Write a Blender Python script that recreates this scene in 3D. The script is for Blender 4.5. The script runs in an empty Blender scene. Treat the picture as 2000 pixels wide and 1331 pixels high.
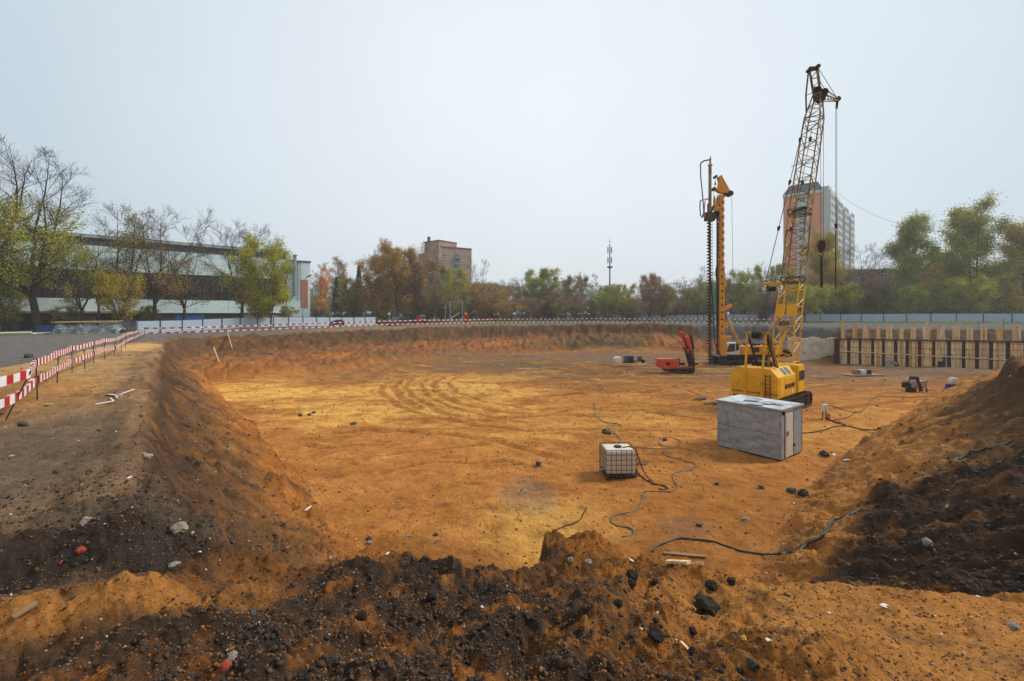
import bpy, math, random
import numpy as np
from mathutils import Vector, Matrix

R = math.radians
sc = bpy.context.scene
COL = sc.collection

# ---------------------------------------------------------------- camera
FPX, HY, CZ = 889.0, 612.0, 6.0          # focal length in photo pixels, horizon row, eye height above the pit floor
cam_d = bpy.data.cameras.new('camera')
cam = bpy.data.objects.new('camera', cam_d)
COL.objects.link(cam)
cam.location = (0, 0, CZ)
cam.rotation_euler = (R(90), 0, 0)
cam_d.sensor_width = 36
cam_d.lens = 36 * FPX / 2000
cam_d.shift_y = -(665.5 - HY) / 2000
cam_d.clip_start = 0.1
cam_d.clip_end = 6000
sc.camera = cam

# ---------------------------------------------------------------- sky and sun
SUN_EL, SUN_AZ = 42, 78                   # azimuth clockwise from the view direction
w = bpy.data.worlds.new('World'); sc.world = w; w.use_nodes = True
nt = w.node_tree; nt.nodes.clear()
out = nt.nodes.new('ShaderNodeOutputWorld')
bg = nt.nodes.new('ShaderNodeBackground'); bg.inputs['Strength'].default_value = 0.1
sky = nt.nodes.new('ShaderNodeTexSky'); sky.sky_type = 'NISHITA'; sky.sun_disc = False
sky.sun_elevation = R(SUN_EL); sky.sun_rotation = R(SUN_AZ); sky.dust_density = 3.0
tc = nt.nodes.new('ShaderNodeTexCoord')
dot = nt.nodes.new('ShaderNodeVectorMath'); dot.operation = 'DOT_PRODUCT'
g = Vector((0.02, math.cos(R(22)), math.sin(R(22)))).normalized()
dot.inputs[1].default_value = g
nt.links.new(tc.outputs['Generated'], dot.inputs[0])
ramp = nt.nodes.new('ShaderNodeValToRGB')
e = ramp.color_ramp.elements
e[0].position = 0.0; e[0].color = (0.28, 0.33, 0.375, 1)
e[1].position = 1.0; e[1].color = (0.458, 0.483, 0.505, 1)
m_ = e.new(0.70); m_.color = (0.315, 0.37, 0.415, 1)
m_ = e.new(0.88); m_.color = (0.405, 0.445, 0.478, 1)
nt.links.new(dot.outputs['Value'], ramp.inputs[0])
cn = nt.nodes.new('ShaderNodeTexNoise'); cn.inputs['Scale'].default_value = 1.6; cn.inputs['Detail'].default_value = 5
nt.links.new(tc.outputs['Generated'], cn.inputs['Vector'])
cmr = nt.nodes.new('ShaderNodeMapRange'); cmr.inputs[1].default_value = 0.3; cmr.inputs[2].default_value = 0.7
cmr.inputs[3].default_value = 10.0 * 0.95; cmr.inputs[4].default_value = 10.0 * 1.06
nt.links.new(cn.outputs['Fac'], cmr.inputs[0])
vm = nt.nodes.new('ShaderNodeVectorMath'); vm.operation = 'SCALE'
nt.links.new(ramp.outputs['Color'], vm.inputs[0]); nt.links.new(cmr.outputs[0], vm.inputs['Scale'])
mixs = nt.nodes.new('ShaderNodeMixRGB'); mixs.inputs[0].default_value = 0.94   # cloud deck over the clear sky
nt.links.new(sky.outputs[0], mixs.inputs[1]); nt.links.new(vm.outputs[0], mixs.inputs[2])
nt.links.new(mixs.outputs[0], bg.inputs['Color']); nt.links.new(bg.outputs[0], out.inputs['Surface'])

sd = bpy.data.lights.new('sun', 'SUN'); so = bpy.data.objects.new('sun', sd); COL.objects.link(so)
sd.energy = 1.5; sd.angle = R(14); sd.color = (1.0, 0.965, 0.92)
d = Vector((math.sin(R(SUN_AZ)) * math.cos(R(SUN_EL)), math.cos(R(SUN_AZ)) * math.cos(R(SUN_EL)), math.sin(R(SUN_EL))))
so.rotation_euler = (-d).to_track_quat('-Z', 'Y').to_euler()
so.location = (0, 0, 60)
sc.view_settings.view_transform = 'Standard'; sc.view_settings.look = 'None'
sc.view_settings.gamma = 1; sc.view_settings.use_curve_mapping = False
sc.view_settings.exposure = 0.92
sc.cycles.max_bounces = 6; sc.cycles.volume_bounces = 2
sc.cycles.use_denoising = True

# ---------------------------------------------------------------- helpers
def P(px, py, y):
    """a point of the place: photo pixel and distance along the view"""
    return Vector(((px - 1000) / FPX * y, y, CZ - (py - HY) / FPX * y))

def PF(px, py, z=0.0):
    """a point of the place at height z that shows at that pixel"""
    y = (CZ - z) * FPX / (py - HY)
    return ((px - 1000) / FPX * y, y)

def tag(o, label=None, cat=None, group=None, kind=None):
    if label: o['label'] = label
    if cat: o['category'] = cat
    if group: o['group'] = group
    if kind: o['kind'] = kind
    return o

def empty(name, loc=(0, 0, 0), rz=0.0, label=None, cat=None, group=None):
    o = bpy.data.objects.new(name, None); COL.objects.link(o)
    o.location = loc; o.rotation_euler = (0, 0, rz); o.empty_display_size = 0.3
    return tag(o, label, cat, group)

def copy_tree(o, parent=None):
    c = o.copy(); COL.objects.link(c); c.parent = parent
    for ch in o.children: copy_tree(ch, c)
    return c

class MB:
    def __init__(s): s.v = []; s.f = []; s.m = []; s.cm = 0
    def quad_prism(s, a, b, n, ra, rb, up=None, phase=0.0, cap=True):
        a = Vector(a); b = Vector(b); d = (b - a)
        if d.length < 1e-6: return s
        d.normalize()
        u = Vector(up) if up is not None else (Vector((0, 0, 1)) if abs(d.z) < 0.95 else Vector((1, 0, 0)))
        x = d.cross(u).normalized(); y = x.cross(d).normalized()
        k = len(s.v)
        for (c, r) in ((a, ra), (b, rb)):
            for i in range(n):
                t = 2 * math.pi * i / n + phase
                s.v.append(c + x * (math.cos(t) * r) + y * (math.sin(t) * r))
        for i in range(n):
            j = (i + 1) % n
            s.f.append((k + i, k + j, k + n + j, k + n + i)); s.m.append(s.cm)
        if cap:
            s.f.append(tuple(k + i for i in reversed(range(n)))); s.m.append(s.cm)
            s.f.append(tuple(k + n + i for i in range(n))); s.m.append(s.cm)
        return s
    def cyl(s, a, b, r, n=10, r2=None): return s.quad_prism(a, b, n, r, r if r2 is None else r2)
    def bar(s, a, b, w_, h_=None, up=None):
        """square bar"""
        a = Vector(a); b = Vector(b); d = (b - a).normalized(); h_ = w_ if h_ is None else h_
        u = Vector(up) if up is not None else (Vector((0, 0, 1)) if abs(d.z) < 0.95 else Vector((0, 1, 0)))
        x = d.cross(u).normalized(); y = x.cross(d).normalized()
        k = len(s.v)
        for c in (a, b):
            for (i, j) in ((-1, -1), (1, -1), (1, 1), (-1, 1)):
                s.v.append(c + x * (i * w_ / 2) + y * (j * h_ / 2))
        for q in ((3, 2, 1, 0), (4, 5, 6, 7), (0, 1, 5, 4), (1, 2, 6, 5), (2, 3, 7, 6), (3, 0, 4, 7)):
            s.f.append(tuple(k + i for i in q)); s.m.append(s.cm)
        return s
    def box(s, c, d, rz=0.0, M=None):
        k = len(s.v); ca, sa = math.cos(rz), math.sin(rz)
        for z in (-1, 1):
            for (x, y) in ((-1, -1), (1, -1), (1, 1), (-1, 1)):
                X, Y = x * d[0] / 2, y * d[1] / 2
                p = Vector((X * ca - Y * sa, X * sa + Y * ca, z * d[2] / 2))
                if M is not None: p = M @ p
                s.v.append(Vector(c) + p)
        for q in ((3, 2, 1, 0), (4, 5, 6, 7), (0, 1, 5, 4), (1, 2, 6, 5), (2, 3, 7, 6), (3, 0, 4, 7)):
            s.f.append(tuple(k + i for i in q)); s.m.append(s.cm)
        return s
    def prism(s, poly, fn):
        """closed outline poly [(u,v)], fn(u,v,side 0/1) -> point"""
        n = len(poly); k = len(s.v)
        for t in (0, 1):
            for (u, v) in poly: s.v.append(Vector(fn(u, v, t)))
        s.f.append(tuple(k + i for i in reversed(range(n)))); s.m.append(s.cm)
        s.f.append(tuple(k + n + i for i in range(n))); s.m.append(s.cm)
        for i in range(n):
            j = (i + 1) % n
            s.f.append((k + i, k + j, k + n + j, k + n + i)); s.m.append(s.cm)
        return s
    def tube(s, pts, r, n=8):
        pts = [Vector(p) for p in pts]; k = len(s.v); m = len(pts)
        px = None
        for i, p in enumerate(pts):
            d = (pts[min(i + 1, m - 1)] - pts[max(i - 1, 0)]).normalized()
            if px is None:
                u = Vector((0, 0, 1)) if abs(d.z) < 0.9 else Vector((1, 0, 0))
                px = d.cross(u).normalized()
            px = (px - d * px.dot(d)).normalized(); py = d.cross(px)
            rr = r[i] if isinstance(r, (list, tuple)) else r
            for j in range(n):
                t = 2 * math.pi * j / n
                s.v.append(p + px * math.cos(t) * rr + py * math.sin(t) * rr)
        for i in range(m - 1):
            for j in range(n):
                q = (j + 1) % n
                s.f.append((k + i * n + j, k + i * n + q, k + (i + 1) * n + q, k + (i + 1) * n + j)); s.m.append(s.cm)
        s.f.append(tuple(k + j for j in reversed(range(n)))); s.m.append(s.cm)
        s.f.append(tuple(k + (m - 1) * n + j for j in range(n))); s.m.append(s.cm)
        return s
    def poly(s, pts):
        k = len(s.v); s.v += [Vector(p) for p in pts]; s.f.append(tuple(range(k, k + len(pts)))); s.m.append(s.cm); return s
    def build(s, name, mats, parent=None, smooth=False, bevel=0.0, kind=None, label=None):
        me = bpy.data.meshes.new(name); me.from_pydata(s.v, [], s.f)
        for m in (mats if isinstance(mats, (list, tuple)) else [mats]): me.materials.append(m)
        if any(s.m): me.polygons.foreach_set('material_index', s.m)
        if smooth: me.polygons.foreach_set('use_smooth', [True] * len(s.f))
        me.validate()
        o = bpy.data.objects.new(name, me); COL.objects.link(o)
        if parent is not None: o.parent = parent
        if bevel:
            b = o.modifiers.new('bevel', 'BEVEL'); b.width = bevel; b.segments = 2; b.limit_method = 'ANGLE'; b.angle_limit = R(40)
        if kind: o['kind'] = kind
        if label: o['label'] = label
        return o

def fast_mesh(name, verts, faces, mats, parent=None, smooth=False, mat_idx=None):
    """numpy arrays: verts (n,3), faces (m,k) all of one size"""
    me = bpy.data.meshes.new(name); n, (m, k) = len(verts), faces.shape
    me.vertices.add(n); me.vertices.foreach_set('co', np.asarray(verts, np.float32).ravel())
    me.loops.add(m * k); me.loops.foreach_set('vertex_index', faces.astype(np.int32).ravel())
    me.polygons.add(m); me.polygons.foreach_set('loop_start', np.arange(m, dtype=np.int32) * k)
    me.polygons.foreach_set('loop_total', np.full(m, k, np.int32))
    if mat_idx is not None: me.polygons.foreach_set('material_index', mat_idx.astype(np.int32))
    me.polygons.foreach_set('use_smooth', np.full(m, smooth, bool))
    for q in (mats if isinstance(mats, (list, tuple)) else [mats]): me.materials.append(q)
    me.update(calc_edges=True)
    o = bpy.data.objects.new(name, me); COL.objects.link(o)
    if parent is not None: o.parent = parent
    return o

# ---------------------------------------------------------------- materials
def mat(name, col, rough=0.7, metal=0.0, var=0.15, scale=3.0, col2=None, mix=(0.5, 0.65), mscale=4.0, bump=0.0, bscale=20.0, spec=0.3, coords='Object', stretch=None, island=0.0):
    m = bpy.data.materials.new(name); m.use_nodes = True; t = m.node_tree; b = t.nodes['Principled BSDF']
    N, L = t.nodes.new, t.links.new
    b.inputs['Roughness'].default_value = rough; b.inputs['Metallic'].default_value = metal
    b.inputs['Specular IOR Level'].default_value = spec
    tc = N('ShaderNodeTexCoord'); src = tc.outputs[coords]
    if stretch:
        mp = N('ShaderNodeMapping'); mp.inputs['Scale'].default_value = stretch; L(src, mp.inputs[0]); src = mp.outputs[0]
    n1 = N('ShaderNodeTexNoise'); n1.inputs['Scale'].default_value = scale; n1.inputs['Detail'].default_value = 6; L(src, n1.inputs['Vector'])
    mr = N('ShaderNodeMapRange'); mr.inputs[1].default_value = 0.3; mr.inputs[2].default_value = 0.7
    mr.inputs[3].default_value = 1 - var; mr.inputs[4].default_value = 1 + var; L(n1.outputs['Fac'], mr.inputs[0])
    base = N('ShaderNodeRGB'); base.outputs[0].default_value = (*col, 1); cur = base.outputs[0]
    if col2 is not None:
        n2 = N('ShaderNodeTexNoise'); n2.inputs['Scale'].default_value = mscale; n2.inputs['Detail'].default_value = 8; n2.inputs['Roughness'].default_value = 0.65; L(src, n2.inputs['Vector'])
        r2 = N('ShaderNodeMapRange'); r2.inputs[1].default_value = mix[0]; r2.inputs[2].default_value = mix[1]; L(n2.outputs['Fac'], r2.inputs[0])
        mx = N('ShaderNodeMixRGB'); L(r2.outputs[0], mx.inputs[0]); L(cur, mx.inputs[1]); mx.inputs[2].default_value = (*col2, 1); cur = mx.outputs[0]
    vs = N('ShaderNodeVectorMath'); vs.operation = 'SCALE'; L(cur, vs.inputs[0]); L(mr.outputs[0], vs.inputs['Scale']); cur = vs.outputs[0]
    if island:
        ge = N('ShaderNodeNewGeometry'); r3 = N('ShaderNodeMapRange'); r3.inputs[3].default_value = 1 - island; r3.inputs[4].default_value = 1 + island
        L(ge.outputs['Random Per Island'], r3.inputs[0]); v2 = N('ShaderNodeVectorMath'); v2.operation = 'SCALE'; L(cur, v2.inputs[0]); L(r3.outputs[0], v2.inputs['Scale']); cur = v2.outputs[0]
    L(cur, b.inputs['Base Color'])
    if bump:
        n3 = N('ShaderNodeTexNoise'); n3.inputs['Scale'].default_value = bscale; n3.inputs['Detail'].default_value = 6; L(src, n3.inputs['Vector'])
        bp = N('ShaderNodeBump'); bp.inputs['Strength'].default_value = bump; bp.inputs['Distance'].default_value = 0.02
        L(n3.outputs['Fac'], bp.inputs['Height']); L(bp.outputs[0], b.inputs['Normal'])
    return m

# ---------------------------------------------------------------- noise (numpy gradient noise)
_rs = np.random.RandomState(11)
_PERM = np.tile(_rs.permutation(1024), 2).astype(np.int32); _ang = _rs.rand(1024) * 2 * math.pi
_GX = np.cos(_ang).astype(np.float32); _GY = np.sin(_ang).astype(np.float32)
def pn(x, y, seed=0):
    x = np.asarray(x); y = np.asarray(y)
    fx = np.floor(x); fy = np.floor(y); xf = (x - fx).astype(np.float32); yf = (y - fy).astype(np.float32)
    xi = (fx.astype(np.int32) + seed * 37) & 1023; yi = (fy.astype(np.int32) + seed * 91) & 1023
    a0 = _PERM[xi]; a1 = _PERM[(xi + 1) & 1023]; y1 = (yi + 1) & 1023
    def gr(pa, iy, dx, dy):
        h = _PERM[pa + iy]; return _GX[h] * dx + _GY[h] * dy
    u = xf * xf * xf * (xf * (xf * 6 - 15) + 10); v = yf * yf * yf * (yf * (yf * 6 - 15) + 10)
    a = gr(a0, yi, xf, yf); b = gr(a1, yi, xf - 1, yf); c = gr(a0, y1, xf, yf - 1); d = gr(a1, y1, xf - 1, yf - 1)
    return (a + (b - a) * u + (c - a) * v + (a - b - c + d) * u * v) * 1.6
def fbm(x, y, o=4, seed=0, gain=0.5):
    s = 0; a = 1; t = 0
    for i in range(o): s = s + a * pn(x * 2 ** i, y * 2 ** i, seed + i * 7); t += a; a *= gain
    return s / t
def sstep(a, b, x):
    t = np.clip((x - a) / (b - a), 0, 1); return t * t * (3 - 2 * t)
# ---------------------------------------------------------------- terrain
TOE = np.array([(-4.9,12.5),(-3.1,10.9),(-1,9.9),(-.3,6.5),(.22,6.4),(.6,9.3),(1,9.4),(3.5,9.6),(5.7,10.6),(9.6,15.3),(13.8,19.2),(22.9,26.7),(33,34.9),(48,44),(62,46.1),
  (54.5,48.7),(38.2,53.5),(39.5,56),(41,60),(36,66.5),(29,69),(20,72.5),(10,71.5),(0,68.5),(-6,64),(-9.5,60),(-12.5,54),(-16,48.8),(-21.5,43.4),(-27.5,40.3),
  (-24,36.5),(-18.5,30),(-13.8,24.5),(-9.2,18.5),(-6.5,15.3)])
RIM = np.array([(-5.9,6.8),(-4.4,5.3),(-2.9,4.7),(-2.2,4.45),(-0.9,4.35),(.15,4.4),(.42,4.6),(.46,5.5),(.8,5.6),(1.3,5.2),(1.75,4.5),(2.3,4.1),(3.2,3.9),(4.3,3.5),(6.2,3.6),
  (9,5),(13,8.6),(17,13.6),(19.6,17.5),(27.5,23),(38,30),(52,38),(67,42.5),(67,49),(62,51.5),(45,57.0),(45,61),(43,68),(33,75),(20,79),(8,81),(0,79),(-8,75.5),
  (-15,70),(-21.8,64.6),(-27,60),(-32,57),(-38,51),(-33.5,43),(-27,35),(-22,28),(-17,21.3),(-12.6,15.4),(-9.1,10.9),(-7.3,8.6)])
GA = np.array([(0,1,4.35),(-1.5,2.2,4.15),(1.5,2.0,4.2),(-.8,4.3,3.52),(-1.8,4.4,3.42),(.2,5.3,3.18),(.9,5.5,3.08),(1.5,5.0,3.12),(1.7,4.4,3.4),(3.1,3.9,3.62),(4.2,3.5,3.66),(4,1.5,4.1),(-3.9,3.0,3.7),(-6,4,3.6),(-2.9,4.6,3.5),
  (-4.4,5.3,3.55),(-6,7,3.68),(-9.5,11,3.65),(-11,8,3.6),(-13,16,3.6),(-18,16,3.6),(-23,28,3.45),(-30,25,3.45),(-34,44,3.25),(-43,53,3.15),(-38,51,3.2),(-60,74,2.78),(-50,40,3.2),(-74,70,2.75),
  (-40,105,3.05),(-32,57,3.35),(-21.8,64.6,3.6),(-11,73,3.85),(-18,76,3.85),(0,79,3.9),(10,81,3.85),(20,79,3.95),(33,75,4.0),(0,178,3.25),(46,137,3.45),(100,91,3.95),(62,110,3.75),
  (43,66,4.0),(45,58,3.9),(62,52,3.95),(80,60,4.0),(19.6,17.5,4.25),(9,4.6,3.9),(13,8,4.1),(27,23,4.3),(38,30,4.3),(52,38,4.2),(30,15,4.3),(20,5,4.2),(0,-10,4.3),(0,-300,4.2),(300,100,3.8),(-300,100,2.8),(0,500,3.2)])
def seg_dist(px, py, poly):
    m = (px > poly[:, 0].min() - 14) & (px < poly[:, 0].max() + 14) & (py > poly[:, 1].min() - 14) & (py < poly[:, 1].max() + 14)
    if m.all(): return seg_dist0(px, py, poly)
    d = np.full(px.shape, 14.0, np.float32); i = np.zeros(px.shape, bool)
    if m.any(): d[m], i[m] = seg_dist0(px[m].astype(np.float32), py[m].astype(np.float32), poly)
    return d, i
def seg_dist0(px, py, poly):
    d = np.full(px.shape, 1e9, np.float32); inside = np.zeros(px.shape, bool); n = len(poly)
    for i in range(n):
        ax, ay = poly[i]; bx, by = poly[(i + 1) % n]; ex, ey = bx - ax, by - ay
        t = np.clip(((px - ax) * ex + (py - ay) * ey) / (ex * ex + ey * ey), 0, 1)
        d = np.minimum(d, (px - ax - t * ex) ** 2 + (py - ay - t * ey) ** 2)
        c = ((ay > py) != (by > py)) & (px < (bx - ax) * (py - ay) / (by - ay + 1e-12) + ax)
        inside ^= c
    return np.sqrt(d), inside
_G0 = 0.5
def _gl_grid():
    gx = np.concatenate([np.arange(-120, -12, 2.0), np.arange(-12, 12, .4), np.arange(12, 140, 2.0)]); gy = np.concatenate([np.arange(-12, 12, .4), np.arange(12, 200, 2.0)])
    XX, YY = np.meshgrid(gx, gy); return gx, gy, ground_exact(XX, YY)
def ground_level(x, y):
    global _GG
    if '_GG' not in globals(): _GG = _gl_grid()
    gx, gy, Z = _GG; xi = np.clip(np.searchsorted(gx, x) - 1, 0, len(gx) - 2); yi = np.clip(np.searchsorted(gy, y) - 1, 0, len(gy) - 2)
    u = np.clip((x - gx[xi]) / (gx[xi + 1] - gx[xi]), 0, 1); v = np.clip((y - gy[yi]) / (gy[yi + 1] - gy[yi]), 0, 1)
    return (Z[yi, xi] * (1 - u) + Z[yi, xi + 1] * u) * (1 - v) + (Z[yi + 1, xi] * (1 - u) + Z[yi + 1, xi + 1] * u) * v
def ground_exact(x, y):
    sx = 0; sw = 0
    for (ax, ay, az) in GA:
        d2 = ((x - ax) ** 2 + (y - ay) ** 2); wgt = 1 / (d2 ** 1.25 + 0.02); sx = sx + wgt * az; sw = sw + wgt
    return sx / sw
WALL_A = np.array((38.0, 53.3)); WALL_B = np.array((54.5, 48.5)); WU = (WALL_B - WALL_A) / np.linalg.norm(WALL_B - WALL_A)
def shape(x, y):
    """height without fine relief, and the masks that go with it"""
    wx = x + 0.35 * fbm(x * .35, y * .35, 3, 5) * sstep(6, 14, y); wy = y + 0.35 * fbm(x * .35 + 9, y * .35, 3, 6) * sstep(6, 14, y)
    dt, it = seg_dist(wx, wy, TOE); dr, ir = seg_dist(wx, wy, RIM)
    dt = np.where(it, dt, dt); t = dt / (dt + dr + 1e-6); t = np.where(it, 0, np.where(ir, t, 1))
    G = ground_level(x, y)
    far = sstep(25, 45, y)
    # near the sheeted wall the bank stands up behind it
    s = (x - WALL_A[0]) * WU[0] + (y - WALL_A[1]) * WU[1]; q = -(x - WALL_A[0]) * WU[1] + (y - WALL_A[1]) * WU[0]
    wall = sstep(-1.0, 0.3, s) * sstep(-1.0, 0.0, q) * sstep(9, 6, q)
    pw = 0.70 * sstep(0.02, 0.10, t) + 0.30 * sstep(0.1, 1.0, t)
    p0 = 0.86 * t ** 1.05 + 0.14 * sstep(0.80, 0.97, t)
    pf = 0.17 * sstep(0.0, 0.04, t) + 0.53 * t ** 1.2 + 0.30 * sstep(0.68, 0.86, t)   # far side: small undercut step, steep topsoil
    p = p0 + (pf - p0) * far; p = p + (pw - p) * wall
    floor = 0.10 * fbm(x * .11, y * .11, 3, 3) - 0.03
    z = floor + (G - floor) * p
    # low soil ridges on the top edge
    z = z + 0.18 * np.exp(-((t - 0.93) / 0.09) ** 2) * sstep(.3, .7, t) * (0.5 + fbm(x * .6, y * .6, 2, 21)) * (1 - wall)
    # mounds: spoil by the far corner, mud heap behind the rig, heap by the wall
    for (mx, my, mr, mh, sd_) in ((-15, 52, 5, .7, 1), (14, 73.5, 7, 1.3, 2), (23, 74, 5, .8, 3), (40.0, 55.5, 3.0, 1.0, 4), (-24, 44, 4, .7, 6), (-8, 62, 4, .5, 8), (46, 45.5, 4, .5, 9)):
        z = z + mh * np.exp(-((x - mx) ** 2 + (y - my) ** 2) / (mr * mr) * 1.6) * (1 - 0.6 * (t >= 1)) * (0.8 + .4 * pn(x * .5, y * .5, sd_))
    # sand berm left foreground and hollow behind it
    def ridge(ax, ay, bx, by, wd, h):
        ex, ey = bx - ax, by - ay; tt = np.clip(((x - ax) * ex + (y - ay) * ey) / (ex * ex + ey * ey), 0, 1)
        dd = np.hypot(x - ax - tt * ex, y - ay - tt * ey); return h * np.exp(-(dd / wd) ** 2)
    z = z + ridge(-5.2, 2.6, -2.0, 3.85, .2, .10) + ridge(-7.2, 8.5, -5.0, 6.3, .5, .12) - ridge(-5.2, 7.0, -4.6, 6.4, .22, .16)
    hp = sstep(9, 6, np.hypot(x, y)) * sstep(.45, .8, t) * sstep(1.6, 2.8, y)
    z = z + hp * (.17 * fbm(x * 1.0 + 3, y * 1.0, 3, 23) + .11 * (1 - np.abs(fbm(x * .9 - y * .9, x * .5 + y * .4, 3, 24)) * 3)) * sstep(2.6, 1.4, x)
    z = z + .17 * np.exp(-((x + 4.1) ** 2 + (y - 5.0) ** 2) / .9) + .13 * np.exp(-((x + 5.2) ** 2 / 1.2 + (y - 4.4) ** 2 / .12)) - .14 * np.exp(-((x + 2.7) ** 2 + (y - 5.3) ** 2) / .2)
    # asphalt road bed stays smooth
    return z, t, dt, dr, wall, G
ROAD = np.array([(-20.5, 15.5), (-23.0, 22), (-33, 38), (-44, 58), (-50, 66), (-57, 72), (-75, 66), (-62, 48), (-50, 38), (-38, 24), (-30, 12), (-34, 2), (-27, 4)])
def road_mask(x, y):
    d, i = seg_dist(x + .15 * pn(x * .8, y * .8, 31), y, ROAD); return np.where(i, d, -d)
ROAD2 = np.array([(38, 61.5), (60, 55.5), (90, 48), (160, 40), (160, 72), (95, 72.5), (60, 84), (20, 95), (0, 97), (0, 92), (24, 84)])
TRK = [[(930, 724), (890, 736), (874, 749), (890, 768), (950, 786), (1040, 798), (1180, 802), (1300, 800)], [(760, 745), (740, 762), (764, 788), (830, 812), (930, 832), (1060, 840), (1180, 836)], [(610, 850), (720, 838), (860, 846), (1000, 868), (1120, 900)], [(700, 930), (840, 905), (980, 900), (1100, 915)], [(1240, 800), (1330, 812), (1420, 830)], [(905, 728), (865, 737), (845, 750), (855, 770), (900, 790), (980, 805), (1075, 811), (1200, 813)], [(880, 728), (842, 737), (820, 751), (832, 773), (884, 799), (960, 817), (1040, 826)], [(850, 730), (806, 740), (790, 755), (808, 778), (860, 806), (920, 822)],
 [(830, 732), (786, 742), (768, 757), (786, 780), (830, 806)], [(700, 770), (800, 748), (950, 735), (1100, 722), (1250, 714)], [(940, 765), (1050, 752), (1180, 748), (1300, 742), (1400, 744)], [(980, 780), (1100, 770), (1220, 768), (1330, 760), (1420, 752)],
 [(680, 896), (760, 888), (850, 878), (1010, 862)], [(700, 845), (790, 842), (880, 838)], [(850, 826), (950, 822), (1080, 812), (1180, 809)], [(960, 822), (1080, 806), (1200, 796), (1330, 790), (1430, 780)], [(1100, 708), (1200, 722), (1290, 745), (1390, 780), (1440, 800)], [(1560, 760), (1650, 748), (1760, 742), (1880, 736)], [(1580, 775), (1690, 762), (1800, 758)], [(600, 800), (700, 782), (820, 790), (940, 806)],
 [(1590, 800), (1700, 790), (1790, 782)], [(1480, 820), (1380, 840), (1240, 838), (1120, 850)], [(560, 862), (640, 872), (760, 868)]]
TRW = [[(PF(px, py)) for (px, py) in p] for p in TRK]
def track_field(x, y):
    """signed groove height left by tracks and the blade, and masks for the darker grooves and lighter edges"""
    h = np.zeros(x.shape); m = np.zeros(x.shape); me_ = np.zeros(x.shape); sel = np.where((y > 16) & (y < 72) & (np.abs(x) < 60))[0]
    if len(sel) == 0: return h, m, me_
    X, Y = x[sel], y[sel]; X = X + .15 * pn(X * .5, Y * .5, 13); Y = Y + .2 * pn(X * .4, Y * .4, 14)
    for q, P_ in enumerate(TRW):
        best = np.full(X.shape, 1e9); al = np.zeros(X.shape); L0 = 0
        for i in range(len(P_) - 1):
            ax, ay = P_[i]; bx, by = P_[i + 1]; ex, ey = bx - ax, by - ay; ln = math.hypot(ex, ey); t = np.clip(((X - ax) * ex + (Y - ay) * ey) / (ln * ln), 0, 1); d = np.hypot(X - ax - t * ex, Y - ay - t * ey)
            c = d < best; best = np.where(c, d, best); al = np.where(c, L0 + t * ln, al); L0 += ln
        wd = .2 + .07 * (q % 3); g = np.exp(-(best / wd) ** 4); edge = np.exp(-((best - wd * 1.35) / .17) ** 2); fade = sstep(0, 1.5, al) * sstep(L0, L0 - 1.5, al) * (.8 + .2 * pn(al * .3, al * 0 + q, 15))
        h[sel] += fade * (-.06 * g * (1 + .25 * np.sign(np.sin(al * 17))) + .055 * edge * (1 + .3 * pn(al * 2, best, 16))); m[sel] = np.maximum(m[sel], fade * g); me_[sel] = np.maximum(me_[sel], fade * edge)
    return h, m, me_
def relief(x, y, z, t, wall, rd):
    slope = sstep(0, .08, t) * sstep(1.0, .93, t)
    near = sstep(11, 5, np.hypot(x, y)); r = np.hypot(x, y)
    top = sstep(.95, 1, t)
    out = z
    fl = (1 - sstep(0, .05, t)); th, tm, te = track_field(x, y); out = out + fl * th
    # floor: ruts sweeping round and small scuffs
    u = np.hypot((x + 2) * .8, (y - 46)); rut = np.sin(u * 3.1 + 1.3 * fbm(x * .12, y * .12, 2, 41)) * np.exp(-((u - 9) / 4.5) ** 2)
    a2 = (x * .35 + y + 2.2 * fbm(x * .09, y * .09, 2, 44)); rut2 = np.sin(a2 * 2.6) * sstep(.05, .5, fbm(x * .06, y * .12, 2, 45))
    out = out + fl * (0.09 * rut + 0.09 * rut2 * sstep(20, 30, y) + 0.10 * fbm(x * .5, y * 1.1, 3, 46) + 0.05 * fbm(x * 2.2, y * 3.2, 3, 47) + .03 * np.abs(fbm(x * 5, y * 7, 2, 48)))
    # slope: runnels down the fall line plus lumps
    ang = np.where(y > 40, x, np.where(x > 0, x * .7 + y * .7, x * .75 - y * .66))
    an2 = np.where(y > 40, y, np.where(x > 0, x * .7 - y * .7, x * .66 + y * .75))
    run = fbm(ang * 1.5 + .4 * pn(x * .3, y * .3, 50), an2 * .3, 5, 51, .62)
    rid = 1 - np.abs(fbm(x * .45, y * .45, 4, 55)) * 2.2
    out = out + slope * (0.36 * run + 0.2 * rid - .08 + 0.2 * fbm(x * 1.7, y * 1.7, 4, 52, .6) + .08 * fbm(x * 6, y * 6, 3, 57, .65)) * (0.7 + .45 * sstep(3.5, 8.5, r))
    lumps = np.maximum(0, fbm(x * 2.2, y * 2.2, 4, 61, .6)) 
    fine = fbm(x * 9, y * 9, 3, 63, .6)
    near_amp = near * (0.15 * lumps * sstep(.3, .8, t) + 0.045 * fine * sstep(.2, .5, t) + .09 * np.abs(fbm(x * 4.5, y * 4.5, 3, 66)) * sstep(.4, .7, t) + .02 * np.abs(fbm(x * 19, y * 19, 2, 67)))
    out = out + near_amp * (1 - .55 * sstep(1.2, 2.6, x) * near)
    out = out + (1 - near) * top * (0.09 * fbm(x * 1.3, y * 1.3, 4, 64, .6) + .04 * fbm(x * 5, y * 5, 3, 65)) * (rd < 0)
    out = out + (1 - near) * sstep(20, 12, r) * .02 * fine
    return out
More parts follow.
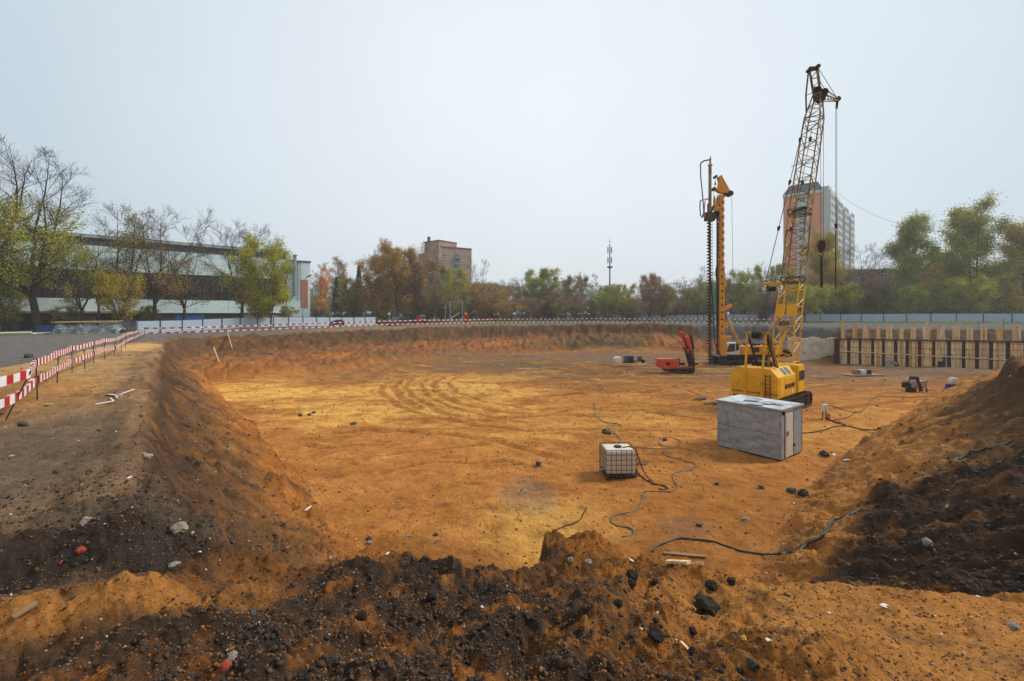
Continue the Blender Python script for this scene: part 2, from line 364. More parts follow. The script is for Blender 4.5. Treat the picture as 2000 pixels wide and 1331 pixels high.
def hz(x, y):
    X = np.array([float(x)]); Y = np.array([float(y)])
    z, t, dt, dr, wl, G = shape(X, Y); rd = road_mask(X, Y)
    return float(relief(X, Y, z, t, wl, rd)[0])

def srgb(r, g, b):
    return np.array([((c / 255) / 12.92 if c / 255 <= 0.04045 else ((c / 255 + 0.055) / 1.055) ** 2.4) for c in (r, g, b)])
ALB = 1.16
ORANGE = srgb(195, 131, 67); ORANGE2 = srgb(168, 106, 50); YELLOW = srgb(226, 172, 86); RED = srgb(136, 86, 54); BROWN = srgb(112, 84, 58)
DARK = srgb(74, 60, 49); BLACK = srgb(58, 49, 42); TAN = srgb(160, 124, 88); GREY = srgb(120, 106, 92); OLIVE = srgb(92, 84, 58); SAND = srgb(205, 160, 104); ASPH = srgb(112, 106, 100); GRASS = srgb(88, 92, 48)

def build_terrain():
    fine = np.arange(-58, 58.001, 0.15); a = np.concatenate([np.arange(-180, -58, 4.0), fine, np.arange(60, 180, 4.0)]); A = np.radians(a)
    n1 = int(math.log(9 / 1.2) / 0.0056); n2 = int(math.log(100 / 9) / 0.0046); n3 = 50
    r = np.concatenate([1.2 * (9 / 1.2) ** (np.arange(n1) / n1), 9 * (100 / 9) ** (np.arange(n2) / n2), 100 * (1000 / 100) ** (np.arange(n3 + 1) / n3)])
    na, nr = len(A), len(r)
    X = (np.sin(A)[None, :] * r[:, None]).ravel(); Y = (np.cos(A)[None, :] * r[:, None]).ravel()
    z, t, dt, dr, wl, G = shape(X, Y); rd = road_mask(X, Y); Z = relief(X, Y, z, t, wl, rd)
    rr = np.hypot(X, Y)
    # colour of the soil, with short shadow marks painted into the floor
    C = np.empty((len(X), 3))
    def lay(c, m): 
        m = np.clip(m, 0, 1)[:, None]; C[:] = C * (1 - m) + c * m
    wq = 1.2 * fbm(X * .22, Y * .22, 4, 70); wf = fbm(X * 1.1, Y * 1.1, 4, 71, .6); wm = fbm(X * .45, Y * .6, 4, 72, .6); wv = fbm(X * 4, Y * 4, 3, 73, .6)
    C[:] = ORANGE
    lay(ORANGE2, .5 + .9 * wm)
    def patch(cx, cy, rx, ry, ang=0, soft=.35, nz=.5, src=None):
        ca, sa = math.cos(R(ang)), math.sin(R(ang)); u = ((X - cx) * ca + (Y - cy) * sa) / rx; v = (-(X - cx) * sa + (Y - cy) * ca) / ry
        d = np.hypot(u, v) + nz * (.6 * wm + .5 * wf + .25 * wq); return sstep(1 + soft, 1 - soft, d)
    lay(BROWN, .85 * patch(15, 54, 35, 18, 0, .5))
    lay(GREY * .8, .75 * patch(44, 44, 20, 8, -12, .5, .7)); lay(GREY * .8, .6 * patch(8, 62, 22, 5, 0, .5, .8)); lay(GREY * .75, .5 * patch(-1, 50, 7, 4, 0, .5, .8))
    st = sstep(.0, .45, fbm(X * .16, Y * .9, 4, 75))            # streaks left by the blade
    lay(YELLOW, patch(-7, 32.5, 9.0, 7.5, 20, .25, .7) * (.6 + .4 * st)); lay(YELLOW, .8 * patch(-20, 35, 5, 4.5, -35, .5, .7)); lay(YELLOW * .9, .6 * patch(1.0, 12.6, 1.6, 2.6, 10, .5, .6))
    lay(YELLOW, .3 * patch(4, 25, 8, 3, 10, .5, .9)); lay(YELLOW * .85, .45 * sstep(.3, .9, st) * patch(8, 45, 30, 14, 0, .6)); lay(YELLOW * .9, .25 * patch(20, 24, 7, 5, 20, .6, .9)); lay(YELLOW, .45 * patch(-4, 42, 6, 3, 10, .5, .9))
    th, tm, te = track_field(X, Y); trk_m, trk_e = tm, te; lay(BROWN * .5, .5 * sstep(.24, .46, fbm(X * 1.5, Y * 1.6, 4, 74, .65)) * sstep(9, 20, Y) * (.35 + .65 * sstep(-.1, .3, fbm(X * .13, Y * .13, 2, 69)))); lay(BROWN * .7, .75 * sstep(.12, .5, fbm(X * .22, Y * .8, 5, 76, .62)) * sstep(24, 38, Y)); lay(ORANGE2 * .8, .7 * sstep(.1, .5, fbm(X * .7, Y * 1.1, 5, 77, .65))); lay(ORANGE2 * .72, .65 * sstep(.02, .4, fbm(X * .13 + 4, Y * .24, 4, 68, .6)))  # first brown layer: short shadow marks painted as dark flecks
    lay(BROWN * .8, .5 * sstep(.2, .55, fbm(X * 1.6, Y * 2.4, 3, 79)) * sstep(30, 12, Y)) 
    lay(GREY, .65 * patch(4.9, 12.9, .8, .5) + .4 * patch(.6, 15, .9, 1.5)); lay(ORANGE2 * .8, .55 * patch(7, 14.2, 3.5, 2.5, 30))
    lay(ORANGE2 * .62, trk_m * .8); lay(ORANGE * 1.05, trk_e * .5)
    # slopes
    left = sstep(3, -3, X) * sstep(50, 40, Y); right = sstep(2, 6, X) * sstep(48, 40, Y); farm = sstep(38, 48, Y)
    sl = sstep(.01, .06, t); tw = t + .22 * wm + .10 * wq
    ang = np.where(Y > 40, X, np.where(X > 0, X * .7 + Y * .7, X * .75 - Y * .66)); an2 = np.where(Y > 40, Y, np.where(X > 0, X * .7 - Y * .7, X * .66 + Y * .75)); sk = fbm(ang * 1.9 + .4 * wm, an2 * .32, 5, 86, .65); sk2 = fbm(ang * 1.5 + .4 * pn(X * .3, Y * .3, 50), an2 * .3, 5, 51, .62)
    lay(ORANGE2 * .95, .9 * sl * left); lay(BROWN, sl * left * sstep(.18, .55, tw) * .8); lay(DARK, sl * left * sstep(.5, .95, tw + .5 * sk) * .8)
    lay(DARK, sl * left * sstep(.1, .45, fbm(X * .9 + Y * .4, Y * .35, 4, 78)) * .7 * sstep(.1, .35, t))
    lay(RED, .95 * sl * farm); lay(ORANGE2, sl * farm * sstep(.05, .5, fbm(X * .12, Y * .2, 3, 80)) * .8); lay(BROWN, sl * farm * sstep(.0, .5, fbm(X * .16 + 5, Y * .2, 3, 81)) * .85); lay(BROWN * .75, sl * farm * sstep(.5, .8, tw) * .7)
    lay(DARK, sl * farm * sstep(.68, .82, tw) * sstep(-.25, .3, fbm(X * .05 + 3, Y * .05, 2, 82) + .25) * .9); lay(OLIVE, .65 * sl * farm * patch(-12, 53, 7, 3, -30, .5)); lay(OLIVE * .55 + DARK * .4, .85 * patch(14, 73.5, 8, 3.4, 0, .4)); lay(BROWN * .7, sl * farm * sstep(.55, .75, tw) * .55)
    lay(DARK, .85 * farm * sstep(30, 38, X) * sl * sstep(.3, .6, t)); lay(DARK * 1.1, .8 * wl * sstep(.05, .1, t))
    lay(ORANGE * .88, .9 * sl * right); lay(TAN * .8, .5 * sl * right * sstep(-.2, .4, fbm(X * .5, Y * .5, 4, 83)))
    lay(BROWN * .8, right * sl * sstep(.42, .66, tw - .1 * sstep(20, 10, rr)) * .9); lay(DARK, right * sl * sstep(.6, .95, tw) * .7)
    lay(BLACK * .95, .97 * patch(10.2, 8.0, 4.6, 4.3, 35, .12, .45) * sstep(.2, .3, t))
    mot = fbm(X * .8, Y * .8, 5, 85, .65); lay(DARK, sl * sstep(.14, .4, mot) * .5); lay(BROWN * .6, sl * sstep(.05, .4, sk) * .6 * (1 - .5 * farm)); lay(ORANGE * .95, sl * sstep(.05, .45, -sk) * .5 * sstep(.85, .3, t)); lay(DARK * .9, sl * sstep(.1, .5, -sk2) * .5); lay(ORANGE2, sl * sstep(.15, .45, -mot) * .45 * (1 - .6 * right * sstep(.5, .8, tw)))
    # top surfaces
    tp = sstep(.90, 1.0, t + .05 * wm)
    lay(TAN * .95, tp * sstep(-3, -5, X) * .9); tl_ = fbm((.8 * X + .6 * Y) * 1.4, (-.6 * X + .8 * Y) * .13, 4, 87); lay(BROWN, tp * sstep(-3, -5, X) * sstep(0, .5, wm + .3 * wf) * .6); lay(BROWN * .8, tp * sstep(-3, -5, X) * sstep(.05, .4, tl_) * .7); lay(SAND * .8, tp * sstep(-3, -5, X) * sstep(.1, .45, -tl_) * .5); lay(GREY * .62, tp * patch(-9.5, 6.5, 3.5, 3.5, 30, .5, .7) * .7)
    lay(SAND, .95 * tp * patch(-30, 33.5, 3.4, 7.5, 38, .2, .5)); lay(SAND * .85, .75 * tp * patch(-20, 20, 2.4, 9, 38, .4, .6) * (rd < 0)); lay(ORANGE * .9, .5 * tp * patch(-15.5, 13.5, 2.5, 5, 50, .4))
    lay(ASPH * .85, .9 * tp * sstep(50, 60, rr)); lay(GREY, tp * sstep(50, 60, Y) * sstep(0, .5, wm) * .6); lay(TAN * .8, tp * .7 * sstep(56, 64, Y) * sstep(90, 80, Y) * sstep(20, 0, X) * sstep(-34, -26, X))
    lay(ORANGE * .85, .9 * tp * sstep(3.5, 4.6, X) * sstep(30, 20, rr))
    # foreground
    nr_ = sstep(8.5, 6.5, rr) * sstep(.35, .7, t)
    lay(ORANGE2 * .85, nr_ * sstep(-3.5, -2, X)); lay(ORANGE * .95, nr_ * patch(3.6, 3.0, 2.6, 1.6, -5, .4, .5)); lay(TAN * .6, nr_ * sstep(.1, .6, wf + wv * .5) * .6 * sstep(1.4, 2, X))
    dk = patch(-.75, 3.4, 1.6, 2.4, 0, .3, .5) * nr_; cl = sstep(-.35, .12, fbm(X * 3.2, Y * 2.4, 4, 90, .65) + .18 * fbm(X * 1.1, Y * .9, 2, 91) + .08)
    lay(BLACK * 1.15, dk * cl * .96); lay(DARK, .6 * nr_ * sstep(.05, .3, fbm(X * 3, Y * 3, 4, 92, .65)) * sstep(3.4, 1.2, X))
    lay(GREY * .48 + BROWN * .1, .8 * patch(-3.95, 5.0, 1.1, 1.15, 20, .3, .8) * sstep(.35, .6, t)); lay(BLACK * 1.2, .9 * patch(-3.9, 4.2, 1.3, .45, 20, .3, .6))
    lay(ORANGE * .85, .9 * patch(-3.5, 3.22, 1.8, .19, 21, .5, .75)); lay(BROWN * .8, .7 * patch(-3.4, 3.3, 2.2, .35, 21, .3, .3) * sstep(.05, .4, fbm(X * 2.4, Y * 3.1, 4, 98, .65))); lay(DARK * .9, .9 * patch(-2.1, 2.95, .9, .42, 18, .3, .5)); lay(ORANGE2, .9 * patch(-2.85, 5.6, 1.0, .6, -30, .4, .5))
    # asphalt, grass verges, far road
    lay(ASPH * .95, sstep(0, .25, rd)); lay(GREY * .9, sstep(0, .25, rd) * sstep(.1, .5, fbm(X * .9, Y * .15, 3, 95)) * .7)
    d2, i2 = seg_dist(X, Y, ROAD2); lay(ASPH * .8, sstep(0, .6, np.where(i2, d2, -d2)))
    bk = np.maximum(wl, patch(42, 63.5, 8.5, 7.5, 0, .3, .3) * (t > .12)) * (~i2); lay(BROWN * .6, .95 * bk); lay(DARK * .9, .6 * bk * sstep(0, .4, wf))
    vg = (rr > 70) & ~i2 & (t > .98); lay(GRASS, .75 * vg * sstep(70, 90, rr) * sstep(-.3, .3, fbm(X * .1, Y * .1, 3, 97) + .15)); lay(GRASS * .8 + TAN * .1, .8 * sstep(-71, -74, X - .95 * (Y - 70)) * (rd < 0))
    C *= (1 + .10 * wv + .10 * fbm(X * 14, Y * 14, 2, 99) * sstep(25, 8, rr))[:, None]
    C = np.clip(C * ALB, 0.012, .85)
    i = np.arange(nr - 1)[:, None] * na; j = np.arange(na)[None, :]; j2 = (j + 1) % na
    F = np.stack([i + j, i + na + j, i + na + j2, i + j2], -1).reshape(-1, 4)[:, ::-1]
    # centre disc
    V = np.stack([X, Y, Z], 1)
    m = bpy.data.materials.new('soil'); m.use_nodes = True; tr = m.node_tree; b = tr.nodes['Principled BSDF']; N, L = tr.nodes.new, tr.links.new
    b.inputs['Roughness'].default_value = .92; b.inputs['Specular IOR Level'].default_value = .06
    at = N('ShaderNodeAttribute'); at.attribute_name = 'soil_colour'; tcn = N('ShaderNodeTexCoord'); src = tcn.outputs['Object']
    n1 = N('ShaderNodeTexNoise'); n1.inputs['Scale'].default_value = 1.4; n1.inputs['Detail'].default_value = 12; n1.inputs['Roughness'].default_value = .72; L(src, n1.inputs['Vector'])
    mr = N('ShaderNodeMapRange'); mr.inputs[1].default_value = .28; mr.inputs[2].default_value = .72; mr.inputs[3].default_value = .68; mr.inputs[4].default_value = 1.3; L(n1.outputs['Fac'], mr.inputs[0])
    n2 = N('ShaderNodeTexNoise'); n2.inputs['Scale'].default_value = 22; n2.inputs['Detail'].default_value = 4; n2.inputs['Roughness'].default_value = .7; L(src, n2.inputs['Vector'])
    mr2 = N('ShaderNodeMapRange'); mr2.inputs[1].default_value = .3; mr2.inputs[2].default_value = .7; mr2.inputs[3].default_value = .78; mr2.inputs[4].default_value = 1.2; L(n2.outputs['Fac'], mr2.inputs[0])
    mu = N('ShaderNodeMath'); mu.operation = 'MULTIPLY'; L(mr.outputs[0], mu.inputs[0]); L(mr2.outputs[0], mu.inputs[1])
    vs = N('ShaderNodeVectorMath'); vs.operation = 'SCALE'; L(at.outputs['Color'], vs.inputs[0]); L(mu.outputs[0], vs.inputs['Scale'])
    # grit: scattered pale and rusty grains
    vo = N('ShaderNodeTexVoronoi'); vo.inputs['Scale'].default_value = 26; L(src, vo.inputs['Vector'])
    lt = N('ShaderNodeMath'); lt.operation = 'LESS_THAN'; lt.inputs[1].default_value = .16; L(vo.outputs['Distance'], lt.inputs[0])
    sp = N('ShaderNodeSeparateColor'); L(vo.outputs['Color'], sp.inputs[0]); gt = N('ShaderNodeMath'); gt.operation = 'GREATER_THAN'; gt.inputs[1].default_value = .955; L(sp.outputs[0], gt.inputs[0])
    an = N('ShaderNodeMath'); an.operation = 'MULTIPLY'; L(lt.outputs[0], an.inputs[0]); L(gt.outputs[0], an.inputs[1])
    mx = N('ShaderNodeMixRGB'); L(an.outputs[0], mx.inputs[0]); L(vs.outputs[0], mx.inputs[1]); mx.inputs[2].default_value = (.42, .34, .25, 1)
    L(mx.outputs[0], b.inputs['Base Color'])
    n3 = N('ShaderNodeTexNoise'); n3.inputs['Scale'].default_value = 9; n3.inputs['Detail'].default_value = 10; n3.inputs['Roughness'].default_value = .7; L(src, n3.inputs['Vector'])
    bp = N('ShaderNodeBump'); bp.inputs['Strength'].default_value = .9; bp.inputs['Distance'].default_value = .09; L(n3.outputs['Fac'], bp.inputs['Height'])
    n4 = N('ShaderNodeTexNoise'); n4.inputs['Scale'].default_value = 1.8; n4.inputs['Detail'].default_value = 8; n4.inputs['Roughness'].default_value = .68; L(src, n4.inputs['Vector'])
    b2 = N('ShaderNodeBump'); b2.inputs['Strength'].default_value = .8; b2.inputs['Distance'].default_value = .22; L(n4.outputs['Fac'], b2.inputs['Height']); L(b2.outputs[0], bp.inputs['Normal']); L(bp.outputs[0], b.inputs['Normal'])
    o = fast_mesh('ground', V, F, m, smooth=True)
    ca = o.data.color_attributes.new('soil_colour', 'FLOAT_COLOR', 'POINT'); ca.data.foreach_set('color', np.concatenate([C, np.ones((len(C), 1))], 1).astype(np.float32).ravel())
    o['kind'] = 'structure'
    return o
import time as _t; _t0 = _t.time()
ground = build_terrain()
print('terrain', len(ground.data.polygons), round(_t.time() - _t0, 1))
# ---------------------------------------------------------------- haze
hb = MB(); hb.box((0, 0, 45), (2300, 2300, 96)); hm = bpy.data.materials.new('haze'); hm.use_nodes = True; ht = hm.node_tree; ht.nodes.clear()
ho = ht.nodes.new('ShaderNodeOutputMaterial'); hv = ht.nodes.new('ShaderNodeVolumePrincipled'); hv.inputs['Color'].default_value = (.93, .95, .97, 1)
hv.inputs['Density'].default_value = 0.00055; hv.inputs['Anisotropy'].default_value = 0.2; ht.links.new(hv.outputs[0], ho.inputs['Volume'])
haze = hb.build('haze', hm, kind='stuff')
# ---------------------------------------------------------------- background buildings
rng = random.Random(5)
M = {}
M['panel'] = mat('pale_panel', srgb(208, 226, 224), .7, var=.06, scale=.35, col2=srgb(186, 202, 198), mix=(.5, .75), mscale=.6)
M['fascia'] = mat('fascia', srgb(160, 172, 172), .7, var=.1)
M['oldglass'] = mat('old_glass', srgb(44, 42, 46), .35, var=.3, scale=.8, col2=srgb(70, 60, 58), mix=(.5, .6), mscale=1.3)
M['clglass'] = mat('clerestory_glass', srgb(92, 104, 104), .3, var=.2, scale=.9)
M['mullion'] = mat('mullion', srgb(92, 76, 72), .7)
M['mullion2'] = mat('mullion_pale', srgb(140, 148, 146), .7)
M['darkwall'] = mat('dark_wall', srgb(64, 58, 54), .9, var=.25)
M['wood'] = mat('weathered_wood', srgb(150, 118, 84), .85, var=.25, scale=2, stretch=(1, 1, .2))
M['bluegate'] = mat('blue_paint', srgb(40, 84, 140), .6, var=.1)
M['brick'] = mat('red_brick', srgb(176, 112, 84), .85, var=.08, scale=1.0)
M['roof'] = mat('roof_felt', srgb(80, 84, 88), .9)
M['steel'] = mat('galvanised_steel', srgb(150, 156, 160), .5, .5, var=.1)
M['black'] = mat('black_rubber', srgb(30, 30, 32), .6, var=.2)
M['darksteel'] = mat('dark_steel', srgb(52, 48, 46), .6, .3, var=.2)
M['postblue'] = mat('post_paint', srgb(52, 62, 76), .6, var=.1)
M['fence'] = mat('fence_sheet', srgb(176, 188, 200), .55, .0, var=.05, scale=.6, col2=srgb(160, 168, 175), mix=(.5, .8))
M['white'] = mat('white_paint', srgb(218, 216, 210), .6, var=.06)
M['red'] = mat('red_plastic', srgb(186, 34, 42), .5, var=.12, scale=4)
M['whitetape'] = mat('white_plastic', srgb(226, 222, 216), .5, var=.1, scale=4, col2=srgb(170, 150, 125), mix=(.62, .8), mscale=5)

class Frame:
    """local frame: o + a*u + z*up + b*n (n points to the viewer's side)"""
    def __init__(s, p0, p1, z0=0.0):
        s.o = Vector((p0[0], p0[1], z0)); s.u = (Vector((p1[0], p1[1], z0)) - s.o); s.L = s.u.length; s.u.normalize(); s.n = Vector((s.u.y, -s.u.x, 0))
    def __call__(s, a, z, b=0.0): return s.o + s.u * a + s.n * b + Vector((0, 0, z))
    def box(s, mb, a0, a1, z0, z1, b0, b1):
        k = len(mb.v)
        for z in (z0, z1):
            for (a, b) in ((a0, b1), (a1, b1), (a1, b0), (a0, b0)): mb.v.append(s(a, z, b))
        for q in ((3, 2, 1, 0), (4, 5, 6, 7), (0, 1, 5, 4), (1, 2, 6, 5), (2, 3, 7, 6), (3, 0, 4, 7)):
            mb.f.append(tuple(k + i for i in q)); mb.m.append(mb.cm)
        return mb

# long workshop hall on the left
FA = Frame((-114, 51.4), (-53.2, 107.4), 6.0); LH = FA.L
fac = empty('factory_building', (-84, 79, 2.8), label='long pale green workshop hall with dark window band behind the left trees', cat='building')
def loc(o, par):          # keep world coordinates under a parent that stands elsewhere
    o.matrix_parent_inverse = Matrix.Translation(-Vector(par.location)); return o
def fpart(mb, name, m, par=fac, root=fac, **k):
    o = mb.build(name, m, par, **k)
    if par is root: o.matrix_parent_inverse = Matrix.Translation(-Vector(root.location))
    return o
fpart(FA.box(MB(), 0, LH, -3.6, 14.0, -40, -.45), 'wall', M['darkwall'])
fpart(FA.box(MB(), -.5, LH + .4, 14.0, 14.55, -40, .55), 'roof', M['roof']); fpart(FA.box(MB(), -.5, LH + .4, 13.95, 14.45, .55, .62), 'fascia', M['fascia'])
nb = 14; bw = LH / nb
me_share = {}
def sub(fn, key, name, m, par, root=fac):
    o = fn.build(name, m, par); o.matrix_parent_inverse = Matrix.Translation(-Vector(root.location)) if par is root else Matrix(); return o
for i in range(nb):
    a0, a1 = i * bw, (i + 1) * bw
    for (z0, z1) in ((10.32, 12.55), (8.0, 10.28), (.02, 2.7)):
        fpart(FA.box(MB(), a0 + .02, a1 - .02, z0, z1, -.4, rng.uniform(-.02, .02)), 'wall_panel', M['panel'])
    for (z0, z1, nc, nr_, gm, mm, nm) in ((12.6, 13.9, 4, 1, 'clglass', 'mullion2', 'clerestory_window'), (2.75, 7.95, 4, 3, 'oldglass', 'mullion', 'window')):
        fr = MB()
        for c in range(nc + 1):
            x = a0 + (a1 - a0) * c / nc; FA.box(fr, max(a0, x - .05), min(a1, x + .05), z0, z1, -.4, -.08)
        for r_ in range(nr_ + 1):
            z = z0 + (z1 - z0) * r_ / nr_; FA.box(fr, a0, a1, z - .04, z + .04, -.4, -.1)
        wdw = fpart(fr, nm, M[mm])
        for c in range(nc):
            for r_ in range(nr_):
                x0 = a0 + (a1 - a0) * c / nc; zz = z0 + (z1 - z0) * r_ / nr_
                sub(FA.box(MB(), x0 + .05, x0 + (a1 - a0) / nc - .05, zz + .04, zz + (z1 - z0) / nr_ - .04, -.38, -.26 + rng.uniform(-.02, .02)), 0, 'pane', M[gm], wdw)
# ground floor: doors, timber infill
for (a0, a1, z1, m, nm) in ((46, 49.5, -.5, 'wood', 'timber_infill'), (56, 58, -.3, 'wood', 'timber_infill'), (61.5, 66.5, -.3, 'bluegate', 'sliding_gate'), (74, 82, -.4, 'wood', 'timber_infill'), (30, 33, -.6, 'darksteel', 'door'), (40, 42, -.6, 'darksteel', 'door'), (20, 23, -.6, 'wood', 'timber_infill')):
    fpart(FA.box(MB(), a0, a1, -3.3, z1, -.44, -.3), nm, M[m])
fpart(FA.box(MB(), 26, 58, -.02, .35, 0.02, .9), 'canopy', M['wood'])
# lower end block
FB = Frame((-53.2, 107.4), (-49.0, 110.5), 6.0)
endb = MB(); FB.box(endb, .05, FB.L, -3.4, 12.3, -12, 0); fpart(endb, 'end_block', M['panel'])
fpart(FB.box(MB(), -.1, FB.L + .2, 12.3, 12.6, -12.2, .2), 'end_roof', M['roof']); fpart(FB.box(MB(), 3.1, 4.7, 1.2, 8.0, 0, .06), 'brick_infill', M['brick'])
v = MB(); v.cyl(FB(1.7, 4, .5), FB(1.7, 13.7, .5), .38, 12); v.cyl(FB(1.7, 13.7, .5), FB(1.7, 14.0, .5), .75, 12, .1); fpart(v, 'vent_pipe', M['steel'], smooth=False)
ld = MB()
for s_ in (2.3, 3.0): ld.bar(FB(s_, 3, .2), FB(s_, 12.5, .2), .06)
for k in range(20): ld.bar(FB(2.3, 3.3 + k * .47, .2), FB(3.0, 3.3 + k * .47, .2), .05)
fpart(ld, 'ladder', M['darksteel'])

def window_unit(F, root, a0, a1, z0, z1, b=0.0, frame='white', glass='clglass', depth=.08, name='window', mull=1):
    fr = MB(); t = .09
    F.box(fr, a0, a0 + t, z0, z1, b - .05, b + depth); F.box(fr, a1 - t, a1, z0, z1, b - .05, b + depth); F.box(fr, a0 + t, a1 - t, z0, z0 + t, b - .05, b + depth); F.box(fr, a0 + t, a1 - t, z1 - t, z1, b - .05, b + depth)
    for i in range(mull):
        x = a0 + (a1 - a0) * (i + 1) / (mull + 1); F.box(fr, x - .04, x + .04, z0 + t, z1 - t, b - .05, b + depth)
    o = fr.build(name, M[frame], root); o.matrix_parent_inverse = Matrix.Translation(-Vector(root.location))
    F.box(MB(), a0 + t, a1 - t, z0 + t, z1 - t, b - .04, b + .02).build('pane', M[glass], o)
    return o
def bpart(mb, name, m, root, **k):
    o = mb.build(name, M[m] if isinstance(m, str) else m, root, **k); o.matrix_parent_inverse = Matrix.Translation(-Vector(root.location)); return o

# brick tower block in the middle
M['tanbrick'] = mat('tan_brick', srgb(170, 134, 110), .85, var=.07, scale=.6, col2=srgb(150, 110, 92), mix=(.5, .6), mscale=.4)
M['balcony'] = mat('balcony_panel', srgb(120, 124, 122), .8, var=.15)
YB = 225
tw = empty('brick_tower_block', P(870, 640, YB) * 1.0, label='twelve storey tan brick block rising behind the middle trees', cat='building'); tw.location.z = 3.2
FR = Frame(tuple(P(857, 0, YB - 5).xy), tuple(P(921, 0, YB + 4).xy), 6.0)
bpart(FR.box(MB(), 0, FR.L, -3, 32.0, -14, 0), 'wall', 'tanbrick', tw); bpart(FR.box(MB(), -.2, FR.L + .2, 32.0, 32.5, -14.2, .25), 'roof', 'roof', tw)
FL = Frame(tuple(P(829, 0, YB + 1).xy), tuple(P(857.5, 0, YB - 5.5).xy), 6.0)
bpart(FL.box(MB(), 0, FL.L, -3, 34.9, -12, 0), 'stair_tower', 'tanbrick', tw); bpart(FL.box(MB(), -.2, FL.L + .2, 34.9, 35.4, -12, .2), 'roof', 'roof', tw)
F3 = Frame(tuple(P(817, 0, YB + 6).xy), tuple(P(829.5, 0, YB + 2).xy), 6.0); bpart(F3.box(MB(), 0, F3.L, -3, 30.0, -9, 0), 'side_wing', 'tanbrick', tw)
c = MB(); c.cyl(FL(1, 35.4, -2), FL(1, 38, -2), .8, 8); bpart(c, 'chimney', 'roof', tw)
for k in range(11):
    z = 29.0 - k * 2.85 - 1.5
    for (a0, a1) in ((2.2, 4.2), (5.0, 6.4), (12.6, 13.8), (14.2, 15.4)): window_unit(FR, tw, a0, a1, z, z + 1.5)
    bl = bpart(FR.box(MB(), 7.9, 11.3, z - .7, z + .3, 0, 1.0), 'balcony', 'balcony', tw); 
    bpart(FR.box(MB(), 8.2, 11.0, z + .3, z + 1.7, -.04, .03), 'balcony_window', 'clglass', tw)
    if k < 9: bpart(FL.box(MB(), FL.L - 2.6, FL.L - .2, z - .7, z + .5, 0, .9), 'balcony', 'balcony', tw)

# tall red and white tower on the right
M['pinkbrick'] = mat('salmon_brick', srgb(226, 148, 114), .85, var=.06, scale=.5)
M['palewall'] = mat('pale_render', srgb(196, 196, 192), .8, var=.08, scale=.5)
M['mansard'] = mat('mansard_roof', srgb(112, 110, 116), .8, var=.1)
tr_ = empty('apartment_tower', (118, 176, 3.4), label='tall salmon and white tower with grey mansard roof behind the lattice crane', cat='building')
F1 = Frame((107.3, 180), (117.0, 171.6), 6.0); F2 = Frame((117.0, 171.6), (150, 205), 6.0)
HT = 45.5
bpart(F1.box(MB(), 0, F1.L, -3, HT, -64, 0), 'wall', 'pinkbrick', tr_)
bpart(F1.box(MB(), 4.6, 8.2, -3, HT, 0, .15), 'stair_strip', 'palewall', tr_); bpart(F1.box(MB(), -.15, F1.L + .1, HT, HT + 1.2, -64, .3), 'cornice', 'palewall', tr_)
mn = MB(); mn.prism([(-.1, HT + 1.2), (F1.L + .1, HT + 1.2), (F1.L - 1.4, HT + 4.4), (2.4, HT + 4.4)], lambda u, v, t: F1(u, v, .25 - t * 12)); bpart(mn, 'mansard_roof', 'mansard', tr_)
for k in range(15):
    z = HT - 2.6 - k * 2.95
    window_unit(F1, tr_, 5.3, 7.5, z, z + 1.5, .15)
far = MB(); farg = MB(); farb = MB()
for bay in range(4):
    a0 = .3 + bay * 14.5; pr = 2.6
    bpart(F2.box(MB(), a0, a0 + 9.5, -3, HT + .8 - bay * 1.3, -6, pr), 'bay', 'palewall', tr_)
    bpart(F2.box(MB(), a0 + 9.5, a0 + 14.5, -3, HT - .8, -6, .3), 'bay_link', 'palewall', tr_)
    bpart(F2.box(MB(), a0 + 2.2, a0 + 7.4, HT + .8 - bay * 1.3, HT + 2.8 - bay * 1.3, -5, pr - .9), 'roof_gable', 'palewall', tr_)
    for k in range(15):
        z = HT - 2.6 - k * 2.95
        for (x0, x1) in ((1.0, 3.4), (4.6, 6.0), (7.0, 8.8)):
            if bay == 0: window_unit(F2, tr_, a0 + x0, a0 + x1, z, z + 1.7, pr)
            else: F2.box(farg, a0 + x0, a0 + x1, z, z + 1.7, pr - .05, pr + .04)
        if bay == 0: bpart(F2.box(MB(), a0 + 10.2, a0 + 13.6, z - 1.0, z + .2, .3, 1.6), 'balcony', 'palewall', tr_)
        else: F2.box(farb, a0 + 10.2, a0 + 13.6, z - 1.0, z + .2, .3, 1.6)
        F2.box(farg, a0 + 10.4, a0 + 13.4, z + .2, z + 1.6, .28, .36)
        # the flank of the bay, seen from here
        G2 = Frame(tuple(F2(a0, 0, -6).xy), tuple(F2(a0, 0, pr).xy), 6.0)
        if bay: G2.box(farg, 6.4, 7.8, z, z + 1.6, -.05, .04)
bpart(farg, 'far_windows', 'oldglass', tr_, kind='stuff'); bpart(farb, 'far_balconies', 'balcony', tr_, kind='stuff')
an = MB()
for (a, h) in ((3, 3.0), (5.5, 1.8), (9, 2.4)): an.bar(F1(a, HT + 4.4, -5), F1(a, HT + 4.4 + h, -5), .12)
bpart(an, 'roof_mast', 'darksteel', tr_)

